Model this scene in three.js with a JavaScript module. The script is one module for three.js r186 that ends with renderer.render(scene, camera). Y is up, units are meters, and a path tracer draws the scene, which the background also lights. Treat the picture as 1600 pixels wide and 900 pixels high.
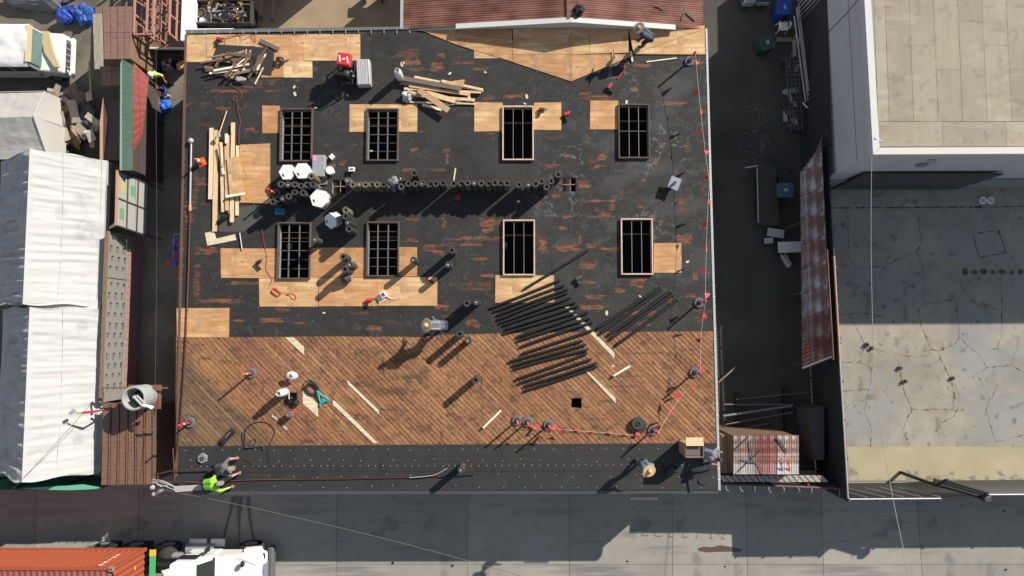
import * as THREE from 'three';
import { mergeGeometries } from 'three/addons/utils/BufferGeometryUtils.js';
import { RoundedBoxGeometry } from 'three/addons/geometries/RoundedBoxGeometry.js';

// ---------------------------------------------------------------- camera, sky, sun, exposure
const F = 1067, TILT = 3.6 * Math.PI / 180, CAM_H = 33.2;
const RH = 3.6;                                   // roof height of the large flat roof
const scene = new THREE.Scene();
const camera = new THREE.PerspectiveCamera(2 * Math.atan(450 / F) * 180 / Math.PI, 16 / 9, 0.5, 2000);
camera.position.set(0, CAM_H, 0);
camera.up.set(0, 0, -1);
camera.lookAt(0, CAM_H - Math.cos(TILT), -Math.sin(TILT));
camera.updateMatrixWorld();
const SUN = new THREE.Vector3(0.663, 0.5, -0.557).normalize();
const skyData = new Float32Array(128 * 64 * 4);
for (let j = 0; j < 64; j++) for (let i = 0; i < 128; i++) {
  const e = Math.sin(Math.PI * ((j + .5) / 64 - .5)), k = Math.pow(Math.max(0, e), .45), q = (j * 128 + i) * 4;
  skyData[q] = 1.0 - .55 * k; skyData[q + 1] = 1.0 - .44 * k; skyData[q + 2] = 1.0 - .24 * k; skyData[q + 3] = 1;
  for (let c = 0; c < 3; c++) skyData[q + c] *= .33;
}
const skyMap = new THREE.DataTexture(skyData, 128, 64, THREE.RGBAFormat, THREE.FloatType);
skyMap.mapping = THREE.EquirectangularReflectionMapping; skyMap.magFilter = THREE.LinearFilter; skyMap.needsUpdate = true;
scene.background = skyMap; scene.environment = skyMap;
const sun = new THREE.DirectionalLight(new THREE.Color(1, 0.93, 0.82), 5);
sun.position.copy(SUN).multiplyScalar(80); sun.target.position.set(0, 0, 0);
sun.castShadow = true; sun.shadow.mapSize.set(4096, 4096); sun.shadow.radius = 1;
Object.assign(sun.shadow.camera, { left: -40, right: 40, top: 40, bottom: -40, near: 1, far: 200 });
scene.add(sun, sun.target);
const renderer = new THREE.WebGLRenderer({ antialias: true });
renderer.toneMapping = THREE.LinearToneMapping;
renderer.toneMappingExposure = 1.42;
renderer.shadowMap.enabled = true;

// ---------------------------------------------------------------- helpers
let seed = 7;
const rnd = () => { seed = (seed * 1664525 + 1013904223) >>> 0; return seed / 4294967296; };
const rr = (a, b) => a + (b - a) * rnd();
const V = (x, y, z) => new THREE.Vector3(x, y, z);
// point of the place at height h that a photo pixel (1600 x 900) looks at
function W(px, py, h = 0) {
  const x = (px - 800) / F, y = (450 - py) / F, s = Math.sin(TILT), c = Math.cos(TILT);
  const dx = x, dy = -c + y * s, dz = -s - y * c, k = (h - CAM_H) / dy;
  return V(dx * k, h, dz * k);
}
const used = {};
const numbered = n => { const k = used[n] = (used[n] ?? -1) + 1; return k ? n + '_' + String(k).padStart(3, '0') : n; };
const LUT = new Uint8Array(4097); const lin0 = v => Math.round(255 * Math.min(1, Math.max(0, v <= 0.0031308 ? v * 12.92 : 1.055 * Math.pow(v, 1 / 2.4) - 0.055)));
for (let i = 0; i <= 4096; i++) LUT[i] = lin0(i / 4096);
const lin = v => LUT[v <= 0 ? 0 : v >= 1 ? 4096 : (v * 4096 + .5) | 0];
const mat = (r, g, b, rough = 0.85, o = {}) => new THREE.MeshStandardMaterial({ color: new THREE.Color().setRGB(r, g, b), roughness: rough, side: THREE.DoubleSide, ...o });
function T(name, label, category, p, group, yaw = 0) {
  const g = new THREE.Group(); g.name = numbered(name); g.position.copy(p); g.rotation.y = yaw;
  g.userData = { label, category }; if (group) g.userData.group = group;
  scene.add(g); return g;
}
function part(parent, name, geo, m) { const o = new THREE.Mesh(geo, m); o.name = name; o.castShadow = o.receiveShadow = true; parent.add(o); return o; }
function base(o) { const v = V(0, 0, 0); while (o && o !== scene) { v.add(o.position); o = o.parent; } return v; }
function wpart(parent, name, geo, m) { const b = base(parent); geo.translate(-b.x, -b.y, -b.z); return part(parent, name, geo, m); }   // geometry in world metres
function solo(name, label, category, geo, m, p = V(0, 0, 0), group, yaw = 0) {
  const o = part(scene, numbered(name), geo, m); o.position.copy(p); o.rotation.y = yaw;
  o.userData = { label, category }; if (group) o.userData.group = group; return o;
}
function struct(name, geo, m) { const o = part(scene, name, geo, m); o.userData.kind = 'structure'; return o; }
const merge = a => mergeGeometries(a.map(g => { g = g.index ? g.toNonIndexed() : g; for (const k of Object.keys(g.attributes)) if (!['position', 'normal', 'uv'].includes(k)) g.deleteAttribute(k); return g; }));
const box = (w, h, d, x = 0, y = 0, z = 0, ry = 0, rx = 0, rz = 0) => { const g = new THREE.BoxGeometry(w, h, d); if (rx) g.rotateX(rx); if (rz) g.rotateZ(rz); if (ry) g.rotateY(ry); return uvm(g).translate(x, y, z); };
const rbox = (w, h, d, r, x = 0, y = 0, z = 0, ry = 0) => { const g = new RoundedBoxGeometry(w, h, d, 2, r); if (ry) g.rotateY(ry); return g.translate(x, y, z); };
const cyl = (r0, r1, h, n = 20, x = 0, y = 0, z = 0, open = false) => new THREE.CylinderGeometry(r0, r1, h, n, 1, open).translate(x, y, z);
const lathe = (pts, n = 22) => new THREE.LatheGeometry(pts.map(p => new THREE.Vector2(p[0], p[1])), n);
function uvm(g) {                                  // uv in metres by the way each face points
  const p = g.attributes.position, n = g.attributes.normal, uv = new Float32Array(p.count * 2);
  for (let i = 0; i < p.count; i++) {
    const ax = Math.abs(n.getX(i)), ay = Math.abs(n.getY(i)), az = Math.abs(n.getZ(i));
    const q = ay >= ax && ay >= az ? [p.getX(i), p.getZ(i)] : ax > az ? [p.getZ(i), p.getY(i)] : [p.getX(i), p.getY(i)];
    uv[2 * i] = q[0]; uv[2 * i + 1] = q[1];
  }
  g.setAttribute('uv', new THREE.BufferAttribute(uv, 2)); return g;
}
function prism(pts, y0, y1, holes = [], bevel = 0) {   // polygon of world points raised from y0 to y1
  const s = new THREE.Shape(pts.map(p => new THREE.Vector2(p.x, -p.z)));
  for (const h of holes) s.holes.push(new THREE.Path(h.map(p => new THREE.Vector2(p.x, -p.z))));
  const g = new THREE.ExtrudeGeometry(s, { depth: y1 - y0 - 2 * bevel, bevelEnabled: bevel > 0, bevelSize: bevel, bevelThickness: bevel, bevelOffset: -bevel, bevelSegments: 1 });
  return g.rotateX(-Math.PI / 2).translate(0, y0 + bevel, 0);
}
const poly = (px, h) => px.map(([x, y]) => W(x, y, h));
const rect = (x0, y0, x1, y1, h) => poly([[x0, y0], [x1, y0], [x1, y1], [x0, y1]], h);
function worldUV(g, X0, Z0, TW, TH) { const p = g.attributes.position, uv = new Float32Array(p.count * 2); for (let i = 0; i < p.count; i++) { uv[2 * i] = (p.getX(i) - X0) / TW; uv[2 * i + 1] = (p.getZ(i) - Z0) / TH; } g.setAttribute('uv', new THREE.BufferAttribute(uv, 2)); return g; }
// box from A to B (centre line), width w across (horizontal), thickness t
function bar(A, B, w, t) {
  const d = B.clone().sub(A), L = d.length(), g = uvm(new THREE.BoxGeometry(L, t, w));
  const uv = g.attributes.uv, o = rnd() * 5; for (let i = 0; i < uv.count; i++) uv.setXY(i, uv.getX(i) + o, uv.getY(i) + o * 1.7);
  const x = d.normalize(), z = V(0, 1, 0).cross(x).negate(); if (z.lengthSq() < 1e-6) z.set(0, 0, 1); z.normalize();
  const y = z.clone().cross(x); const m = new THREE.Matrix4().makeBasis(x, y, z).setPosition(A.clone().add(B).multiplyScalar(.5));
  return g.applyMatrix4(m);
}
function rod(A, B, r, n = 10, r2 = r) { const d = B.clone().sub(A), L = d.length(); const g = new THREE.CylinderGeometry(r2, r, L, n); g.applyQuaternion(new THREE.Quaternion().setFromUnitVectors(V(0, 1, 0), d.normalize())); const c = A.clone().add(B).multiplyScalar(.5); return g.translate(c.x, c.y, c.z); }
const tube = (pts, r, n = 60, seg = 6, closed = false) => new THREE.TubeGeometry(new THREE.CatmullRomCurve3(pts, closed, 'centripetal'), n, r, seg, closed);
const tubePx = (px, h, r, n = 60) => tube(px.map(([x, y, hh]) => W(x, y, hh ?? h)), r, n);
// corrugated sheet over the quad a b c d (a->b runs across the ribs)
function corr(a, b, c, d, n, amp, trap = false, sub = 4) {
  const N = n * sub, pos = [], uv = [], idx = [], up = b.clone().sub(a).cross(d.clone().sub(a)).normalize(); if (up.y < 0) up.negate();
  const L = a.distanceTo(b), D = a.distanceTo(d);
  for (let i = 0; i <= N; i++) {
    const t = i / N, ph = t * n * 2 * Math.PI; let o = Math.sin(ph); if (trap) o = Math.max(-1, Math.min(1, o * 2.2)); o *= amp;
    const p = a.clone().lerp(b, t).addScaledVector(up, o), q = d.clone().lerp(c, t).addScaledVector(up, o);
    pos.push(p.x, p.y, p.z, q.x, q.y, q.z); uv.push(t * L, 0, t * L, D);
    if (i < N) idx.push(2 * i, 2 * i + 2, 2 * i + 1, 2 * i + 1, 2 * i + 2, 2 * i + 3);
  }
  const g = new THREE.BufferGeometry(); g.setAttribute('position', new THREE.Float32BufferAttribute(pos, 3)); g.setAttribute('uv', new THREE.Float32BufferAttribute(uv, 2)); g.setIndex(idx); g.computeVertexNormals(); return g;
}
function lump(r, sy, rough = 0.25, n = 3, sd = 1) {      // crumpled bundle
  const g = new THREE.IcosahedronGeometry(1, n), p = g.attributes.position;
  for (let i = 0; i < p.count; i++) {
    const x = p.getX(i), y = p.getY(i), z = p.getZ(i);
    let k = 1 + rough * (noise(x * 2.1 + sd * 7.3, z * 2.1 + y * 1.7) - .5) * 2 + rough * .6 * (Math.abs(noise(x * 5 + sd * 3, z * 5 + y * 4) - .5) * 2 - .5);
    p.setXYZ(i, x * r * k, Math.max(-.55, y) * r * sy * k, z * r * k);
  }
  g.translate(0, .55 * r * sy, 0); g.computeVertexNormals(); return g;
}
// ---- noise and textures
const LAT = new Float32Array(65536); { let s = 12345; for (let i = 0; i < 65536; i++) { s = (s * 1103515245 + 12345) >>> 0; LAT[i] = (s >>> 8 & 0xffff) / 65535; } }
function noise(x, y) {
  const xi = Math.floor(x), yi = Math.floor(y); let fx = x - xi, fy = y - yi; fx = fx * fx * (3 - 2 * fx); fy = fy * fy * (3 - 2 * fy);
  const a = LAT[(xi & 255) + ((yi & 255) << 8)], b = LAT[((xi + 1) & 255) + ((yi & 255) << 8)], c = LAT[(xi & 255) + (((yi + 1) & 255) << 8)], d = LAT[((xi + 1) & 255) + (((yi + 1) & 255) << 8)];
  return a + (b - a) * fx + (c - a) * fy + (a - b - c + d) * fx * fy;
}
const fbm = (x, y, o = 4) => { let s = 0, a = .5, t = 0; for (let i = 0; i < o; i++) { s += a * noise(x, y); t += a; a *= .5; x = x * 2.03 + 17.1; y = y * 2.03 + 5.7; } return s / t; };
const sm = (a, b, v) => { v = Math.min(1, Math.max(0, (v - a) / (b - a))); return v * v * (3 - 2 * v); };
function tex(w, h, fn, rep) {
  const d = new Uint8Array(w * h * 4);
  for (let j = 0; j < h; j++) for (let i = 0; i < w; i++) { const c = fn((i + .5) / w, (j + .5) / h), k = (j * w + i) * 4; d[k] = lin(c[0]); d[k + 1] = lin(c[1]); d[k + 2] = lin(c[2]); d[k + 3] = 255; }
  const t = new THREE.DataTexture(d, w, h); t.colorSpace = THREE.SRGBColorSpace; t.magFilter = THREE.LinearFilter; t.minFilter = THREE.LinearMipmapLinearFilter; t.generateMipmaps = true;
  t.wrapS = t.wrapT = THREE.RepeatWrapping; if (rep) t.repeat.set(1 / rep, 1 / rep); t.needsUpdate = true; return t;
}
const ORD = ['first', 'second', 'third', 'fourth', 'fifth', 'sixth', 'seventh', 'eighth', 'ninth', 'tenth', 'eleventh', 'twelfth', 'thirteenth', 'fourteenth', 'fifteenth', 'sixteenth'];
const mix = (a, b, t) => [a[0] + (b[0] - a[0]) * t, a[1] + (b[1] - a[1]) * t, a[2] + (b[2] - a[2]) * t];
const wrapN = (u, v, f, o) => { const a = fbm(u * f, v * f, o), b = fbm(u * f + f, v * f, o), c = fbm(u * f, v * f + f, o), d = fbm(u * f + f, v * f + f, o), x = 1 - u, y = 1 - v; return (a * u + b * x) * v + (c * u + d * x) * y; };   // tiles

// ---------------------------------------------------------------- materials
const RX0 = -15, RZ0 = -13.6, RW = 24.6, RD = 14.4;
const PATCH = [[632, 84, 40, 14, .5], [645, 98, 34, 7], [690, 86, 12, 6], [683, 104, 22, 13], [727, 98, 30, 5], [750, 108, 28, 5], [650, 108, 30, 6, .6], [765, 152, 22, 10, .6], [806, 150, 34, 8], [365, 142, 64, 4], [352, 170, 26, 5], [428, 142, 30, 2],
  [390, 202, 14, 4], [318, 288, 22, 3], [294, 335, 12, 44], [535, 255, 12, 5], [520, 258, 10, 4], [648, 234, 10, 4], [697, 235, 10, 5], [640, 265, 22, 3], [683, 265, 24, 4], [699, 248, 3, 20], [645, 343, 22, 4], [695, 348, 8, 12], [768, 347, 34, 10], [763, 360, 16, 8], [745, 373, 80, 4], [643, 375, 18, 5],
  [890, 243, 14, 6, .7], [940, 246, 16, 10], [862, 260, 30, 6], [938, 259, 26, 4], [912, 288, 18, 12], [868, 305, 12, 5], [1005, 282, 6, 3], [1025, 250, 4, 14], [1067, 313, 24, 9], [1065, 327, 12, 7], [935, 314, 50, 3], [957, 325, 7, 9], [1001, 323, 7, 4], [948, 334, 18, 7], [885, 338, 14, 4], [930, 338, 26, 3], [848, 382, 14, 22], [880, 357, 12, 6], [1070, 373, 20, 16],
  [670, 388, 26, 9], [685, 394, 16, 8], [730, 382, 44, 4], [760, 373, 46, 5], [748, 405, 24, 5], [745, 447, 44, 14, .55], [738, 506, 18, 10], [585, 513, 26, 8], [690, 478, 18, 9], [560, 513, 8, 5], [886, 387, 36, 9], [906, 374, 4, 14], [924, 384, 18, 8], [950, 389, 40, 3], [918, 414, 28, 11], [912, 442, 28, 6], [996, 443, 22, 13], [967, 454, 16, 6], [925, 464, 34, 4], [1046, 470, 10, 9], [925, 480, 44, 8], [995, 490, 54, 6], [1003, 506, 24, 8], [1080, 463, 18, 6], [1086, 432, 5, 11],
  [1050, 162, 44, 6], [930, 152, 50, 7], [992, 140, 10, 6], [915, 146, 18, 3], [1000, 102, 36, 5], [330, 392, 44, 9], [308, 445, 9, 66, .6], [390, 442, 80, 4], [345, 470, 66, 6], [370, 501, 24, 3], [425, 500, 34, 6], [440, 485, 26, 7, .6], [306, 300, 7, 60, .5], [470, 505, 30, 3], [330, 505, 28, 6, .6], [283, 400, 6, 80, .8], [286, 280, 5, 90, .7], [780, 490, 24, 6, .5], [620, 505, 40, 5, .5], [560, 490, 40, 5, .4], [690, 300, 60, 12, .3], [980, 300, 20, 4, .5], [840, 318, 22, 4, .5], [1040, 120, 24, 10, .4], [1075, 230, 8, 22, .4], [700, 320, 30, 5, .4], [880, 470, 16, 5], [760, 430, 26, 4]]
  .map(([x, y, w, h, a = 1]) => { const p = W(x, y, RH); return [p.x, p.z, w / 72, h / 72, a]; });
const roofTex = tex(1640, 960, (u, v) => {
  const x = RX0 + u * RW, z = RZ0 + v * RD;
  const n1 = fbm(x * .55, z * .55, 4), n2 = fbm(x * 3.1 + 9, z * 3.1, 3), n3 = noise(x * 34, z * 34), st = fbm(x * 1.3 + 40, z * 9, 3);
  let b = .0155 + .011 * n1 + .012 * (n2 - .5) + .009 * (n3 - .5) + .008 * (st - .5), c = [b * 1.03, b, b * .97];
  // sheet seams every metre with odd butt joints
  const row = Math.floor((z + 13.6) / .93), fz = (z + 13.6) / .93 - row, jx = (x + 20 + LAT[row * 31 & 65535] * 7) / 6.1, fj = jx - Math.floor(jx);
  if (fz < .022 || fj < .0035) c = mix(c, [.011, .010, .010], .75); else if (fz < .05 && n2 > .45) c = mix(c, [.05, .048, .045], .4);
  // chalky scuffs, most on the eastern half
  const e = sm(-1, 5, x) * sm(.5, -3, z) * .8 + .22, wx = x + 1.2 * fbm(x * .8, z * .8, 2), wz = z + 1.2 * fbm(x * .8 + 8, z * .8 + 3, 2);
  const sc = 1 - Math.abs(2 * fbm(wx * 1.5, wz * 2.2, 4) - 1), cl = sm(.5, .72, fbm(x * .5 + 3, z * .5 + 11, 2));
  c = mix(c, [.15, .15, .155], sm(.87, .99, sc) * e * (.22 + .78 * cl) * sm(.35, .6, noise(x * 13, z * 13)) * .95);
  c = mix(c, [.06, .062, .068], sm(.5, .75, fbm(x * .9 + 31, z * 1.1, 3)) * e * .5);
  // bare wood where the felt has torn off
  let m = 0;
  for (const q of PATCH) { if (Math.abs(z - q[1]) > q[3] * 2.2 + .1) continue; const dx = Math.abs(x - q[0]) / (q[2] + .03), dz = Math.abs(z - q[1]) / (q[3] + .02); if (dx < 1.8 && dz < 1.8) { const d = Math.max(dx, dz) * .7 + .3 * Math.hypot(dx, dz), k = (1 - sm(.62, 1.12, d + (fbm(x * 4.3, z * 11, 4) - .5) * 1.7)) * q[4]; if (k > m) m = k; } }
  const spk = sm(.72, .8, fbm(x * 1.1 + 70, z * 3.2 + 10, 4)) * .45; m = Math.max(m, spk);
  if (m > 0) { const g = fbm(x * 2.5, z * 26, 3); const k = m * sm(.22, .5, fbm(x * 6 + 5, z * 15, 3) + (m - .5) * .5); c = mix(c, mix([.075, .028, .016], [.27, .10, .045], sm(.25, .75, g)), k * .78); }
  if (LAT[(Math.floor(x * 46) * 131 + Math.floor(z * 46) * 757) & 65535] > .9985) c = [.3, .29, .27];
  return c;
});
const M = {};
M.membrane = mat(1, 1, 1, .8, { map: roofTex });
const DX0 = -15, DZ0 = -.3, DW = 24.6, DD = 5.6;
const TAR = [[615, 612, 70, 14], [560, 600, 60, 10], [640, 590, 60, 8], [700, 665, 14, 8], [950, 627, 26, 3], [1005, 536, 12, 7], [860, 606, 10, 5], [740, 655, 8, 6], [930, 668, 10, 6], [1105, 625, 12, 12], [905, 620, 4, 14], [783, 595, 4, 14], [752, 600, 2, 30], [735, 605, 2, 24], [1045, 600, 3, 40], [890, 612, 40, 1.4], [980, 588, 50, 1.4], [820, 672, 40, 2], [1000, 552, 90, 1.3], [930, 655, 50, 2], [715, 560, 2, 14], [690, 680, 3, 12], [1030, 650, 2, 20], [970, 604, 60, 1.5], [480, 690, 30, 8], [320, 560, 20, 4], [640, 655, 12, 4], [600, 640, 40, 2], [470, 540, 3, 20], [330, 615, 3, 10], [400, 600, 20, 3], [530, 560, 3, 12]]
  .map(([x, y, w, h]) => { const p = W(x, y, RH); return [p.x, p.z, w / 36.5, h / 36.5]; });
const oliveA = W(420, 690, RH);
const deckTex = tex(2048, 470, (u, v) => {
  const x = DX0 + u * DW, z = DZ0 + v * DD, s = (x + z) * .7071, t = (x - z) * .7071;
  const g = fbm(s * 1.2, t * 24, 3), g2 = fbm(s * 6, t * 70, 2), n = fbm(x * .7 + 3, z * .7, 3), k = fbm(x * 5, z * 5, 3);
  let c = mix([.215, .092, .043], [.44, .222, .11], .5 * g + .5 * n); c = mix(c, [.10, .045, .026], sm(.55, .8, g2) * .5);
  const ol = sm(.35, -.35, (x - oliveA.x) - (z - oliveA.z) * 1.0 + .8 * (n - .5)) * .8; c = mix(c, mix([.075, .052, .033], [.19, .14, .085], g), ol * .85);
  let m = sm(.58, .76, fbm(x * 1.6 + 20, z * 2.4, 4)) * .5 * (.4 + .6 * sm(2.5, -2, x)) + sm(.6, .78, fbm(x * 4 + 9, z * 5, 3)) * .55 + sm(.66, .74, fbm(x * 11 + 2, z * 11, 2)) * .5 + sm(.62, .7, fbm(s * 2 + 5, t * 30, 3)) * .35;
  for (const q of TAR) { const dx = Math.abs(x - q[0]) / (q[2] * .5 + .02), dz = Math.abs(z - q[1]) / (q[3] * .5 + .02), d = Math.max(dx, dz); if (d < 1.8) m = Math.max(m, 1 - sm(.3, 1.3, d + (k - .5) * 1.7)); }
  c = mix(c, [.045, .034, .029], Math.min(1, m) * sm(.2, .55, k + .1) * .72);
  return c;
});
M.deck = [1, .9, 1.06, .95, 1.12, .86, 1.02].map((k, i) => mat(k, k * (i % 2 ? .96 : 1.02), k * (i % 3 ? 1 : .93), .85, { map: deckTex }));
const plyTex = tex(512, 512, (u, v) => {
  const g = fbm(u * 4, v * 36, 3), w = fbm(u * 3 + 1.5 * fbm(u * 3, v * 3, 2), v * 11, 4), k = noise(u * 37, v * 41), p = sm(.45, .62, fbm(u * 3.1 + 8, v * 4.2, 2));
  let c = mix([.42, .255, .12], [.70, .50, .29], sm(.2, .8, .6 * w + .4 * g)); c = mix(c, [.50, .27, .13], p * .5); if (k > .93) c = mix(c, [.18, .09, .045], sm(.93, .97, k) * .85); const ex = u * 2.44, ey = v * 2.44, lx = ex / .407 % 1, ly = ey / .203 % 1; if (lx < .035 && ly < .09) c = [.16, .11, .08]; c = mix(c, [.30, .22, .15], sm(.55, .75, fbm(u * 5 + 40, v * 5, 4)) * .45); if (ex > .3 && ex < .52 && ey % 1.22 > .5 && ey % 1.22 < .6 && noise(ex * 90, ey * 60) > .55) c = mix(c, [.2, .1, .09], .6); return c;
}, 2.44);
M.ply = [[1, .97, .9], [.95, .82, .72], [1.04, 1, .95], [.84, .68, .56], [1.18, 1.25, 1.25]].map(c => mat(c[0], c[1], c[2], .8, { map: plyTex }));

const grainTex = tex(512, 256, (u, v) => { const g = fbm(u * 3, v * 40, 3), h = fbm(u * 8 + 3, v * 90, 2), k = .72 + .4 * (g - .5) + .35 * (h - .5); return [k, k, k]; }, 1.2);
const wood = (r, g, b) => mat(r, g, b, .85, { map: grainTex });
M.lumber = [wood(.95, .72, .44), wood(.88, .62, .36), wood(1, .8, .55), wood(.78, .52, .3)];
M.oldwood = [wood(.2, .12, .075), wood(.28, .18, .11), wood(.15, .095, .07), wood(.36, .25, .16), wood(.24, .15, .12)];
M.pale = wood(.86, .74, .52); M.curb = wood(.14, .10, .085); M.palecurb = wood(.86, .62, .5); M.fresh = wood(1.05, .92, .72);
M.roll = [mat(.032, .033, .036, .7), mat(.045, .045, .047, .7), mat(.06, .058, .055, .75), mat(.15, .125, .085, .8)];
M.pipe = mat(.0085, .0088, .0095, .6);
M.steel = mat(.42, .43, .45, .45, { metalness: .6 }); M.darksteel = mat(.09, .09, .095, .55, { metalness: .4 }); M.grate = mat(.17, .16, .155, .6, { metalness: .3 });
M.black = mat(.014, .014, .016, .7); M.rubber = mat(.03, .03, .032, .85); M.white = mat(.8, .8, .79, .5); M.whiteM = mat(.72, .73, .74, .7);
M.red = mat(.62, .022, .03, .5); M.orange = mat(.8, .11, .02, .55); M.flag = mat(.62, .03, .045, .6, {}); M.blue = mat(.02, .06, .32, .5); M.teal = mat(.02, .42, .38, .5); M.green = mat(.03, .28, .1, .5); M.yellow = mat(.7, .45, .05, .6);
const blot = (a, b, f, o) => tex(512, 512, (u, v) => { const n = wrapN(u, v, f, 4), k = noise(u * 512 * .5, v * 512 * .5); return mix(a, b, Math.min(1, Math.max(0, (n - .3) * 2 + (k - .5) * .25))); }, o);
M.yardfloor = mat(1.5, 1.45, 1.35, .95, { map: blot([.06, .056, .05], [.16, .145, .125], 7, 10) });
M.ground = mat(1, 1, 1, .95, { map: blot([.085, .08, .075], [.18, .165, .145], 8, 9) });
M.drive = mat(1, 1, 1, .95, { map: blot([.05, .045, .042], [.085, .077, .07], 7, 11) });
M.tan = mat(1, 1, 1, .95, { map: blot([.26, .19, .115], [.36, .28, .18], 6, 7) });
const roadTex = tex(1024, 1024, (u, v) => { const n = wrapN(u, v, 4, 5), f = wrapN(u, v, 40, 2), s = sm(.56, .74, wrapN(u + .37, v + .11, 3, 4)), k = noise(u * 500, v * 500); let b = .29 + .13 * (n - .5) + .06 * (f - .5) + .03 * (k - .5); let c = mix([b * 1.02, b * .975, b * .87], [b * .66, b * .64, b * .6], s * .5); c = mix(c, [.12, .115, .11], sm(.58, .74, fbm(u * 3, v * 42, 4)) * sm(.4, .6, wrapN(u + .2, v + .5, 3, 2)) * .55); const ol = wrapN(u + .61, v + .27, 14, 3); c = mix(c, [.12, .113, .105], sm(.66, .86, ol + .25 * (f - .5)) * .5); return c; }, 12);
M.road = [1, .95, 1.04, .91].map(k => mat(k, k, k, .92, { map: roadTex }));
const rustTex = tex(512, 512, (u, v) => { const n = wrapN(u, v, 5, 5), s = fbm(u * 40, v * 3, 3), k = sm(.35, .7, n * .7 + s * .3); return mix([.12, .042, .03], [.24, .105, .075], k); }, 4);
M.rust = mat(1, 1, 1, .8, { map: rustTex }); M.brown = mat(.95, .95, .95, .75, { map: rustTex }); M.brownRoof = mat(.235, .125, .082, .6, { map: grainTex });
M.redRoof = mat(.33, .075, .065, .7, { map: grainTex }); M.greenRoof = mat(.12, .195, .155, .7, { map: grainTex });
M.plaster = mat(.55, .56, .60, .9); M.cap = mat(.6, .6, .59, .8); M.slate = mat(.25, .26, .28, .85);
M.beam = mat(.4, .2, .17, .8); M.blackFence = mat(.035, .036, .042, .6); M.blockGrey = mat(.23, .22, .205, .9); M.brick = mat(.36, .2, .17, .9);
M.rustDark = mat(.55, .5, .45, .85, { map: rustTex });
const patchTex = tex(512, 512, (u, v) => { const n = wrapN(u, v, 4, 5), s = fbm(u * 3, v * 30, 3), k = 1 - .25 * s; return mix([k, k, k * 1.02], [.36, .17, .12], sm(.42, .62, n * .75 + s * .25) * .92); }, 3);
M.glass = new THREE.MeshPhysicalMaterial({ color: 0x20282c, roughness: .06, metalness: 0, side: THREE.DoubleSide }); M.glass.clearcoat = 1;
M.tarp = mat(.40, .39, .375, .8); M.galv = mat(.45, .46, .47, .5, { metalness: .3 }); M.copper = mat(.5, .28, .2, .6);

// ---------------------------------------------------------------- ground, alley, yards
struct('ground', worldUV(new THREE.PlaneGeometry(400, 400).rotateX(-Math.PI / 2).translate(0, -.06, 0), 0, 0, 1, 1), M.ground);
const sheet = (name, px, y, m) => struct(name, prism(poly(px, y), y - .04, y), m);
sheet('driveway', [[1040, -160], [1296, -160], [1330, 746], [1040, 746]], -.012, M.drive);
sheet('scrap_yard', [[-260, -160], [700, -160], [700, 140], [345, 140], [345, 760], [-260, 760]], -.012, M.yardfloor);
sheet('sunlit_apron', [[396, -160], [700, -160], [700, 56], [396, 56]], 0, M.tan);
const road = struct('road', prism(rect(-400, 730, 2000, 1120, -.03), -.05, -.03), M.slate);
const JX = [[-330, -330], [-130, -130], [57, 55], [217, 214], [370, 368], [527, 525], [731, 731], [889, 890], [1050, 1051], [1165, 1168], [1283, 1287], [1432, 1441], [1610, 1625], [1800, 1820], [1990, 2010]];
const JY = [735, 882, 1115];
for (let r = 0; r < 2; r++) for (let i = 0; i < JX.length - 1; i++) {
  const g = .35, f = (j, y) => JX[j][0] + (JX[j][1] - JX[j][0]) * (y - 770) / 130, a = JY[r] + g, b = JY[r + 1] - g;
  part(road, 'road_slab', prism(poly([[f(i, a) + g, a], [f(i + 1, a) - g, a], [f(i + 1, b) - g, b], [f(i, b) + g, b]], 0), -.03, 0), M.road[(i * 3 + r * 2) % 4]);
}
// stains of the alley lie in it as flat spills
solo('brown_puddle', 'long brown wet stain on the alley beside the sunlit strip', 'stain', prism(poly([[1090, 857], [1100, 854], [1112, 855], [1125, 852], [1140, 854], [1150, 856], [1158, 858], [1158, 862], [1130, 862], [1105, 863], [1092, 861]], .004), .001, .004), mat(.10, .065, .045, .5));
for (const [lb, p] of [['dark wet streak below the front roof edge, western of three', [[362, 776], [358, 800], [350, 830], [347, 850], [349, 850], [356, 822], [363, 796], [370, 776]]], ['dark wet streak below the front roof edge, middle of three', [[371, 776], [371, 800], [372, 826], [373, 852], [375, 852], [376, 812], [380, 776]]], ['dark wet streak below the front roof edge, eastern of three', [[384, 776], [388, 810], [392, 830], [397, 850], [399, 849], [393, 812], [391, 776]]]]) solo('wet_streak', lb, 'stain', prism(poly(p, .004), .001, .004), mat(.11, .098, .085, .45));
for (let k = 0; k < 16; k++) { const p = W(rr(430, 1590), rr(785, 893), 0); solo('litter_scrap', 'small scrap of litter lying on the alley paving', 'litter', lump(rr(.03, .08), .35, .5, 1, k + 70), k % 3 ? mat(.3, .28, .25) : M.black, V(p.x, .001, p.z), 'litter scattered on the alley'); }
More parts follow.
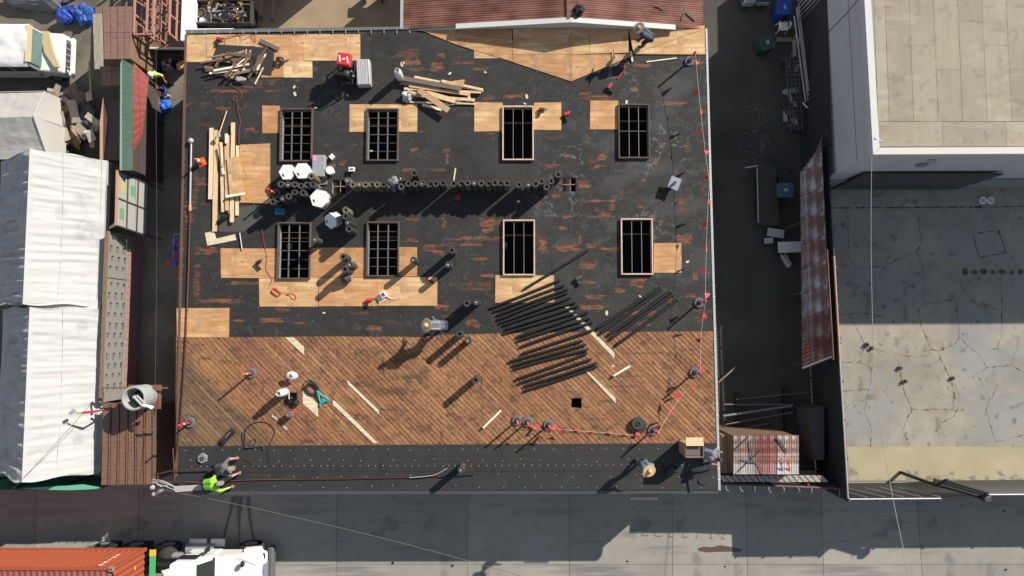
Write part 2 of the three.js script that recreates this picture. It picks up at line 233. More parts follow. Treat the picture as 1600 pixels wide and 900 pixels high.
// right yard: concrete with cracks, a painted cream strip by its front fence
const YX0 = 14, YZ0 = -10, YW = 24, YD = 20;
const yc = document.createElement('canvas'); yc.width = 1440; yc.height = 1200; const yg = yc.getContext('2d');
{
  const im = yg.createImageData(1440, 1200);
  for (let j = 0; j < 1200; j++) for (let i = 0; i < 1440; i++) {
    const x = YX0 + i / 1440 * YW, z = YZ0 + j / 1200 * YD, n = fbm(x * .5, z * .5, 4), s = fbm(x * 1.9 + 7, z * 1.9, 4), k = noise(x * 40, z * 40);
    let b = .275 + .13 * (n - .5) + .10 * (s - .5) + .03 * (k - .5), c = [b * 1.04, b * .97, b * .82];
    c = mix(c, [.245, .258, .262], sm(.46, .68, fbm(x * .45 + 60, z * .45, 3)) * .6); c = mix(c, [.26, .16, .1], sm(.66, .8, fbm(x * 1.3 + 90, z * 1.3, 3)) * .3); c = mix(c, [.11, .105, .1], sm(.70, .82, fbm(x * 2.2 + 20, z * 2.2 + 33, 3)) * .5);
    const q = (j * 1440 + i) * 4; im.data[q] = lin(c[0]); im.data[q + 1] = lin(c[1]); im.data[q + 2] = lin(c[2]); im.data[q + 3] = 255;
  }
  yg.putImageData(im, 0, 0);
  const P = ([x, y]) => { const p = W(x, y, .02); return [(p.x - YX0) / YW * 1440, (p.z - YZ0) / YD * 1200]; };
  const line = (pts, w, col, jit = 3) => { yg.strokeStyle = col; yg.lineJoin = 'round'; const q = pts.map(P); for (let k = 0; k + 1 < q.length; k++) { const n = Math.max(2, Math.round(Math.hypot(q[k + 1][0] - q[k][0], q[k + 1][1] - q[k][1]) / 9)); for (let s = 0; s < n; s++) { yg.lineWidth = w * (rnd() < .12 ? rr(1.5, 3.2) : rr(.25, 1.5)); yg.beginPath(); const a = s / n, b = (s + 1) / n, jj = v => s + v === 0 || s + v === n ? 0 : (LAT[(k * 97 + (s + v) * 13 + Math.round(q[0][0])) & 65535] - .5) * 2 * jit, L = (t, v) => [q[k][0] + (q[k + 1][0] - q[k][0]) * t + jj(v), q[k][1] + (q[k + 1][1] - q[k][1]) * t + jj(v) * .8]; yg.moveTo(...L(a, 0)); yg.lineTo(...L(b, 1)); yg.stroke(); } } };
  const D = '#3b3530', Lt = '#5d564c';
  for (const c of [[[1322, 328], [1326, 345], [1325, 390], [1322, 394], [1336, 417], [1352, 418], [1382, 416], [1400, 406], [1432, 394], [1442, 416], [1444, 450], [1445, 474], [1434, 487], [1440, 511], [1455, 546], [1467, 548], [1487, 541], [1497, 530], [1498, 520], [1494, 466], [1470, 472], [1446, 475]], [[1490, 416], [1503, 448], [1530, 480], [1560, 484]], [[1325, 492], [1330, 495], [1351, 539], [1390, 552]], [[1351, 539], [1344, 567], [1363, 576], [1358, 609]], [[1310, 566], [1344, 567]], [[1455, 546], [1448, 556], [1430, 558], [1406, 554]], [[1467, 548], [1470, 562], [1483, 588], [1490, 612]], [[1497, 530], [1503, 529], [1512, 542], [1528, 552], [1542, 575], [1520, 590]], [[1559, 548], [1565, 520], [1566, 480], [1563, 420]], [[1542, 575], [1580, 571], [1600, 582]], [[1404, 563], [1408, 590], [1412, 609]], [[1310, 492], [1330, 490], [1360, 490], [1384, 496]], [[1485, 590], [1500, 620], [1492, 650], [1470, 660]], [[1412, 609], [1425, 640], [1410, 670], [1420, 696]], [[1358, 609], [1350, 640], [1362, 670], [1360, 700]], [[1560, 600], [1540, 640], [1555, 690]], [[1490, 612], [1490, 640]], [[1310, 612], [1358, 609]], [[1420, 640], [1490, 640]], [[1555, 690], [1600, 680]], [[1432, 394], [1440, 380], [1436, 340]]]) { line(c, 1.05, D, 2.4); }
  for (const c of [[[1384, 515], [1380, 540]], [[1540, 540], [1548, 548], [1559, 545], [1580, 560]], [[1320, 640], [1335, 625], [1350, 625]], [[1580, 571], [1590, 540], [1582, 520]], [[1380, 610], [1395, 630]], [[1530, 590], [1545, 620], [1538, 650]]]) line(c, 1, Lt, 3);
  line([[1299, 325], [1700, 322]], 2.5, '#35322f', .5); line([[1520, 365], [1560, 360], [1572, 395], [1530, 402], [1520, 365]], 2, '#3a3733', .5);
  for (let k = 0; k < 80; k++) { const [x, y] = P([rr(1310, 1600), rr(330, 690)]); yg.fillStyle = `rgba(${k % 3 ? '40,36,32' : '95,70,50'},${rr(.08, .3)})`; yg.beginPath(); yg.ellipse(x, y, rr(2, 11), rr(2, 7), rr(0, 3), 0, 7); yg.fill(); }
  for (let k = 0; k < 7; k++) { const [x, y] = P([1508 + k * 14.5, 425 + rr(-1, 1)]); yg.fillStyle = 'rgba(25,23,22,.55)'; yg.beginPath(); yg.ellipse(x, y, rr(5, 14), rr(5, 11), 0, 0, 7); yg.fill(); }
}
const yt = new THREE.CanvasTexture(yc); yt.colorSpace = THREE.SRGBColorSpace; yt.flipY = false;
const yardTop = prism(poly([[1262, 260], [1760, 258], [1790, 752], [1296, 752]], .02), -.05, .02);
struct('yard', worldUV(yardTop, YX0, YZ0, YW, YD), mat(1, 1, 1, .92, { map: yt }));
{
  const creamTex = tex(1024, 128, (u, v) => { const x = u * 24, z = v * 2.4, n = fbm(x * .8, z * .8, 4), f = fbm(x * 3 + 4, z * 3, 4), e = v + (fbm(x * 2.5, 3, 3) - .5) * .5; let c = mix([.33, .28, .175], [.42, .37, .25], n); const q = W(1320, 697, 0); return mix(c, [.19, .165, .15], sm(.70, .82, e * .5 + f * .55) * .9); });
  const g = prism(poly([[1323, 698], [1790, 697], [1790, 750], [1328, 750]], .026), .021, .026); const a = W(1323, 698, .026);
  struct('painted_strip', worldUV(g, a.x, a.z, 24, 1.75), mat(1, 1, 1, .85, { map: creamTex }));
}
function weed(px, py, r, lb) {
  const gs = []; for (let k = 0; k < 60; k++) { const a = rr(0, 6.28), d = r * Math.sqrt(rnd()), h = rr(.02, .12); gs.push(new THREE.CircleGeometry(rr(.015, .04), 5).rotateX(-Math.PI / 2 + rr(-.7, .7)).rotateZ(rr(-.7, .7)).translate(Math.cos(a) * d * 1.3, h, Math.sin(a) * d)); gs.push(rod(V(0, 0, 0), V(Math.cos(a) * d * 1.1, h, Math.sin(a) * d), .003, 3)); }
  solo('weed', lb, 'weed', merge(gs), mat(.05, .055, .028, .9), W(px, py, .02));
}
weed(1353, 539, .1, 'small weed tuft in the crack where the yard cracks fork near the fence'); weed(1361, 544, .09, 'small weed tuft beside the overhead cable line in the yard crack'); weed(1405, 575, .08, 'little weed in a thin crack of the sunlit yard concrete'); weed(1412, 596, .1, 'dark weed tuft lower down the thin yard crack'); weed(1487, 591, .08, 'thin weed growing along the long slanting crack in the yard');

// ---------------------------------------------------------------- the large flat roof and its building
const roofPoly = poly([[291, 52], [1101, 43], [1121, 766], [272, 768]], RH);
const bld = T('flat_roof_building', 'large low building with black torn roof, plywood patches and a diagonal board deck', 'building', W(700, 480, RH).setY(0));
const inset = (pts, d) => { const c = pts.reduce((a, p) => a.clone().add(p), V(0, 0, 0)).multiplyScalar(1 / pts.length); return pts.map(p => { const v = p.clone().sub(c); return c.clone().add(V(v.x - Math.sign(v.x) * d, 0, v.z - Math.sign(v.z) * d)).setY(p.y); }); };
const SKY = [[438, 169, 487, 252, 0], [573, 169, 622, 251, 0], [785, 165, 834, 250, 1], [966, 162, 1016, 247, 2], [434, 347, 484, 436, 0], [573, 346, 623, 432, 0], [786, 343, 836, 430, 1], [970, 341, 1021, 429, 1]];
const CH = .12, skyRects = SKY.map(([a, b, c, d]) => { const p = W(a, b, RH + CH), q = W(c, d, RH + CH); return [p.x, p.z, q.x, q.z]; });
const rc = ([x0, z0, x1, z1], k = 0) => [V(x0 + k, 0, z0 + k), V(x1 - k, 0, z0 + k), V(x1 - k, 0, z1 - k), V(x0 + k, 0, z1 - k)];
const small = [[519, 280, 540, 302], [879, 277, 900, 299], [893, 622, 909, 638]].map(([a, b, c, d]) => { const p = W(a, b, RH), q = W(c, d, RH); return [p.x, p.z, q.x, q.z]; });
const holes = [...skyRects.map(r => rc(r, .05)), ...small.map(r => rc(r, 0))];
wpart(bld, 'wall', prism(inset(roofPoly, .12), 0, RH - .27, [inset(roofPoly, .35).map(p => p)]), M.slate);
wpart(bld, 'roof_slab', prism(inset(roofPoly, .02), RH - .27, RH - .03, holes), M.slate);
wpart(bld, 'ceiling', prism(inset(roofPoly, .35), RH - 2.4, RH - 2.3), M.black);
const seamY = [[274, 526], [520, 525], [700, 523], [900, 518], [1116, 517]];
const memPoly = [...poly([[291, 52], [1101, 43], [1115, 517], [900, 518], [700, 522], [660, 526], [520, 525], [275, 527]], RH)];
wpart(bld, 'roof_membrane', worldUV(prism(memPoly, RH - .03, RH, holes), RX0, RZ0, RW, RD), M.membrane);
// edge flashings
const edge = (name, pts, h0, h1, m) => wpart(bld, name, prism(poly(pts, RH), RH + h0, RH + h1), m);
edge('rusty_flashing', [[289, 54], [292.5, 54], [277.5, 745], [274, 745]], .002, .03, mat(.13, .07, .05, .85));
edge('rear_flashing', [[291, 47], [655, 42], [655, 46], [291, 53]], -.1, .05, mat(.14, .14, .145, .6));
for (let k = 0; k < 18; k++) edge('gutter_bracket', [[300 + k * 20, 48], [301 + k * 20, 48], [301 + k * 20, 53], [300 + k * 20, 53]], .05, .06, M.galv);
edge('side_gutter', [[1102, 45], [1105, 45], [1126, 766], [1122, 766]], -.12, .02, M.galv);
for (let k = 0; k < 42; k++) { const y = 60 + k * 16.8, x = 1101.5 + (y - 45) * .0285; edge('gutter_bracket', [[x, y], [x + 3.4, y], [x + 3.4, y + .9], [x, y + .9]], .02, .035, M.whiteM); }
edge('front_gutter', [[272, 767], [1122, 767], [1122, 771], [272, 773]], -.14, .0, M.darksteel);
for (let k = 0; k < 38; k++) edge('gutter_bracket', [[330 + k * 21, 766], [330.8 + k * 21, 766], [330.8 + k * 21, 769], [330 + k * 21, 769]], .012, .02, M.grate);
// skylight curbs with bars
SKY.forEach((s, i) => {
  const [x0, z0, x1, z1] = skyRects[i], kind = s[4], t = .055, m = kind === 1 ? M.palecurb : M.curb, g = [];
  g.push(box(x1 - x0, CH + .05, t, (x0 + x1) / 2, RH + CH / 2 - .02, z0 + t / 2), box(x1 - x0, CH + .05, t, (x0 + x1) / 2, RH + CH / 2 - .02, z1 - t / 2), box(t, CH + .05, z1 - z0 - 2 * t, x0 + t / 2, RH + CH / 2 - .02, (z0 + z1) / 2), box(t, CH + .05, z1 - z0 - 2 * t, x1 - t / 2, RH + CH / 2 - .02, (z0 + z1) / 2));
  const c = wpart(bld, 'skylight_curb', merge(g), m), w = x1 - x0 - 2 * t, d = z1 - z0 - 2 * t;
  for (let k = 1; k < 3; k++) wpart(c, 'grate_bar', kind ? box(.03, .03, d, x0 + t + w * k / 3, RH + .03, (z0 + z1) / 2) : box(.05, .04, d, x0 + t + w * k / 3 + rr(-.02, .02), RH + .02, (z0 + z1) / 2), M.grate);
  wpart(c, 'inner_joist', box(w, .09, .05, (x0 + x1) / 2, RH - .45, z0 + t + d * .24), M.oldwood[1]);
  const rows = kind === 0 ? 6 : kind === 2 ? 2 : 0;
  for (let k = 1; k < rows; k++) wpart(c, 'grate_bar', rod(V(x0 + t, RH + .05, z0 + t + d * k / rows), V(x1 - t, RH + .05, z0 + t + d * k / rows), kind === 2 || k === 3 ? .016 : .009, 6), M.grate);
});
for (const r of small.slice(0, 2)) { const cx = (r[0] + r[2]) / 2, cz = (r[1] + r[3]) / 2; wpart(bld, 'opening_crossbar', merge([box(r[2] - r[0], .03, .035, cx, RH - .05, cz), box(.035, .03, r[3] - r[1], cx + .05, RH - .08, cz)]), M.oldwood[3]); }
// plywood sheets nailed down (px rectangles), each its own piece
const PLY = [[291, 54, 322, 97, 0], [322.4, 54, 391, 96, 2], [391.4, 54, 474, 96, 1], [474.4, 53, 563, 95, 2], [408, 96.5, 442.6, 121, 3], [443, 95.8, 488, 121, 4], [410, 165, 437, 208, 3], [546, 163, 573, 206, 0], [622, 163, 652, 206, 0], [573.4, 163, 621.6, 169, 2], [741, 160, 785, 205, 0], [834, 160, 877, 203, 0], [922, 157, 966, 202, 1], [345, 388, 433.6, 434, 1], [484.6, 387, 572.6, 433, 3], [623.4, 386, 652, 431.6, 3], [405, 434.6, 497, 479, 0], [497.4, 433.6, 590, 478.6, 1], [590.4, 432.4, 683, 477.6, 2], [276, 481, 358, 527, 1], [774, 430, 866, 473, 2], [1021.6, 380, 1065, 426, 1], [484.6, 433.4, 497, 434.2, 1]];
for (const [a, b, c, d, k] of PLY) { const h = RH + .016, j = () => rr(-.5, .5); wpart(bld, 'plywood_sheet', prism(poly([[a + j(), b + j()], [c + j(), b + j()], [c + j(), d + j()], [a + j(), d + j()]], h), RH + .001, h + rr(-.003, .003)), M.ply[k]); }
// cricket: low sloped plywood against the neighbour's gable
{
  const hp = (x, y) => W(x, y, RH);
  const tri = (name, pts, m) => { const g = new THREE.BufferGeometry(), pos = [], uv = []; const top = pts.map(([x, y, h]) => W(x, y, RH + h)); for (const p of top) { pos.push(p.x, p.y, p.z); uv.push(p.x, p.z); } const idx = []; for (let i = 1; i + 1 < top.length; i++) idx.push(0, i, i + 1); const n = top.length; for (const p of top) { pos.push(p.x, p.y - .02, p.z); uv.push(p.x, p.z); } for (let i = 0; i < n; i++) { const j = (i + 1) % n; idx.push(i, i + n, j, j, i + n, j + n); } g.setAttribute('position', new THREE.Float32BufferAttribute(pos, 3)); g.setAttribute('uv', new THREE.Float32BufferAttribute(uv, 2)); g.setIndex(idx); const q = g.toNonIndexed(); q.computeVertexNormals(); wpart(bld, name, q, m); };
  tri('cricket_sheet', [[652, 45, .03], [712, 46, .10], [712, 69, .03]], M.ply[1]);
  tri('cricket_sheet', [[712.5, 46, .10], [800, 45, .22], [800, 62, .16], [712.5, 53, .1]], M.ply[3]);
  tri('cricket_sheet', [[712.5, 53.4, .1], [801, 62.4, .16], [801, 96.5, .03], [712.5, 69.4, .03]], M.ply[1]);
  tri('cricket_sheet', [[801.5, 45, .22], [892, 44, .3], [892, 85, .14], [801.5, 85, .08]], M.ply[2]);
  tri('cricket_sheet', [[801.5, 85.4, .08], [892, 85.4, .14], [892, 127, .03], [801.5, 97, .03]], M.ply[1]);
  tri('cricket_sheet', [[892.5, 44, .3], [921, 44, .26], [921, 84, .12], [892.5, 85, .14]], M.ply[0]);
  tri('cricket_sheet', [[921.5, 44, .26], [982, 44, .18], [982, 82, .07], [921.5, 84, .12]], M.ply[2]);
  tri('cricket_sheet', [[892.5, 85.4, .14], [985, 84, .06], [986, 88, .03], [892.5, 127, .03]], M.ply[1]);
  tri('cricket_sheet', [[982.5, 44, .18], [1101, 40, .05], [1101, 45, .04], [990, 84, .05]], M.ply[0]);
  tri('cricket_sheet', [[990.5, 84.4, .05], [1101, 45.6, .04], [1102, 85, .03]], M.ply[2]);
  wpart(bld, 'plywood_sheet', prism(poly([[741, 79], [780, 91], [741, 91]], RH + .016), RH + .001, RH + .016), M.ply[2]);
}
// diagonal deck boards, clipped to the deck outline
const dq = poly([[275, 527.5], [520, 525.6], [660, 526.6], [700, 522.6], [900, 518.6], [1115, 517.6], [1119, 692], [274, 697]], RH);
const deck = wpart(bld, 'deck_base', prism(dq, RH - .03, RH - .022, [rc(small[2])]), M.black);
function clip(P, a, b, c) {                        // keep a*x + b*z <= c
  const out = []; for (let i = 0; i < P.length; i++) { const p = P[i], q = P[(i + 1) % P.length], dp = a * p.x + b * p.z - c, dq_ = a * q.x + b * q.z - c; if (dp <= 0) out.push(p); if (dp * dq_ < 0) out.push(p.clone().lerp(q, dp / (dp - dq_))); } return out;
}
{
  const S = .7071, xs = dq.map(p => (p.x - p.z) * S), t0 = Math.min(...xs), t1 = Math.max(...xs), pitch = .172; let n = 0;
  const hole = small[2];
  for (let t = t0, k = 0; t < t1; t += pitch, k++) {
    let P = clip(clip(dq, S, -S, t + pitch - .02 - rr(0, .008)), -S, S, -t); if (P.length < 3) continue;
    const ss = P.map(p => (p.x + p.z) * S), a = Math.min(...ss), b = Math.max(...ss); let cuts = [a - 1]; if (b - a > 2.5 && rnd() < .45) { cuts.push(a + (b - a) * rr(.2, .8)); } cuts.push(b + 1);
    for (let c = 0; c + 1 < cuts.length; c++) {
      let Q = clip(clip(P, S, S, cuts[c + 1] - .004), -S, -S, -cuts[c] - .004); if (Q.length < 3) continue;
      const pieces = []; const hit = Q.some(p => 0) || (Math.min(...Q.map(p => (p.x - p.z) * S)) < (hole[2] - hole[1]) * S && Math.max(...Q.map(p => (p.x - p.z) * S)) > (hole[0] - hole[3]) * S);
      if (hit) { pieces.push(clip(Q, 0, 1, hole[1]), clip(Q, 0, -1, -hole[3]), clip(clip(clip(Q, 1, 0, hole[0]), 0, -1, -hole[1]), 0, 1, hole[3]), clip(clip(clip(Q, -1, 0, -hole[2]), 0, -1, -hole[1]), 0, 1, hole[3])); } else pieces.push(Q);
      for (const q of pieces) if (q.length > 2) wpart(deck, 'deck_board', worldUV(prism(q, RH - .021, RH - .003 + rr(-.003, .004)), DX0, DZ0, DW, DD), M.deck[Math.floor(rnd() * 7)]);
    }
  }
}
for (const p of [[[445, 527], [458, 527], [475, 542], [475, 555]], [[543, 594], [547, 598], [592, 641], [592, 647], [543, 600]], [[520, 625], [525, 628], [590, 692], [583, 692], [520, 632]], [[473, 610], [497, 631], [497, 652], [473, 630]], [[882, 479], [889, 479], [960, 551], [960, 560]], [[915, 580], [919, 580], [962, 622], [962, 630]], [[955, 572], [960, 569], [959, 574]]]) wpart(deck, 'new_board', prism(poly(p, RH + .01), RH + .003, RH + .012), M.pale);
// front bitumen strips, each course lapped over the next
const strips = [[695, 712, 0, .002], [711, 719.5, 0, .008], [719, 728, 0, .012], [727, 736, 0, .014], [735, 766, 0, .004]];
edge('front_membrane', [[273, 697], [1119, 692], [1121, 766], [272, 767]], -.03, .0, mat(.026, .027, .029, .75));
const bitTex = tex(512, 512, (u, v) => { const n = wrapN(u, v, 6, 5), s = fbm(u * 6, v * 60, 3), b = .022 + .016 * (n - .3) + .012 * (s - .5); return [b, b, b * 1.03]; }, 3);
M.bit = mat(1, 1, 1, .72, { map: bitTex }); 
for (const [a, b, , h] of strips) { edge('membrane_strip', [[595, a + .6], [1057, a - 1], [1057, b - 1], [595, b + .6]], .001, h + .004, M.bit); edge('membrane_strip', [[276, a + 2], [594, a + .6], [594, b + .6], [276, b + 2]], .001, h + .003, M.bit); edge('membrane_strip', [[1058, a - 1], [1119, a - 1.5], [1120, b - 1.5], [1058, b - 1]], .001, h + .003, M.bit); }
for (const y of [712, 720, 727.4]) edge('lap_edge', [[597, y + .2], [1055, y - 1.4], [1055, y - .2], [597, y + 1.4]], .013, .019, M.bit);
edge('lap_edge', [[320, 729], [1120, 725.4], [1120, 727], [320, 730.4]], .016, .022, M.bit);
{ const gs = []; const put = (x, y) => { const p = W(x, y, RH); gs.push(cyl(.016, .016, .012, 6, p.x, RH + .021, p.z)); };
  for (let x = 290; x < 1050; x += rr(22, 34)) { put(x, 703 - (x - 290) * .002 + rr(-1.5, 1.5)); if (rnd() < .7) put(x + 8, 719 + rr(-2, 2)); }
  for (let x = 300; x < 1115; x += rr(9, 14)) put(x, 728.5 - (x - 300) * .003 + rr(-.6, .6)); for (let x = 420; x < 1115; x += rr(24, 40)) { put(x, 743 + rr(-3, 3)); put(x + 9, 760 + rr(-2, 2)); } for (const [x, y] of [[1068, 712], [1078, 720], [1064, 726], [1074, 733], [1080, 704]]) put(x, y);
  const f = wpart(bld, 'membrane_screws', merge(gs), mat(.55, .55, .52, .5)); f.userData.kind = 'stuff'; }

// ---------------------------------------------------------------- neighbour to the north: corrugated gable roof
{
  const nb = T('gable_roof_building', 'neighbouring building with red-brown corrugated gable roof and white fascia', 'building', W(880, -60, RH).setY(0));
  const pk = RH + .95, ev = RH + .02, N = -120;
  const pS = W(893, 27, pk), wS = W(630, 46, ev), eS = W(1099, 39, ev), z = p => V(p.x, p.y, W(0, N, RH).z);
  wpart(nb, 'wall', prism([V(wS.x + .15, 0, wS.z - .12), V(eS.x - .1, 0, wS.z - .12), V(eS.x - .1, 0, z(pS).z), V(wS.x + .15, 0, z(pS).z)], 0, RH - .05), M.plaster);
  const zS = wS.z - .02, P2 = V(pS.x, pk, zS), W2 = V(wS.x, ev, zS), E2 = V(eS.x, ev, zS), L = zS - z(pS).z, rn = Math.round(L / .1);
  wpart(nb, 'roof_panel', corr(W2, z(W2), z(P2), P2, rn, .016), M.rust); wpart(nb, 'roof_panel', corr(P2, z(P2), z(E2), E2, rn, .016), M.rust);
  wpart(nb, 'ridge_cap', bar(V(pS.x, pk + .03, zS), z(V(pS.x, pk + .03, 0)).setY(pk + .03), .42, .03), M.brown);
  const gw = new THREE.Shape([new THREE.Vector2(wS.x + .1, RH - .05), new THREE.Vector2(eS.x - .1, RH - .05), new THREE.Vector2(pS.x, pk - .03)]);
  wpart(nb, 'gable_wall', new THREE.ExtrudeGeometry(gw, { depth: .1, bevelEnabled: false }).translate(0, 0, zS - .04), M.plaster);
  const fa = (t, P) => V(pS.x + (P.x - pS.x) * t, pk + (P.y - pk) * t + .03, zS + .03);
  wpart(nb, 'fascia_board', bar(fa(0, W2), fa(.68, W2), .22, .05), M.cap); wpart(nb, 'fascia_board', bar(fa(0, E2), fa(.78, E2), .22, .05), M.cap);
  wpart(nb, 'side_gutter', box(.12, .12, L, W2.x - .07, ev - .02, zS - L / 2), M.galv);
  const bag = T('black_bag', 'crumpled black plastic bag on the peak of the corrugated roof', 'bag', W(904, 17, pk)); part(bag, 'bag_body', lump(.24, .7, .4, 3, 4), M.black); part(bag, 'bag_knot', lump(.08, .9, .3, 2, 6).translate(.14, .14, .1), M.black);
  for (const [a, b, c, d, w, lb] of [[1071, 17, 1087, 31, .14, 'broad brown scrap board on the eastern end of the corrugated roof'], [1065, 30, 1070, 19, .05, 'thin brown stick beside the scrap board on the corrugated roof'], [1023, 8, 1036, 14, .04, 'thin stick lying alone on the corrugated roof']]) { const h = ev + .95 * (1 - (a - 893) / 206) + .05; solo('scrap_board', lb, 'board', bar(W(a, b, h), W(c, d, h - (c - a) / 206 * .95), w, .03), M.oldwood[4]); }
}
// ---------------------------------------------------------------- big building at the right
{
  const b = T('parapet_building', 'tall pale building with beige roll roofing and white parapet cap', 'building', W(1500, 100, 0));
  const H = 6.1, p = poly([[1348, -140], [2700, -140], [2700, 236], [1363, 242]], H); p[0].x = W(1346, 0, H).x - .02 * 0; p[1].z = p[0].z;
  const wallTex = tex(512, 512, (u, v) => { const n = wrapN(u, v, 4, 5), k = .5 + .12 * (n - .5); return [k * .98, k, k * 1.06]; }, 5);
  wpart(b, 'wall', prism(p, 0, H - .3), mat(1, 1, 1, .9, { map: wallTex }));
  { const A = p[0], B = p[3], L = B.z - A.z; wpart(b, 'wall_joint', bar(V(A.x - .005, 4.9, A.z), V(B.x - .005, 4.9, B.z - .01), .03, .02), M.slate); }
  const ip = inset(p, .42), rt = tex(1024, 1024, (u, v) => { const x = u * 14, z = v * 14, n = fbm(x * .6, z * .6, 4), s = fbm(x * 7, z * .7, 3), d = fbm(x * 3, z * 3, 3), k = noise(x * 40, z * 40); let c = mix([.27, .235, .175], [.37, .335, .265], .6 * n + .4 * s); c = mix(c, [.23, .195, .16], sm(.6, .8, d) * .5); c = mix(c, [.42, .39, .31], sm(.62, .75, fbm(x * .8 + 9, z * 2.5, 3)) * .35); return c.map(q => q * (.95 + .1 * k)); }, 14);
  const rm = [1, .96, 1.04, .92, 1.07].map(k => mat(k, k, k * .98, .9, { map: rt }));
  wpart(b, 'roof_deck', prism(ip, H - .32, H - .26), M.slate);
  // roofing sheets run north-south with lapped seams and a cross band near the edge
  const x0 = ip[3].x, zE = ip[3].z, zN = ip[0].z; let k = 0;
  for (let x = x0, w = .45; x < ip[1].x; x += w, w = 1.0) for (const [a, c] of [[zN, zE - 3.2 - (k % 3)], [zE - 3.2 - (k % 3), zE - 1.02]]) wpart(b, 'roofing_sheet', prism([V(x, 0, a), V(x + w - .012, 0, a), V(x + w - .012, 0, c - .01), V(x, 0, c - .01)], H - .26, H - .25 + .006 * (k++ % 2)), rm[(k * 7) % 5]);
  for (let x = x0; x < ip[1].x; x += 2.6) wpart(b, 'roofing_sheet', prism([V(x, 0, zE - 1.01), V(x + 2.59, 0, zE - 1.01), V(x + 2.59, 0, zE), V(x, 0, zE)], H - .26, H - .248), rm[k++ % 5]);
  const op = p, cap = (pts) => { wpart(b, 'parapet', prism(pts, H - .3, H), M.plaster); wpart(b, 'parapet_cap', prism(pts, H + .002, H + .05, [], .012), M.cap); };
  cap([op[3], V(op[3].x + .28, 0, op[3].z - .28), V(op[0].x + .28, 0, op[0].z), op[0]]); cap([op[3], op[2], V(op[2].x, 0, op[2].z - .28), V(op[3].x + .29, 0, op[3].z - .28)]);
  // south face: dark roll-up door band, small wall lamp and vent
  const zw = p[3].z; wpart(b, 'wall_band', box(20, 1.6, .08, p[3].x + 10.3, .9, zw + .04), M.slate);
  const dr = wpart(b, 'door', box(6.2, 3.2, .06, p[3].x + 4.2, 1.7, zw + .11), mat(.05, .052, .056, .7)); for (let q = 0; q < 14; q++) wpart(dr, 'door_slat', box(6.1, .16, .03, p[3].x + 4.2, .25 + q * .22, zw + .155), mat(.075, .078, .085, .6));
  wpart(b, 'vent', box(.35, .35, .1, p[3].x + 2.9, 4.6, zw + .05), M.slate); wpart(b, 'wall_lamp', rbox(.3, .14, .22, .03, p[3].x + 2.9, 5.3, zw + .11), M.galv);
  const an = W(1369, 219, H - .2); wpart(b, 'roof_bracket', merge([rod(V(an.x - .2, H + .06, an.z), V(an.x + .15, H - .05, an.z + .1), .03), rod(V(an.x + .1, H - .05, an.z + .1), V(an.x - .05, H - .24, an.z + .35), .02)]), M.steel);
}
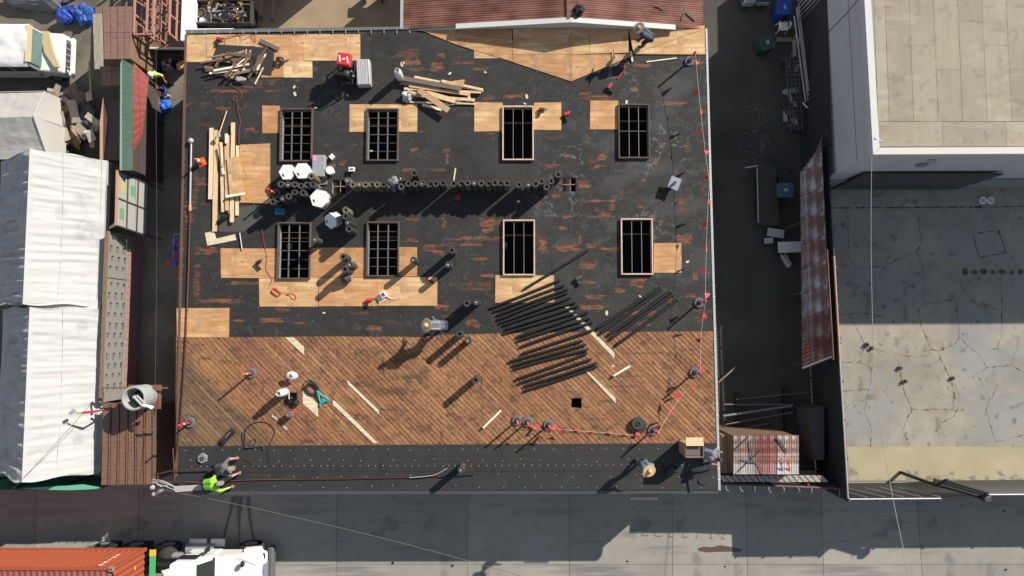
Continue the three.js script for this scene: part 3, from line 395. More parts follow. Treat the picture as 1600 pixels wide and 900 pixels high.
// ---------------------------------------------------------------- fences on the right
const FH = 3.05;
{
  const A = W(1288, -150, FH), B = W(1298, 300, FH), C = W(1325, 779, FH);
  const f = T('corrugated_fence', 'tall black corrugated fence between driveway and concrete yard', 'fence', V(B.x, 0, B.z));
  const dn = p => V(p.x, 0, p.z);
  const vs = (a, b, n, amp) => { const g = corr(dn(a), dn(b), b, a, n, amp); return g; };
  wpart(f, 'fence_panel', vs(A, B, 60, .03), M.blackFence); wpart(f, 'fence_panel', vs(B, C, 64, .03), M.blackFence);
  wpart(f, 'top_rail', rod(V(B.x, FH, B.z), W(1303, 400, FH), .03, 8), M.darksteel); wpart(f, 'top_rail', rod(W(1303, 400, FH), W(1312, 560, FH), .045, 8), M.copper); wpart(f, 'top_rail', rod(W(1312, 561, FH), C, .035, 8), M.galv);
  for (let k = 0; k <= 8; k++) { const p = B.clone().lerp(C, k / 8); wpart(f, 'fence_post', box(.07, FH, .07, p.x + .07, FH / 2, p.z), M.darksteel); }
  const h2 = 3.05, D = W(1327, 780, h2), E = W(1470, 779, h2), Fq = W(1545, 773, 2.8), G = W(1800, 771, 2.8);
  const f2 = T('slat_fence', 'grey metal slat fence along the front of the concrete yard', 'fence', V(E.x, 0, E.z));
  wpart(f2, 'fence_panel', corr(dn(D), dn(E), E, D, 62, .022), mat(.2, .195, .2, .6)); wpart(f2, 'fence_panel', corr(dn(Fq), dn(G), G, Fq, 90, .022), mat(.2, .195, .2, .6));
  wpart(f2, 'fence_panel', corr(dn(E), dn(Fq), Fq, V(E.x, 2.8, E.z), 30, .022), mat(.12, .12, .125, .6)); wpart(f2, 'top_rail', rod(D, E, .035, 8), M.galv); wpart(f2, 'top_rail', rod(Fq, G, .035, 8), M.galv); for (const t of [0, .33, .66, 1]) { const p = D.clone().lerp(E, t), q = Fq.clone().lerp(G, t); wpart(f2, 'fence_post', box(.08, h2, .08, p.x, h2 / 2, p.z + .08), M.darksteel); wpart(f2, 'fence_post', box(.08, 2.8, .08, q.x, 1.4, q.z + .08), M.darksteel); }
  for (let k = 0; k < 5; k++) { const p = D.clone().lerp(E, k / 5), q = D.clone().lerp(E, (k + 1) / 5); wpart(f2, 'brace', rod(V(p.x, 1.2, p.z - .06), V(q.x, h2 - .1, q.z - .06), .02, 5), M.galv); }
  const gt = T('gate_frame', 'black steel gate frame jutting up from the slat fence', 'gate', V(W(1505, 776, 3).x, 0, W(1505, 776, 3).z));
  const g1 = W(1478, 750, 3.2), g2 = W(1542, 770, 3.2), g3 = W(1464, 758, 2.85), g4 = W(1536, 778, 2.85);
  wpart(gt, 'gate_rail', rod(g1, g2, .07, 8), M.black); wpart(gt, 'gate_rail', rod(g3, g4, .06, 8), M.black); wpart(gt, 'gate_rail', rod(g1.clone().lerp(g3, .5), g2.clone().lerp(g4, .5), .04, 8), M.darksteel);
  wpart(gt, 'gate_end', rod(g1, g3, .06, 8), M.black); wpart(gt, 'gate_end', rod(g2, g4, .09, 8), M.black); wpart(gt, 'gate_track', prism([g3, g4, V(g4.x, 0, g4.z - .25), V(g3.x, 0, g3.z - .25)], 2.6, 2.7), M.black); for (const q of [g3, g4]) wpart(gt, 'gate_post', box(.12, 2.8, .12, q.x, 1.4, q.z + .02), M.black); wpart(gt, 'gate_motor', rbox(.3, .3, .25, .04, g4.x + .05, 2.95, g4.z), M.darksteel);
}

// ---------------------------------------------------------------- people
function nets(sdf, min, max, c) {
  const n = [0, 1, 2].map(i => Math.ceil((max[i] - min[i]) / c) + 1), [nx, ny, nz] = n, val = new Float32Array(nx * ny * nz), id = new Int32Array(nx * ny * nz).fill(-1), at = (i, j, k) => i + nx * (j + ny * k);
  for (let k = 0; k < nz; k++) for (let j = 0; j < ny; j++) for (let i = 0; i < nx; i++) val[at(i, j, k)] = sdf(min[0] + i * c, min[1] + j * c, min[2] + k * c);
  const P = [], I = [], E = [[0, 1], [0, 2], [0, 4], [1, 3], [1, 5], [2, 3], [2, 6], [3, 7], [4, 5], [4, 6], [5, 7], [6, 7]];
  for (let k = 0; k + 1 < nz; k++) for (let j = 0; j + 1 < ny; j++) for (let i = 0; i + 1 < nx; i++) {
    const v = []; let s = 0; for (let q = 0; q < 8; q++) { v[q] = val[at(i + (q & 1), j + (q >> 1 & 1), k + (q >> 2))]; if (v[q] < 0) s++; } if (s === 0 || s === 8) continue;
    let x = 0, y = 0, z = 0, m = 0; for (const [a, b] of E) if ((v[a] < 0) !== (v[b] < 0)) { const t = v[a] / (v[a] - v[b]); x += (a & 1) + t * ((b & 1) - (a & 1)); y += (a >> 1 & 1) + t * ((b >> 1 & 1) - (a >> 1 & 1)); z += (a >> 2) + t * ((b >> 2) - (a >> 2)); m++; }
    id[at(i, j, k)] = P.length / 3; P.push(min[0] + (i + x / m) * c, min[1] + (j + y / m) * c, min[2] + (k + z / m) * c);
  }
  const q = (a, b, d, e, f) => { if (a < 0 || b < 0 || d < 0 || e < 0) return; f ? I.push(a, b, d, a, d, e) : I.push(a, d, b, a, e, d); };
  for (let k = 1; k + 1 < nz; k++) for (let j = 1; j + 1 < ny; j++) for (let i = 1; i + 1 < nx; i++) {
    const s = val[at(i, j, k)] < 0;
    if (s !== val[at(i + 1, j, k)] < 0) q(id[at(i, j - 1, k - 1)], id[at(i, j, k - 1)], id[at(i, j, k)], id[at(i, j - 1, k)], s);
    if (s !== val[at(i, j + 1, k)] < 0) q(id[at(i - 1, j, k - 1)], id[at(i - 1, j, k)], id[at(i, j, k)], id[at(i, j, k - 1)], s);
    if (s !== val[at(i, j, k + 1)] < 0) q(id[at(i - 1, j - 1, k)], id[at(i, j - 1, k)], id[at(i, j, k)], id[at(i - 1, j, k)], s);
  }
  return [P, I];
}
function bodyGeo(sets) {                            // sets of [capsules, cell, blend]; capsule = [a, b, ra, rb, colour]
  const pos = [], idx = [], col = [];
  for (const [caps, c, kk] of sets) {
    const min = [9, 9, 9], max = [-9, -9, -9]; for (const [a, b, ra, rb] of caps) for (const [p, r] of [[a, ra], [b, rb]]) [p.x, p.y, p.z].forEach((v, i) => { min[i] = Math.min(min[i], v - r - 3 * c); max[i] = Math.max(max[i], v + r + 3 * c); });
    const dist = (q, x, y, z) => { const [a, b, ra, rb] = q, ux = b.x - a.x, uy = b.y - a.y, uz = b.z - a.z, l = ux * ux + uy * uy + uz * uz || 1e-9; let t = ((x - a.x) * ux + (y - a.y) * uy + (z - a.z) * uz) / l; t = t < 0 ? 0 : t > 1 ? 1 : t; return Math.hypot(x - a.x - t * ux, y - a.y - t * uy, z - a.z - t * uz) - ra - (rb - ra) * t; };
    const [P, I] = nets((x, y, z) => { let d = 9; for (const q of caps) { const e = dist(q, x, y, z), h = Math.max(kk - Math.abs(d - e), 0) / kk; d = Math.min(d, e) - h * h * kk * .25; } return d; }, min, max, c);
    const o = pos.length / 3; for (let i = 0; i < P.length; i += 3) { let bd = 9, bc = null; for (const q of caps) { const e = dist(q, P[i], P[i + 1], P[i + 2]); if (e < bd) { bd = e; bc = q[4]; } } pos.push(P[i], P[i + 1], P[i + 2]); col.push(...bc); } for (const i of I) idx.push(i + o);
  }
  const g = new THREE.BufferGeometry(); g.setAttribute('position', new THREE.Float32BufferAttribute(pos, 3)); g.setAttribute('color', new THREE.Float32BufferAttribute(col, 3)); g.setIndex(idx); g.computeVertexNormals(); return g;
}
M.body = mat(1, 1, 1, .85, { vertexColors: true });
const SKIN = [.32, .17, .11];
function person(label, p, yaw, o) {                 // local +z is the way the person faces
  const t = T('person', label, 'person', p, null, yaw), J = o.joints, sh = o.shirt, pa = o.pants, sl = o.sleeve ?? SKIN, hd = o.hair ?? [.02, .015, .012], hand = o.glove ?? SKIN;
  const up = J.neck.clone().sub(J.pelvis).normalize(), side = V(1, 0, 0), caps = [];
  const a = (p1, p2, r1, r2, c) => caps.push([p1, p2, r1, r2, c]);
  const mid = J.pelvis.clone().lerp(J.neck, .5), ch = J.pelvis.clone().lerp(J.neck, .78), S = s => ch.clone().addScaledVector(side, s * .155);
  for (const s of [-1, 1]) {
    a(J.pelvis.clone().addScaledVector(side, s * .07), J.pelvis.clone().addScaledVector(side, s * .08).addScaledVector(up, -.02), .125, .13, pa);
    a(J.pelvis.clone().addScaledVector(side, s * .06).addScaledVector(up, .1), S(s * .6), .125, .145, sh);
    const L = s < 0 ? J.L : J.R;
    a(S(s), L.el, .075, .058, sh); a(L.el, L.el.clone().lerp(L.wr, .15), .047, .044, sl); a(L.el.clone().lerp(L.wr, .15), L.wr, .044, .03, sl);
    a(J.pelvis.clone().addScaledVector(side, s * .095), L.kn, .11, .078, pa); a(L.kn, L.an, .075, .055, pa); a(L.an.clone().add(V(0, -.03, 0)), L.toe, .048, .04, o.shoe ?? [.03, .025, .022]);
  }
  a(J.neck.clone().addScaledVector(up, -.03), J.head.clone().addScaledVector(up, -.03), .058, .055, SKIN);
  // head with brow, nose, jaw, ears
  const f = J.look.clone().normalize(), hu = up.clone().addScaledVector(f, -up.dot(f)).normalize(), hs = hu.clone().cross(f), at = (u, v, w) => J.head.clone().addScaledVector(hs, u).addScaledVector(hu, v).addScaledVector(f, w), h = [];
  h.push([at(0, .05, -.015), at(0, .02, .01), .092, .085, hd], [at(0, .0, .02), at(0, -.06, .045), .075, .052, SKIN], [at(0, .01, .085), at(0, -.02, .105), .012, .016, SKIN], [at(-.03, -.055, .07), at(.03, -.055, .07), .016, .016, [.3, .12, .1]]);
  for (const s of [-1, 1]) h.push([at(s * .085, .01, 0), at(s * .088, -.03, .005), .016, .012, SKIN], [at(s * .032, .015, .078), at(s * .034, .015, .08), .014, .014, [.05, .04, .035]]);
  const sets = [[caps, .02, .035], [h, .008, .02]];
  for (const s of [-1, 1]) {                         // hands: palm, four fingers, thumb, slightly curled
    const L = s < 0 ? J.L : J.R, d = L.wr.clone().sub(L.el).normalize(), dn = V(0, -1, 0).addScaledVector(d, d.y).normalize(); if (dn.lengthSq() < .5) dn.set(0, 0, 1); const ac = d.clone().cross(dn), c = [], q = (u, v, w) => L.wr.clone().addScaledVector(d, u).addScaledVector(ac, v).addScaledVector(dn, w);
    c.push([q(0, 0, 0), q(.04, 0, 0), .028, .03, hand], [q(.05, -.025, 0), q(.075, -.028, 0), .018, .014, hand], [q(.05, .02, 0), q(.08, .025, 0), .02, .015, hand]);
    [-.034, -.011, .012, .033].forEach((v, i) => { const l = [.055, .07, .075, .065][i]; c.push([q(.075, v, 0), q(.075 + l * .55, v * 1.1, .012), .0095, .009, hand], [q(.075 + l * .55, v * 1.1, .012), q(.075 + l * .9, v * 1.1, .04), .009, .008, hand]); });
    c.push([q(.02, s * .03, .01), q(.055, s * .06, .02), .012, .01, hand], [q(.055, s * .06, .02), q(.085, s * .058, .035), .01, .009, hand]);
    sets.push([c, .006, .008]);
  }
  part(t, 'body', bodyGeo(sets), M.body);
  const hq = new THREE.Quaternion().setFromRotationMatrix(new THREE.Matrix4().makeBasis(hs, hu, f));
  const place = (g) => { g.applyQuaternion(hq); const c = at(0, .085, -.005); return g.translate(c.x, c.y, c.z); };
  if (o.hat === 'straw') { const hm = mat(...(o.hatc ?? [.62, .46, .25]), .8); const b = part(t, 'hat', place(lathe([[0, .13], [.05, .128], [.085, .1], [.1, .02], [.13, .012], [.2, .02], [.265, .012], [.268, .006], [.2, .01], [.1, 0]], 28)), hm); part(b, 'hat_band', place(lathe([[.1, .02], [.105, .02], [.102, .05], [.098, .05]], 28)), mat(.25, .15, .08)); part(b, 'hat_crease', place(new THREE.CapsuleGeometry(.02, .1, 4, 8).rotateX(Math.PI / 2).translate(0, .125, 0)), hm); }
  if (o.hat === 'hard') { const b = part(t, 'hard_hat', place(lathe([[0, .1], [.06, .09], [.1, .055], [.118, 0], [.14, -.01], [.142, -.016], [.11, -.012]], 26)), mat(...o.hatc, .35)); part(b, 'hat_ridge', place(new THREE.CapsuleGeometry(.014, .12, 4, 8).rotateX(Math.PI / 2).translate(0, .095, 0)), mat(...o.hatc, .35)); }
  if (o.hat === 'cap') { const b = part(t, 'cap', place(lathe([[0, .07], [.06, .062], [.095, .03], [.102, -.02]], 22)), mat(...o.hatc)); part(b, 'cap_brim', place(new THREE.CylinderGeometry(.085, .09, .012, 18).scale(1, 1, 1.2).translate(0, -.01, .1)), mat(...o.hatc)); }
  return t;
}
// poses: lean = how far the trunk bends forward
function upright(lean, arm = .3, o = {}) {
  const y = .93 - .1 * Math.max(0, lean - .6), pel = V(0, y, -.18 * Math.sin(lean)), d = V(0, Math.cos(lean), Math.sin(lean)), neck = pel.clone().addScaledVector(d, .54), hdir = V(0, Math.cos(lean * .9), Math.sin(lean * .9)), head = neck.clone().addScaledVector(hdir, .17);
  const L = s => { const shd = pel.clone().lerp(neck, .78).add(V(s * .2, 0, 0)), el = shd.clone().add(V(s * .1, -.25, .06 + arm * .15)), wr = el.clone().add(V(-s * .05, -.12, .2 + arm * .1)); return { el, wr, kn: V(s * .12, .5, .06), an: V(s * .14 + (o.st ?? 0) * 0, .085, -.02 + s * (o.step ?? .08)), toe: V(s * .16, .045, .14 + s * (o.step ?? .08)) }; };
  return { pelvis: pel, neck, head, look: V(0, -.3 - lean * .4, 1), L: L(-1), R: L(1) };
}
function kneeling(lean, reach = .35) {
  const pel = V(0, .36, -.25), d = V(0, Math.cos(lean), Math.sin(lean)), neck = pel.clone().addScaledVector(d, .54), head = neck.clone().add(V(0, .09, .14));
  const L = s => { const shd = pel.clone().lerp(neck, .78).add(V(s * .2, 0, 0)), el = shd.clone().add(V(s * .12, -.2, .12)), wr = V(el.x - s * .04, Math.max(.08, el.y - .16), el.z + reach * .55); return { el, wr, kn: V(s * .15, .08, .08), an: V(s * .16, .085, -.34), toe: V(s * .16, .045, -.5) }; };
  return { pelvis: pel, neck, head, look: V(0, -.7, 1), L: L(-1), R: L(1) };
}
const roofP = (x, y, h = .004) => W(x, y, RH).setY(RH + h);
const DARK = [.035, .037, .045], JEAN = [.05, .06, .085];
person('person in wide straw hat bending over the roof with a grey pack on the back', roofP(692, 509), -Math.PI / 2, { joints: upright(.95), shirt: [.10, .11, .14], pants: DARK, sleeve: [.10, .11, .14], hat: 'straw' })
  && (() => { const t = scene.children[scene.children.length - 1]; t.scale.setScalar(1.1); part(t, 'pack', rbox(.38, .18, .42, .05, 0, 1.30, .16), mat(.17, .18, .21, .8)); part(t, 'pack_strap', merge([box(.05, .02, .4, -.12, 1.385, .16), box(.05, .02, .4, .12, 1.385, .16)]), mat(.4, .4, .42)); })();
person('person in straw hat and striped dark shirt bending over the sloped plywood', W(1006, 70, RH + .1).setY(RH + .09), -1.9, { joints: upright(1.05), shirt: [.07, .08, .11], pants: [.03, .032, .04], sleeve: SKIN, hat: 'straw', hatc: [.36, .31, .23] });
{ const t = person('kneeling person in grey printed shirt and camouflage cap by the roof edge', roofP(357, 729, .03), 1.75, { joints: kneeling(1.0), shirt: [.10, .105, .12], pants: [.022, .022, .026], sleeve: [.62, .30, .26], hat: 'cap', hatc: [.22, .19, .13] }); t.scale.setScalar(1.14); part(t, 'shirt_print', merge([box(.2, .012, .05, 0, .66, .02, 0, .95), box(.2, .012, .05, 0, .60, .1, 0, .95), box(.14, .012, .05, 0, .545, .18, 0, .95)]), mat(.6, .55, .56)); }
person('person in bright lime safety shirt crouching and reaching over the roof edge', roofP(338, 752, .03), 1.75, { joints: kneeling(1.12, .6), shirt: [.28, .72, .05], pants: [.02, .021, .026], sleeve: [.45, .8, .12], hat: 'cap', hatc: [.2, .2, .21] }).scale.setScalar(1.14);
person('standing person in blond straw hat and blue shirt on the front membrane', roofP(999, 718, .03), .5, { joints: upright(.25), shirt: [.12, .17, .26], pants: [.04, .042, .05], hat: 'straw', hatc: [.62, .43, .2], shoe: [.6, .58, .52] });
person('person in grey shirt crouching at the roof corner beside the curved sheet', roofP(1104, 708, .03), 1.2, { joints: kneeling(.75, .5), shirt: [.16, .19, .25], pants: [.04, .05, .075], sleeve: SKIN, hat: 'cap', hatc: [.03, .035, .05] });
person('person in white hard hat and lime vest standing among buckets in the alley', W(259, 131, 0), .6, { joints: upright(.35), shirt: [.5, .6, .12], pants: DARK, sleeve: [.55, .06, .05], hat: 'hard', hatc: [.8, .8, .78] });

// ---------------------------------------------------------------- left neighbours
// two white canopy tents
const cloth = mat(.47, .475, .48, .85, { map: tex(512, 512, (u, v) => { const n = wrapN(u, v, 5, 4), f = wrapN(u + .3, v + .4, 22, 3), k = .94 + .16 * (n - .5) + .1 * (f - .5) - .16 * sm(.62, .78, wrapN(u + .7, v + .2, 7, 4)); return [k, k, k * .985]; }, 5) });
function clothQuad(a, b, c, d, amp, sd, sag = .05) { const nu = 50, nv = 50, g = new THREE.PlaneGeometry(1, 1, nu, nv), p = g.attributes.position, L = a.distanceTo(b), D = a.distanceTo(d); for (let i = 0; i < p.count; i++) { const u = p.getX(i) + .5, v = p.getY(i) + .5, q = a.clone().lerp(b, u).lerp(d.clone().lerp(c, u), v); q.y += amp * (fbm(u * L * 1.2 + sd, v * D * 2.6 + sd + u * 2, 4) - .5) * 2 * Math.sin(Math.PI * v) + amp * .5 * (noise(u * L * 6 + sd, v * D * .8) - .5) - sag * Math.sin(Math.PI * u) * Math.sin(Math.PI * v); p.setXYZ(i, q.x, q.y, q.z); } g.computeVertexNormals(); return g; }
function tent(label, x0, y0, x1, y1, ridge, sd) {
  const he = 2.35, hr = 4.35, E0 = W(x1, y0, he), E1 = W(x1, y1, he), R0 = W(ridge[0], y0, hr), R1 = W(ridge[1], y1, hr), z0 = E0.z, z1 = E1.z, xe = (E0.x + E1.x) / 2, xr = (R0.x + R1.x) / 2, xl = xr - (xe - xr) * 1.35;
  const t = T('canopy_tent', label, 'tent', V(xr, 0, (z0 + z1) / 2));
  const slope = (xa, ya, xb, yb, up, wr) => {
    const nu = 70, nv = 110, g = new THREE.PlaneGeometry(1, 1, nu, nv), p = g.attributes.position;
    for (let i = 0; i < p.count; i++) {
      const u = p.getX(i) + .5, v = p.getY(i) + .5, z = z0 + (z1 - z0) * v, x = xa + (xb - xa) * u;
      const ten = Math.sin(Math.PI * v), sag = -.14 * Math.sin(Math.PI * u) * ten - .05 * Math.abs(Math.sin(2 * Math.PI * v)) * u;
      const cr = fbm(z * 5.2 + 2.2 * u * (v - .35) + sd, u * 1.1 + sd, 3), cr2 = fbm(z * 12 + u * 4 * (.6 - v), u * 2 + sd * 3, 2), k = Math.min(1, 6 * (1 - u)) * Math.min(1, u * 8);
      p.setXYZ(i, x, ya + (yb - ya) * u + sag + k * (wr * (cr - .5) + wr * .35 * (cr2 - .5)), z + .05 * Math.sin(u * 9) * (v > .98 || v < .02 ? 1 : 0));
    }
    g.computeVertexNormals(); const uq = g.attributes.uv; for (let i = 0; i < uq.count; i++) uq.setXY(i, p.getX(i) * 1.2 + sd, p.getZ(i)); return g;
  };
  for (const u of [.42, .93]) for (const f of [1]) { const x = xr + (xe - xr) * u, y = hr + (he - hr) * u; wpart(t, 'seam', tube([0, .2, .4, .6, .8, 1].map(v => V(x, y - .14 * Math.sin(Math.PI * u) * Math.sin(Math.PI * v) - .05 * Math.abs(Math.sin(2 * Math.PI * v)) * u + .02, z0 + (z1 - z0) * v)), .012, 40, 4), cloth); }
  wpart(t, 'canopy_slope', slope(xr, hr, xe, he, 1, .15), cloth); wpart(t, 'canopy_slope', slope(xr, hr, xl, he - .2, -1, .5), cloth);
  wpart(t, 'valance', box(.02, .3, z1 - z0 - .1, xe + .015, he - .15, (z0 + z1) / 2), cloth);
  for (const z of [z0 + .05, (z0 + z1) / 2, z1 - .05]) for (const x of [xe - .06, xl + .06]) wpart(t, 'tent_pole', rod(V(x, 0, z), V(x, he - .22, z), .03, 8), M.galv);
  wpart(t, 'ridge_pole', rod(V(xr, hr - .22, z0 + .05), V(xr, hr - .22, z1 - .05), .03, 8), M.galv);
  for (const z of [z0, z1]) { const s = new THREE.Shape([new THREE.Vector2(xl, he - .4), new THREE.Vector2(xe, he - .2), new THREE.Vector2(xe, he), new THREE.Vector2(xr, hr - .02), new THREE.Vector2(xl, he - .2)]); wpart(t, 'gable_cloth', new THREE.ExtrudeGeometry(s, { depth: .01, bevelEnabled: false }).translate(0, 0, z + (z === z0 ? .03 : -.05)), cloth); }
}
tent('white canopy tent with wrinkled cloth standing beside the grey tarp canopy', 0, 250, 163, 478, [42, 39], 1);
tent('white canopy tent with wrinkled cloth standing beside the brown metal roof', 0, 482, 161, 738, [37, 44], 5);
// link flap between both tents
{ const a = W(40, 474, 4.0), b = W(158, 482, 2.42); const f = corr(V(a.x, a.y - .1, a.z - .35), V(b.x, b.y + .02, b.z - .35), V(b.x, b.y + .02, b.z + .4), V(a.x, a.y - .1, a.z + .4), 5, .03); solo('joining_flap', 'white cloth flap bridging the gap between the two tents', 'cloth', f, cloth); }
// grey tarp canopy
{
  const t = T('tarp_canopy', 'grey tarp canopy on a pipe frame behind the white van', 'canopy', W(20, 200, 0)); const he = 2.1, hr = 2.75;
  const e0 = W(-140, 147, he), e1 = W(70, 143, he), r0 = W(-140, 188, hr), r1 = W(53, 182, hr), s0 = W(-140, 252, he), s1 = W(76, 247, he);
  const sl = (a, b, c, d, n) => clothQuad(a, b, c, d, .05, n);
  wpart(t, 'tarp_slope', sl(e0, e1, r1, r0, 14), M.tarp); wpart(t, 'tarp_slope', sl(r0, r1, s1, s0, 22), M.tarp);
  wpart(t, 'tarp_end', sl(r1, e1, V(e1.x + .1, 1.2, e1.z), V(r1.x + .3, 1.2, r1.z), 6), M.tarp); wpart(t, 'tarp_end', sl(r1, s1, V(s1.x + .1, 1.0, s1.z), V(r1.x + .3, 1.0, r1.z), 6), M.tarp);
  for (const [a, b] of [[e0, e1], [s0, s1], [r1, e1], [r1, s1]]) wpart(t, 'frame_pipe', rod(a.clone().setY(a.y + .03), b.clone().setY(b.y + .03), .025, 7), M.galv);
  for (const p of [e1, s1]) wpart(t, 'frame_leg', rod(V(p.x, 0, p.z), p, .025, 7), M.galv);
}
// white van facing east, tarp over its roof
{
  const c = W(70, 84, 1), t = T('white_van', 'white van with tarp over its roof and tan cloths at the windscreen', 'van', V(c.x, 0, c.z));
  const w = 1.95, nose = W(103, 84, .9).x - c.x, ws1 = W(66, 84, 1.3).x - c.x, ws0 = W(46, 84, 2).x - c.x, bk = -4.2;
  const prof = (pts, d, m, nm, par = t, o = 0) => { const s = new THREE.Shape(pts.map(p => new THREE.Vector2(...p))); return part(par, nm, new THREE.ExtrudeGeometry(s, { depth: d - .26, bevelEnabled: true, bevelSize: .13, bevelThickness: .13, bevelOffset: -.13, bevelSegments: 4 }).translate(0, 0, -d / 2 + .13 + o), m); };
  const vw = mat(.66, .66, .65, .3), body = prof([[bk, .35], [nose, .35], [nose + .02, .95], [nose - .06, 1.12], [ws1, 1.28], [ws1 - .04, 1.3], [ws0, 1.98], [bk, 2.02]], w, vw, 'body');
  part(body, 'windscreen', bar(V(ws1 + .02, 1.36, 0), V(ws0 + .06, 2.02, 0), w - .3, .03), mat(.12, .2, .2, .1));
  part(body, 'tarp', (() => { const g = new THREE.PlaneGeometry(ws0 - bk, w + .1, 40, 24).rotateX(-Math.PI / 2), p = g.attributes.position; for (let i = 0; i < p.count; i++) { const x = p.getX(i), z = p.getZ(i), e = Math.abs(z) / (w / 2 + .05); p.setY(i, 2.06 - .14 * Math.pow(e, 6) + .16 * (fbm(x * 1.7, z * 2.2, 4) - .5) + .05); } g.translate((ws0 + bk) / 2 - .05, 0, 0); g.computeVertexNormals(); return g; })(), mat(.7, .7, .71, .7));
  const tan = mat(.5, .4, .24, .9); part(body, 'cloth', bar(V(ws0 - .12, 2.12, -.05), V(ws0 + .12, 2.04, -.05), w - .2, .03), tan); part(body, 'cloth', prism([V(ws1 - .1, 0, -.95), V(ws1 + .3, 0, -.95), V(ws1 + .55, 0, .0), V(ws1 + .9, 0, .8), V(ws1 + .65, 0, .8), V(ws1 + .15, 0, .1)], 1.27, 1.38), tan);
  for (const [a, b] of [[ws0 - 1.0, ws0 - .02], [ws0 - 2.2, ws0 - 1.1]]) part(body, 'side_window', box(b - a, .48, .04, (a + b) / 2, 1.58, w / 2), M.glass);
  part(t, 'bumper', rbox(.16, .22, w, .05, nose + .06, .45, 0), M.white); const gr = part(t, 'grille', box(.05, .3, w - .5, nose + .035, .78, 0), M.darksteel); for (let k = -2; k <= 2; k++) part(gr, 'grille_bar', box(.03, .3, .05, nose + .07, .78, k * .3), M.galv);
  for (const s of [-1, 1]) { part(t, 'headlight', rbox(.08, .2, .22, .03, nose + .03, .8, s * .82), mat(.7, .72, .74, .1)); for (const x of [nose - .75, bk + .9]) { const wh = part(t, 'wheel', cyl(.34, .34, .22, 22).rotateX(Math.PI / 2).translate(x, .34, s * .88), M.rubber); part(wh, 'rim', cyl(.19, .19, .23, 18).rotateX(Math.PI / 2).translate(x, .34, s * .885), M.steel); } }
  part(t, 'mirror', rbox(.1, .2, .18, .03, ws0 + .15, 1.35, w / 2 + .14), M.black); part(t, 'wiper', rod(V(ws1, 1.38, .1), V(ws1 - .2, 1.62, .55), .012, 5), M.black);
}
for (const [x, y, r, s, lb] of [[110, 27, .42, 1, 'crumpled blue tarp bundle nearest the white van'], [124, 22, .32, 2, 'small violet-blue tarp bundle between two larger ones'], [138, 30, .45, 3, 'bright blue tarp bundle against the brown shed roof'], [133, 16, .26, 5, 'pale blue folded tarp behind the other bundles']]) solo('tarp_bundle', lb, 'tarp', lump(r, .9, .35, 4, s), mat(.03 + .05 * (s > 4), .07 + .05 * (s > 2), .3 + .1 * (s % 2), .45), W(x, y, 0));
// brown shed roofs
function shed(label, px, h, rows, m, seams = 5) {
  const q = poly(px, h), c = q.reduce((a, p) => a.clone().add(p), V(0, 0, 0)).multiplyScalar(.25), t = T('shed', label, 'shed', V(c.x, 0, c.z));
  wpart(t, 'wall', prism(inset(q, .1), 0, h - .1), M.oldwood[1]);
  for (let r = 0; r < rows; r++) { const a = q[0].clone().lerp(q[3], r / rows), b = q[1].clone().lerp(q[2], r / rows), d = q[0].clone().lerp(q[3], (r + 1) / rows - .01), c2 = q[1].clone().lerp(q[2], (r + 1) / rows - .01);
    for (let s = 0; s < seams; s++) { const L = (p, o, k) => p.clone().lerp(o, k); const P = [L(a, b, s / seams + .01), L(a, b, (s + 1) / seams - .01), L(d, c2, (s + 1) / seams - .01), L(d, c2, s / seams + .01)]; wpart(t, 'roof_sheet', prism(P, h - .08, h - .05 + .012 * (r % 2) + .006 * (s % 2)), m); } }
  wpart(t, 'roof_batten', prism(inset(q, .06), h - .1, h - .085), M.black);
  return t;
}
const brownS = mat(.30, .175, .14, .7, { map: grainTex });
shed('brown metal roofed shed with two rows of sheets beside the blue tarps', [[147, 10], [206, 9], [203, 92], [152, 93]], 2.9, 2, brownS, 5);
for (const [a, b, c, d, w, lb] of [[149, 22, 152, 108, .22, 'long weathered plank lying along the edge of the brown shed roof'], [156, 22, 158, 104, .18, 'second weathered plank lying on the brown shed roof']]) solo('plank', lb, 'plank', bar(W(a, b, 2.93), W(c, d, 2.93), w, .05), wood(.42, .38, .32));
shed('small brown shed roof between planks and green roof strip', [[157, 102], [190, 102], [190, 133], [157, 133]], 2.0, 1, mat(.42, .25, .16, .7, { map: grainTex }), 2);
{ const q = poly([[163, 155], [187, 155], [186, 250], [160, 250]], 1.9), t = T('gabled_shed', 'brown box shed with a lighter chamfered eave by the green roof strip', 'shed', V(q[0].x, 0, q[1].z)); wpart(t, 'wall', prism(inset(q, .05), 0, 1.8), M.brown); wpart(t, 'roof_sheet', prism(q, 1.81, 1.86), mat(.16, .10, .085, .7, { map: grainTex })); wpart(t, 'eave_board', prism(poly([[161, 152], [168, 185], [162, 250], [156, 250], [156, 190]], 1.92), 1.87, 1.92), mat(.48, .29, .19, .8)); }
{ const q = poly([[190, 92], [208, 102], [206, 266], [187, 266]], 2.9), t = T('green_roof_strip', 'long narrow green painted roof beside the red corrugated roof', 'roof', V(q[0].x, 0, q[1].z)); wpart(t, 'roof_sheet', prism(q, 2.85, 2.9), M.greenRoof); wpart(t, 'wall', prism(inset(q, .06), 0, 2.84), mat(.07, .05, .045)); wpart(t, 'edge_trim', prism(poly([[188, 100], [190, 93], [190, 266], [187, 266]], 2.92), 2.901, 2.92), mat(.2, .36, .29, .7)); }
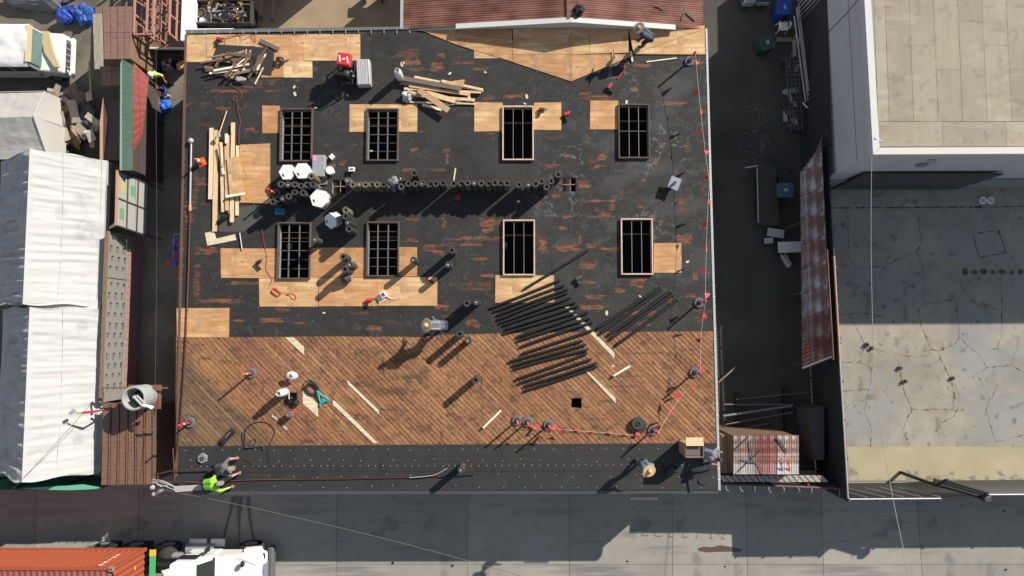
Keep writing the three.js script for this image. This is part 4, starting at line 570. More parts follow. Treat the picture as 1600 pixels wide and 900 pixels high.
{ const a = W(209, 98, 2.8), b = W(208, 236, 2.8), c = W(214, 236, 1.9), d = W(234, 118, 1.9), t = T('red_roof', 'faded red corrugated lean-to roof beside the green strip', 'roof', V(a.x, 0, b.z)); wpart(t, 'roof_sheet', corr(a, b, W(222, 215, 2.2), W(233, 122, 2.2), 10, .012), M.redRoof); wpart(t, 'post', rod(V(d.x - .2, 0, d.z + .1), V(d.x - .2, 1.95, d.z + .1), .05, 6), M.darksteel); wpart(t, 'post', rod(V(c.x, 0, c.z - 1), V(c.x, 2.1, c.z - 1), .05, 6), M.darksteel); }
// stake-bed truck with pink frames
{
  const c = W(236, 30, 0), t = T('stake_bed_truck', 'tall pink-framed stake-bed truck body parked behind the roof', 'truck', c); const x0 = W(208, 50, 2.7).x - c.x, x1 = W(238, 50, 2.7).x - c.x, z1 = W(230, 53, 2.7).z - c.z, z0 = z1 - 5.5, xm = (x0 + x1) / 2;
  part(t, 'bed', box(x1 - x0 + .9, .14, z1 - z0, xm + .4, 1.15, (z0 + z1) / 2), M.oldwood[1]); part(t, 'bed_edge', box(x1 - x0 + .9, .16, .06, xm + .4, 1.17, z1 + .04), M.white);
  for (const x of [x0, xm + .15, x1, x1 + .75]) { const pn = part(t, 'stake_panel', box(.07, .1, z1 - z0, x, 2.65, (z0 + z1) / 2), M.beam); part(pn, 'rail', box(.05, .1, z1 - z0, x, 2.0, (z0 + z1) / 2), M.beam); for (let k = 0; k < 7; k++) part(pn, 'stake', box(.06, 1.5, .07, x, 1.95, z1 - .05 - k * .9), M.beam); }
  for (let k = 0; k < 5; k++) part(t, 'cross_bar', bar(V(x0 + .05, 2.6, z1 - .6 - k * 1.0), V(x1 - .05, 2.6, z1 - .1 - k * 1.0), .05, .05), M.beam);
  part(t, 'tail_rail', box(x1 - x0, .1, .07, xm, 2.65, z1), M.beam); part(t, 'white_side', box(.28, 1.0, z1 - z0, x1 + 1.1, 1.5, (z0 + z1) / 2), M.white); part(t, 'chassis', box(.9, .3, z1 - z0 + .2, xm + .3, .85, (z0 + z1) / 2), M.black);
  for (const x of [x0 + .3, x1 + .7]) { const wh = part(t, 'wheel', cyl(.45, .45, .3, 22).rotateZ(Math.PI / 2).translate(x, .45, z1 - .9), M.rubber); part(wh, 'rim', cyl(.25, .25, .32, 16).rotateZ(Math.PI / 2).translate(x, .45, z1 - .9), M.steel); }
}
// glazed frame with six panes
{
  const t = T('glazed_frame', 'rusty framed glazed panel leaning beside the alley with coloured stickers', 'panel', V(W(208, 310, 2.2).x, 0, W(208, 310, 2.2).z));
  const a = W(184, 266, 2.8), b = W(232, 288, 1.4), c = W(229, 368, 1.4), d = W(182, 352, 2.8), L = (u, v) => a.clone().lerp(b, u).lerp(d.clone().lerp(c, u), v);
  for (let i = 0; i < 3; i++) for (let j = 0; j < 2; j++) { const q = [L(i / 3 + .02, j / 2 + .015), L((i + 1) / 3 - .02, j / 2 + .015), L((i + 1) / 3 - .02, (j + 1) / 2 - .015), L(i / 3 + .02, (j + 1) / 2 - .015)]; const g = corr(q[0], q[1], q[2], q[3], 1, 0); const pn = wpart(t, 'pane', g, mat(.3, .3, .28, .4)); if (i < 2 && i + j < 2) { const m = .3, s = [L(i / 3 + .1, j / 2 + .16), L(i / 3 + .24, j / 2 + .16), L(i / 3 + .24, j / 2 + .36), L(i / 3 + .1, j / 2 + .36)].map(p => p.clone().add(V(.004, .012, 0))); wpart(pn, 'sticker', corr(s[0], s[1], s[2], s[3], 1, 0), i + j ? mat(.1, .25, .12) : mat(.36, .33, .1)); } }
  for (const u of [0, 1 / 3, 2 / 3, 1]) wpart(t, 'frame_bar', bar(L(u, 0).add(V(0, .02, 0)), L(u, 1).add(V(0, .02, 0)), u ? .04 : .12, .05), u ? M.darksteel : M.copper); for (const v of [0, .5, 1]) wpart(t, 'frame_bar', bar(L(0, v).add(V(0, .045, 0)), L(1, v).add(V(0, .045, 0)), .05, .05), M.darksteel);
  wpart(t, 'frame_post', rod(V(a.x, 0, a.z), a, .04, 6), M.rust); wpart(t, 'frame_post', rod(V(d.x, 0, d.z), d, .04, 6), M.rust); for (const p of [b, c]) wpart(t, 'frame_post', rod(V(p.x, 0, p.z), p, .04, 6), M.rust);
}
// breeze-block wall with oblong holes on a brick footing
{
  const X = -18.15, zA = W(180, 362, 2.5).z, zB = W(165, 628, 2.5).z, t = T('breeze_block_wall', 'grey screen wall pierced with oblong holes on a pink brick footing', 'wall', V(X, 0, (zA + zB) / 2));
  const sec = (z0, z1) => { const s = new THREE.Shape([new THREE.Vector2(z0, 1.05), new THREE.Vector2(z1, 1.05), new THREE.Vector2(z1, 2.7), new THREE.Vector2(z0, 2.7)]); let k = 0; for (let z = z0 + .15; z < z1 - .4; z += .46, k++) for (let r = 0; r < 3; r++) { const y = 1.2 + r * .5 + (k % 2) * .13, l = .2 + .06 * ((k * 5 + r * 3) % 3); s.holes.push(new THREE.Path([new THREE.Vector2(z, y), new THREE.Vector2(z, y + .2), new THREE.Vector2(z + l, y + .2), new THREE.Vector2(z + l, y)])); } return new THREE.ExtrudeGeometry(s, { depth: .1, bevelEnabled: false }).rotateY(-Math.PI / 2).translate(X, 0, 0); };
  const zm = zA + 2.1; wpart(t, 'block_panel', sec(zA, zm - .02), M.blockGrey); wpart(t, 'block_panel', sec(zm + .02, zB), M.blockGrey);
  wpart(t, 'coping', box(.16, .05, zB - zA, X - .05, 2.73, (zA + zB) / 2), M.oldwood[1]);
  const bg = new THREE.BoxGeometry(.12, .2, .29); for (let r = 0; r < 5; r++) for (let z = zA + (r % 2) * .15, k = 0; z < zB - .2; z += .305, k++) { const o = part(t, 'brick', bg, M.brick); o.position.set(rr(-.006, .006), .11 + r * .21, z - (zA + zB) / 2 + .15); }
}
// brown standing-seam roof with open tank
{
  const H = 3, q = poly([[160, 630], [240, 630], [240, 757], [157, 758]], H), t = T('standing_seam_roof', 'brown metal roofed shed carrying an open pale drum beside the tents', 'shed', V((q[0].x + q[1].x) / 2, 0, (q[0].z + q[2].z) / 2)); wpart(t, 'wall', prism(inset(q, .08), 0, H - .06), M.oldwood[0]); wpart(t, 'roof_base', prism(q, H - .055, H - .03), M.black);
  const n = 6; for (let k = 0; k < n; k++) { const L = (i, u) => q[i].clone().lerp(q[i === 0 ? 1 : 2], u); const A = q[0].clone().lerp(q[1], k / n + .012), B = q[0].clone().lerp(q[1], (k + 1) / n - .012), C = q[3].clone().lerp(q[2], (k + 1) / n - .012), D = q[3].clone().lerp(q[2], k / n + .012); wpart(t, 'roof_panel', prism([A, B, C, D], H - .029, H, [], .008), mat(.25, .135, .09, .6, { map: grainTex })); wpart(t, 'standing_seam', bar(V(B.x + .02, H + .02, B.z), V(C.x + .02, H + .02, C.z), .025, .07), M.brownRoof); }
  for (const [a, b, c, d] of [[160, 606, 262, 606], [162, 624, 160, 606], [218, 672, 244, 670], [160, 630, 220, 632]]) wpart(t, 'roof_rail', bar(W(a, b, H + .25), W(c, d, H + .25), .06, .06), M.brownRoof); wpart(t, 'platform', prism(poly([[196, 602], [248, 602], [246, 640], [200, 638]], H + .3), H + .0, H + .08), M.rust);
  const d = T('open_drum', 'pale open-topped drum with pipes inside standing on the brown roof', 'drum', W(228, 619, H + .08)); part(d, 'drum_wall', lathe([[.42, .02], [.5, 0], [.52, .05], [.52, .95], [.51, 1], [.43, 1], [.42, .96], [.42, .05], [.0, .04]], 40), mat(.33, .345, .36, .65)); part(d, 'drum_floor', cyl(.42, .42, .03, 30, 0, .08, 0), M.black); part(d, 'pipe', merge([rod(V(-.05, .1, -.1), V(.0, .95, -.05), .07), rod(V(.0, .95, -.05), V(.4, 1.02, .3), .05), rod(V(.1, .9, -.1), V(.5, 1.0, .22), .05)]), M.galv); part(d, 'fitting', merge([rod(V(.4, 1.02, .28), V(.62, .6, .42), .07), rod(V(.5, .9, .3), V(.75, .9, .45), .05)]), M.whiteM);
  const lm = T('street_lamp_arm', 'red tipped lamp arm reaching over the white tent from the brown roof', 'lamp', W(163, 640, H)); part(lm, 'post', rod(V(0, 0, 0), V(0, .6, 0), .04, 8), M.rust); part(lm, 'arm', rod(V(0, .58, 0), V(-.55, .62, .06), .05, 8), M.red); part(lm, 'lamp_head', rbox(.34, .1, .14, .03, -.95, .68, .0, .7), M.galv); part(lm, 'arm_tip', rod(V(-.55, .62, .06), V(-.85, .68, .05), .025, 6), M.steel);
}
{ const a = W(-120, 766, 2.85), b = W(157, 764, 2.85), t = T('green_tarp_fence', 'fence with faded green tarp along the alley below the tents', 'fence', V(b.x, 0, b.z)); wpart(t, 'tarp', corr(V(a.x, .05, a.z), V(b.x, .05, b.z), b, a, 40, .03), mat(.05, .22, .15, .8)); wpart(t, 'tarp_fold', prism(poly([[30, 763], [105, 759], [128, 757], [157, 762], [150, 764], [110, 766], [60, 765]], 2.87), 2.83, 2.87), mat(.12, .42, .31, .7)); for (let k = 0; k <= 4; k++) { const p = a.clone().lerp(b, k / 4); wpart(t, 'fence_post', rod(V(p.x, 0, p.z - .08), V(p.x, 2.8, p.z - .08), .04, 6), M.darksteel); } }
// junk between canopy and sheds
const junkW = [wood(.5, .44, .36), wood(.42, .36, .28), wood(.55, .40, .18), wood(.6, .5, .36)];
[[82, 155, 92, 133, .3, 'grey plank leaning up behind the tarp canopy corner'], [70, 158, 108, 142, .12, 'thin grey stick over the junk heap'], [64, 200, 92, 190, .45, 'broad grey panel in the junk heap'], [62, 206, 94, 198, .3, 'grey plank with slots in the junk heap'], [93, 174, 103, 212, .28, 'ochre yellow board in the junk heap'], [88, 216, 106, 214, .28, 'ochre board end at the foot of the junk heap'], [82, 236, 98, 226, .25, 'pale board lying apart from the junk heap'], [74, 232, 94, 248, .16, 'round timber post beside the tent corner'], [112, 156, 119, 192, .42, 'tan cardboard stack leaning under the grey sheet'], [118, 196, 136, 212, .4, 'brown cardboard sheet on the junk heap'], [140, 96, 142, 150, .1, 'curved grey pipe on the ground near the shed']]
  .forEach(([a, b, c, d, w, lb], i) => solo('junk_board', lb, 'board', bar(W(a, b, .8 + .12 * (i % 5)), W(c, d, .9 + .12 * (i % 4)), w, .05), junkW[i % 4]));
solo('plastic_sheet', 'crumpled white plastic sheet on the junk heap', 'sheet', lump(.55, .35, .45, 4, 8), mat(.55, .57, .57, .6), W(76, 177, 1.0)); solo('dark_sheet', 'dark grey crumpled sheet over the cardboard stack', 'sheet', lump(.62, .35, .4, 4, 11).scale(.8, 1, 1.4), mat(.085, .085, .095, .8), W(137, 187, .6)); solo('dark_tarp_heap', 'dark grey tarp heap at the rear of the yard', 'tarp', lump(1.2, .4, .3, 4, 14).scale(1.4, 1, .7), mat(.11, .115, .125, .8), W(72, -2, 0)); solo('teal_jug', 'small teal plastic jug beside the junk heap', 'jug', merge([rbox(.2, .26, .14, .05, 0, .13, 0), cyl(.03, .03, .06, 10, .05, .29, 0)]), M.teal, W(73, 218, 0));
{ const t = T('bush', 'small leafy green plant growing beside the tent corner', 'plant', W(112, 242, 0)); part(t, 'stem', merge([0, 1, 2, 3].map(k => rod(V(0, 0, 0), V(rr(-.3, .3), .5, rr(-.3, .3)), .012, 5))), M.oldwood[1]); const gs = []; for (let k = 0; k < 260; k++) { const a = rr(0, 6.3), r = .5 * Math.sqrt(rnd()), y = .2 + rr(0, .5) * (1 - r); gs.push(new THREE.CircleGeometry(rr(.03, .055), 5).rotateX(-1.5 + rr(-.8, .8)).rotateZ(rr(-.7, .7)).translate(Math.cos(a) * r * 1.2, y, Math.sin(a) * r)); } part(t, 'foliage', merge(gs), mat(.09, .12, .035, .8)); }
for (let k = 0; k < 26; k++) { const x = rr(76, 150), y = rr(140, 240), a = rr(0, 3.1), l = rr(5, 15), h = rr(.5, 1.3); solo('heap_board', 'odd weathered board lying in the junk heap by the tarp canopy', 'board', bar(W(x - Math.cos(a) * l, y - Math.sin(a) * l, h), W(x + Math.cos(a) * l, y + Math.sin(a) * l, h + rr(-.2, .2)), rr(.08, .4), rr(.02, .06)), [...junkW, M.tarp, M.oldwood[1], M.darksteel][k % 7], V(0, 0, 0), 'odd boards in the junk heap'); }
solo('junk_mound', 'brown mound of rubbish under the boards by the tarp canopy', 'rubbish', lump(1.25, .55, .35, 4, 61).scale(1, 1, 1.35), M.oldwood[3], W(108, 195, 0));
// buckets and crates in the sunlit alley corner
function bucket(px, py, r, h, m, lb, nm = 'bucket') { const t = T(nm, lb, nm === 'barrel' ? 'barrel' : 'bucket', W(px, py, 0)); part(t, 'shell', lathe([[0, .01], [r * .85, 0], [r, h - .02], [r + .012, h], [r - .012, h], [r * .82, .02], [0, .02]], 22), m); part(t, 'rim', lathe([[r - .01, h - .03], [r + .02, h - .03], [r + .02, h + .005], [r - .01, h + .005]], 22), m); part(t, 'handle', new THREE.TorusGeometry(r, .006, 5, 18, Math.PI).rotateX(-.35).translate(0, h - .02, 0), M.steel); return t; }
bucket(246, 110, .27, .55, M.blue, 'dark blue open bucket near the red crate'); bucket(258, 147, .27, .5, mat(.03, .07, .2, .5), 'blue bucket beside the person in the hard hat'); bucket(246, 186, .25, .6, M.black, 'black open barrel by the red roof end', 'barrel'); bucket(251, 194, .25, .6, mat(.05, .045, .04), 'brown-black open barrel at the shadow edge', 'barrel'); bucket(286, 106, .3, .6, mat(.02, .04, .16, .5), 'navy bucket with bright rags against the building wall');
solo('rag_heap', 'orange and lime rags lying in the navy bucket', 'rag', lump(.2, .6, .4, 3, 21), mat(.6, .35, .12), W(284, 103, .55)); solo('blue_bag', 'bright blue crumpled bag in the sunlit alley', 'bag', lump(.32, .8, .35, 4, 23), mat(.01, .10, .5, .5), W(259, 168, 0));
{ const t = T('crate', 'grey open crate holding red and white cans', 'crate', W(266, 103, 0), null, .4); part(t, 'crate_box', merge([box(.5, .03, .4, 0, .02, 0), box(.5, .3, .02, 0, .15, .2), box(.5, .3, .02, 0, .15, -.2), box(.02, .3, .4, .25, .15, 0), box(.02, .3, .4, -.25, .15, 0)]), M.tarp); for (let k = 0; k < 5; k++) part(t, 'can', cyl(.07, .07, .24, 14, -.16 + .16 * (k % 3), .15, k > 2 ? .09 : -.08), k % 2 ? M.red : M.white); }
{ const t = T('tool_chest', 'grey lidded tool chest standing against the red roof', 'chest', W(248, 166, 0)); part(t, 'chest_body', rbox(.52, .45, .6, .03, 0, .225, 0), mat(.10, .095, .09, .7)); part(t, 'lid', rbox(.55, .08, .63, .03, 0, .49, 0), mat(.13, .125, .115, .7)); part(t, 'latch', box(.04, .08, .06, .285, .44, 0), M.steel); }
{ const t = T('small_box', 'small grey carton beside the blue bucket in the alley', 'box', W(261, 150, 0), null, .5); part(t, 'carton', box(.28, .25, .3, 0, .125, 0), M.tarp); part(t, 'flap', box(.28, .01, .14, 0, .265, .05, 0, .2), mat(.3, .29, .27)); }
solo('pallet_board', 'brown timber leaning in the shade below the stake truck', 'board', bar(W(205, 84, .8), W(236, 112, .1), .16, .06), wood(.45, .3, .18)); solo('long_board', 'second brown timber leaning beside the first below the truck', 'board', bar(W(200, 70, 1.0), W(222, 98, .2), .2, .05), wood(.36, .22, .12));
// scrap trailer and forks at the top
{
  const t = T('scrap_trailer', 'rusty trailer heaped with scrap metal behind the roof', 'trailer', W(348, 25, 0)); const x0 = W(296, 25, 1).x, x1 = W(393, 25, 1).x, z0 = W(0, 2, 1).z, z1 = W(0, 37, 1).z; wpart(t, 'bed', box(x1 - x0, .1, z1 - z0, (x0 + x1) / 2, .75, (z0 + z1) / 2), M.oldwood[0]);
  for (const z of [z0, z1]) wpart(t, 'side_board', box(x1 - x0, .35, .05, (x0 + x1) / 2, .95, z), M.darksteel); for (const x of [x0, x1]) wpart(t, 'end_board', box(.05, .35, z1 - z0, x, .95, (z0 + z1) / 2), M.darksteel); wpart(t, 'rail', rod(V(x0, 1.1, z1 + .35), V(x1 - .8, 1.15, z1 + .35), .05, 8), M.white); wpart(t, 'axle', box(x1 - x0, .5, .8, (x0 + x1) / 2, .45, (z0 + z1) / 2), M.black);
  for (const [dx, dz] of [[.7, 0], [.7, 1], [-.7, 0], [-.7, 1]]) wpart(t, 'wheel', cyl(.35, .35, .2, 18).rotateX(Math.PI / 2).translate((x0 + x1) / 2 + dx, .35, dz ? z0 + .1 : z1 - .1), M.rubber);
  const cols = [M.steel, M.darksteel, M.galv, M.rust, mat(.5, .38, .05, .6), mat(.03, .035, .06), M.oldwood[3], M.black]; for (let k = 0; k < 8; k++) { const gs = []; for (let j = 0; j < 14; j++) { const a = rr(0, 6.28), l = rr(.1, .45), c = V(rr(x0 + 1, x1 - .3), rr(.95, 1.25), rr(z0 + .15, z1 - .15)), d = V(Math.cos(a) * l, rr(-.12, .12), Math.sin(a) * l * .6); gs.push(j % 3 ? rod(c.clone().sub(d), c.clone().add(d), rr(.012, .045), 6) : box(rr(.06, .25), rr(.03, .15), rr(.05, .2), c.x, c.y, c.z, a)); } const o = wpart(t, 'scrap', merge(gs), cols[k]); o.userData.kind = 'stuff'; }
  solo('white_jug', 'white plastic jug lying in the scrap trailer', 'jug', merge([rbox(.42, .24, .26, .08, 0, .12, 0), cyl(.06, .06, .1, 10).rotateZ(1.57).translate(.25, .14, .05)]), M.white, V(W(318, 32, 1).x, .81, W(318, 32, 1).z), null, -.2); solo('wire_ring', 'pale metal hoop lying in the scrap trailer', 'hoop', new THREE.TorusGeometry(.24, .03, 8, 28).rotateX(Math.PI / 2).translate(0, .03, 0), M.galv, V(W(312, 18, 1).x, .81, W(312, 18, 1).z));
  const f = T('fork_carriage', 'pair of steel forks on a dark lift carriage behind the roof', 'forklift', W(418, 4, 0)); for (const [a, b, c, d] of [[410, -8, 408, 30], [428, -14, 425, 33]]) { const o = wpart(f, 'fork', bar(W(a, b, .35), W(c, d, .3), .12, .07), wood(.34, .27, .2)); wpart(o, 'fork_tip', rod(W(c, d + 1, .3), W(c, d - 4, .3), .08, 8), M.darksteel); } wpart(f, 'carriage', box(1.6, 1.0, .3, W(418, -14, .5).x, .6, W(418, -14, .5).z), M.black); wpart(f, 'mast', box(1.1, 2.2, .4, W(400, -20, .5).x, 1.15, W(400, -24, .5).z), M.black);
  solo('tank', 'large round tank behind the roof casting a curved shadow', 'tank', lathe([[0, 0], [1.3, 0], [1.3, 2.8], [.9, 3.1], [0, 3.2]], 32), M.galv, V(W(520, -75, 0).x, 0, W(0, -75, 0).z)); 
  const bn = T('dark_bench', 'grey steel bench frame in the dark yard corner by the gable roof', 'bench', W(585, 0, 0)); part(bn, 'top', box(1.0, .06, .45, 0, .6, 0), M.galv); for (const s of [-1, 1]) part(bn, 'leg', box(.06, .6, .4, s * .42, .3, 0), M.darksteel); part(bn, 'rail', box(.9, .05, .04, 0, .3, .1), M.galv);
  solo('hose_hoop', 'dark hoop lying on the ground by the roof corner', 'hoop', new THREE.TorusGeometry(.2, .018, 6, 24).rotateX(Math.PI / 2).translate(0, .02, 0), M.darksteel, W(287, 58, 0));
}

// ---------------------------------------------------------------- things on the roof
const on = (x, y, h) => { const p = W(x, y, RH + h); return V(p.x, RH + .004, p.z); };        // foot of a thing whose top shows at the pixel
// upright rolls of roofing felt
const rollGeo = (r, h) => lathe([[r * .42, 0], [r, 0], [r, h], [r * .96, h + .004], [r * .45, h + .004], [r * .42, h - .01], [r * .42, 0]], 22);
const rollRing = (r, h) => lathe([[r * .72, h + .004], [r * .78, h + .008], [r * .84, h + .004]], 22);
const rollA = { g: [rollGeo(.145, 1.02), rollGeo(.135, 1.0)], ring: rollRing(.14, 1.02), wrap: [lathe([[.147, .3], [.149, .3], [.149, .36], [.147, .36]], 20), lathe([[.138, .62], [.140, .62], [.140, .68], [.138, .68]], 20)] };
function roll(x, y, k, m, lb, group, tilt = 0) {
  const t = T('roofing_roll', lb, 'roll', on(x, y, 1.02), group, rr(0, 6)); part(t, 'felt', rollA.g[k % 2], M.roll[m]); part(t, 'inner_layer', rollA.ring, m === 3 ? M.roll[2] : M.roll[(m + 2) % 3]); part(t, 'paper_band', rollA.wrap[k % 2], m === 3 ? M.roll[3] : M.rubber);
  t.scale.set(rr(.92, 1.08), rr(.93, 1.05), rr(.92, 1.08)); if (k % 7 === 1) part(t, 'core_plug', cyl(.045, .045, .03, 12, 0, .97, 0), M.tarp); if (k % 3 === 2) part(t, 'torn_wrapper', new THREE.CylinderGeometry(.152, .15, .34, 18, 1, true, 0, 3.4).translate(0, .5, 0), M.roll[3]);
}
const row = [[551, 288.5, 3], [561, 287, 3], [570.5, 288, 3], [580, 287, 3], [589.5, 288.5, 3], [599, 288.5, 1], [638, 287, 1], [648.5, 287, 2], [659, 286, 1], [672, 287, 1], [681, 287, 1], [691.5, 286, 1], [708.5, 287, 1], [720, 286, 2], [730.5, 286, 2], [741, 285, 2], [752, 286, 2], [763, 287, 1], [773, 286, 1], [782, 286, 1], [792, 286, 1]];
row.forEach(([x, y, m], i) => m === 3 ? roll(x, y, i, 3, ORD[i] + ' tan roll of the long row, counted from the western small opening', 'tan rolls in the long row') : roll(x, y, i, m, ORD[i - 5] + ' black roll of the long row, counted from the tan rolls', 'black rolls in the long row'));
[[811, 288], [826, 288], [837, 287], [846, 283], [854, 292], [861, 283], [872, 273]].forEach(([x, y], i) => roll(x, y, i, 1 + i % 2, ORD[6 - i] + ' black roll of the loose cluster, counted from the eastern small opening', 'rolls clustered by the eastern small opening'));
[[439, 288], [449.5, 288], [460, 288], [469.5, 290], [479, 288], [488.5, 288]].forEach(([x, y], i) => roll(x, y, i, 2, ORD[5 - i] + ' grey-black roll below the white boxes, counted from the wrapped pallet', 'rolls below the white boxes'));
[[425.5, 315], [441.5, 310], [451, 307], [460, 300.5], [473, 301]].forEach(([x, y], i) => roll(x, y, i, 1, ORD[i] + ' roll of the slanting row, counted from the loose plywood corner', 'rolls in the slanting second row'));
[[486.5, 275.5], [542.5, 281], [539.5, 328]].forEach(([x, y], i) => roll(x, y, i, 3, ['tan roofing roll tucked beside the two joined white boxes', 'tan roofing roll heading the long row by the small opening', 'tan roofing roll standing beside the tipped white box'][i]));
[[540, 338], [544, 347.5], [545.5, 358]].forEach(([x, y], i) => roll(x, y, i, 0, ORD[i] + ' reddish black roll below the tan roll at the tipped box', 'rolls beside the tipped white box'));
roll(627, 292, 0, 2, 'roofing roll standing forward of the long row by the plastic wrap'); roll(626, 278, 1, 1, 'roofing roll standing behind the long row by the plastic wrap'); roll(646.5, 270, 0, 0, 'tall black roofing roll behind the long row, apart from the others');
roll(492, 374, 1, 2, 'lone grey roofing roll beside the lower western skylight'); roll(535.5, 401, 0, 1, 'roofing roll on plywood, first of three between lower skylights'); roll(545.5, 413, 1, 2, 'roofing roll on plywood, middle of three between lower skylights'); roll(539, 421, 0, 1, 'roofing roll on plywood next to the dark bag'); roll(645.5, 405.5, 1, 1, 'single roofing roll on the plywood east of a lower skylight');
roll(705.5, 391, 0, 1, 'roofing roll standing on bare felt, farther of two near the plywood corner'); roll(700, 413, 1, 2, 'roofing roll standing on bare felt, closer to the plywood corner'); roll(729, 474, 0, 1, 'roofing roll of a pair northeast of the person in straw hat'); roll(744.5, 472, 1, 1, 'outer roofing roll of the pair northeast of the person in straw hat'); roll(718, 522, 0, 1, 'roofing roll standing at the edge of the board deck'); roll(731, 532, 1, 2, 'roofing roll with pale core at the edge of the board deck'); roll(743, 594, 0, 1, 'lone roofing roll in the middle of the board deck'); roll(720, 735, 1, 2, 'lone roofing roll on the front membrane beside the loose pipe');
solo('plastic_wrap', 'crumpled clear plastic wrap lying among the roll row', 'wrap', lump(.26, .8, .5, 4, 31), mat(.16, .18, .2, .3), on(613, 287, .2)); solo('dark_bag', 'dark grey bag slumped beside the rolls on plywood', 'bag', lump(.22, 1.3, .3, 3, 33), mat(.05, .055, .065, .7), roofP(543, 436, .018)); solo('red_rag', 'small dark red rag in the shade of the roll row', 'rag', lump(.13, .3, .4, 3, 35), mat(.3, .03, .04), roofP(715, 308));
// white hexagonal boxes
function hexbox(label, x, y, r, h, turn, tip) { const t = T('hexagonal_box', label, 'box', on(x, y, h), null, turn); part(t, 'box_body', cyl(r, r, h, 6, 0, h / 2, 0), mat(.42, .42, .43, .8)); const l = part(t, 'lid', new THREE.CylinderGeometry(r + .012, r + .012, .1, 6).translate(0, h - .03, 0), M.white); part(l, 'lid_crease', box(r * 1.4, .004, .012, 0, h + .023, 0, .6), mat(.55, .56, .58)); part(l, 'lid_label', box(.07, .004, .13, -r * .62, h + .023, .04), M.black); if (tip) { t.rotation.set(.35, 0, .5); t.position.y = RH + .10; } }
hexbox('white lidded hexagonal box with a dark label, western of two touching', 449, 269, .35, .66, .52); hexbox('white lidded hexagonal box touching the labelled box and the wrapped pallet', 472.5, 267, .36, .72, .55); hexbox('single white hexagonal box below the small opening', 499, 310, .40, .62, .3); hexbox('white hexagonal box tipped against the tan roll', 524, 341, .34, .4, .2, true);
{ const t = T('wrapped_pallet', 'grey plastic-wrapped pallet load with a pink label', 'pallet', roofP(502, 260)); part(t, 'load', rbox(.56, .3, .96, .04, -.03, .19, .05), mat(.3, .31, .32, .3)); for (let k = 0; k < 3; k++) part(t, 'pallet_board', box(.6, .03, .12, -.03, .02, -.35 + k * .4), M.oldwood[3]); part(t, 'label', box(.16, .006, .24, -.2, .345, -.28), mat(.8, .25, .5)); part(t, 'end_flap', box(.5, .02, .3, .05, .05, .68, .1), mat(.16, .165, .175)); }
{ const t = T('white_bucket', 'white lidded bucket beside the wrapped pallet', 'bucket', on(515, 266, .38)); part(t, 'shell', lathe([[0, 0], [.14, 0], [.165, .36], [0, .36]], 24), M.white); part(t, 'lid', lathe([[0, .375], [.15, .375], [.18, .37], [.18, .34], [.165, .34]], 24), M.white); part(t, 'handle', new THREE.TorusGeometry(.17, .006, 5, 16, Math.PI).rotateX(1.2).translate(0, .3, 0), M.steel); }
{ const t = T('small_carton', 'small white carton north of the white bucket', 'carton', roofP(520, 246), null, .8); part(t, 'carton', box(.2, .16, .2, 0, .08, 0), M.white); part(t, 'tape', box(.04, .002, .2, 0, .162, 0), mat(.6, .58, .5)); }
{ const t = T('vent_cap', 'small grey square vent cap standing on the roof near the roll row', 'vent', roofP(551, 266)); part(t, 'stack', box(.12, .14, .12, 0, .07, 0), M.darksteel); part(t, 'cap', rbox(.28, .06, .2, .02, 0, .17, 0), M.whiteM); part(t, 'slot', box(.16, .004, .07, 0, .202, 0), M.darksteel); }
{ const t = T('blue_tool_box', 'small blue and green box in the shade below the slanting rolls', 'box', roofP(438, 331), null, .05); part(t, 'body', rbox(.38, .16, .24, .03, 0, .08, 0), mat(.03, .18, .5)); part(t, 'trim', rbox(.42, .06, .28, .02, 0, .05, 0), mat(.12, .3, .22)); part(t, 'handle', box(.18, .03, .04, 0, .175, 0), M.black); }
for (const [a, b, c, d, lb] of [[712, 263, 709, 282, 'thin pale rod leaning behind the roll row'], [1010, 97, 1057, 91, 'narrow light batten lying on the felt near the cricket']]) solo('batten', lb, 'batten', bar(roofP(a, b, .02), roofP(c, d, .02), .05, .03), M.fresh);
// long black tubes
const TB = [[245, 210, 590, 0], [35, 328, 470, 155], [60, 350, 500, 185], [80, 372, 522, 210], [80, 402, 518, 233], [95, 422, 540, 265], [120, 437, 568, 293], [135, 462, 588, 318], [120, 490, 575, 358], [200, 515, 648, 358], [208, 537, 662, 395], [225, 577, 678, 422], [232, 622, 682, 472], [155, 672, 610, 540], [175, 697, 632, 565], [185, 717, 643, 598], [195, 785, 640, 622], [213, 810, 665, 660], [250, 828, 700, 685], [250, 858, 705, 705]].map(q => [760 + q[0] / 4.09, 400 + q[1] / 4.09, 760 + q[2] / 4.09, 400 + q[3] / 4.09, 0]);
TB[0][2] = 919; TB[0][3] = 391;
for (const q of [[470, 685, 905, 400], [490, 720, 912, 416], [550, 730, 975, 430], [565, 755, 992, 450], [605, 800, 1025, 490]]) TB.push([830 + q[0] / 4.5, 360 + q[1] / 4.5, 830 + q[2] / 4.5, 360 + q[3] / 4.5, 1]);
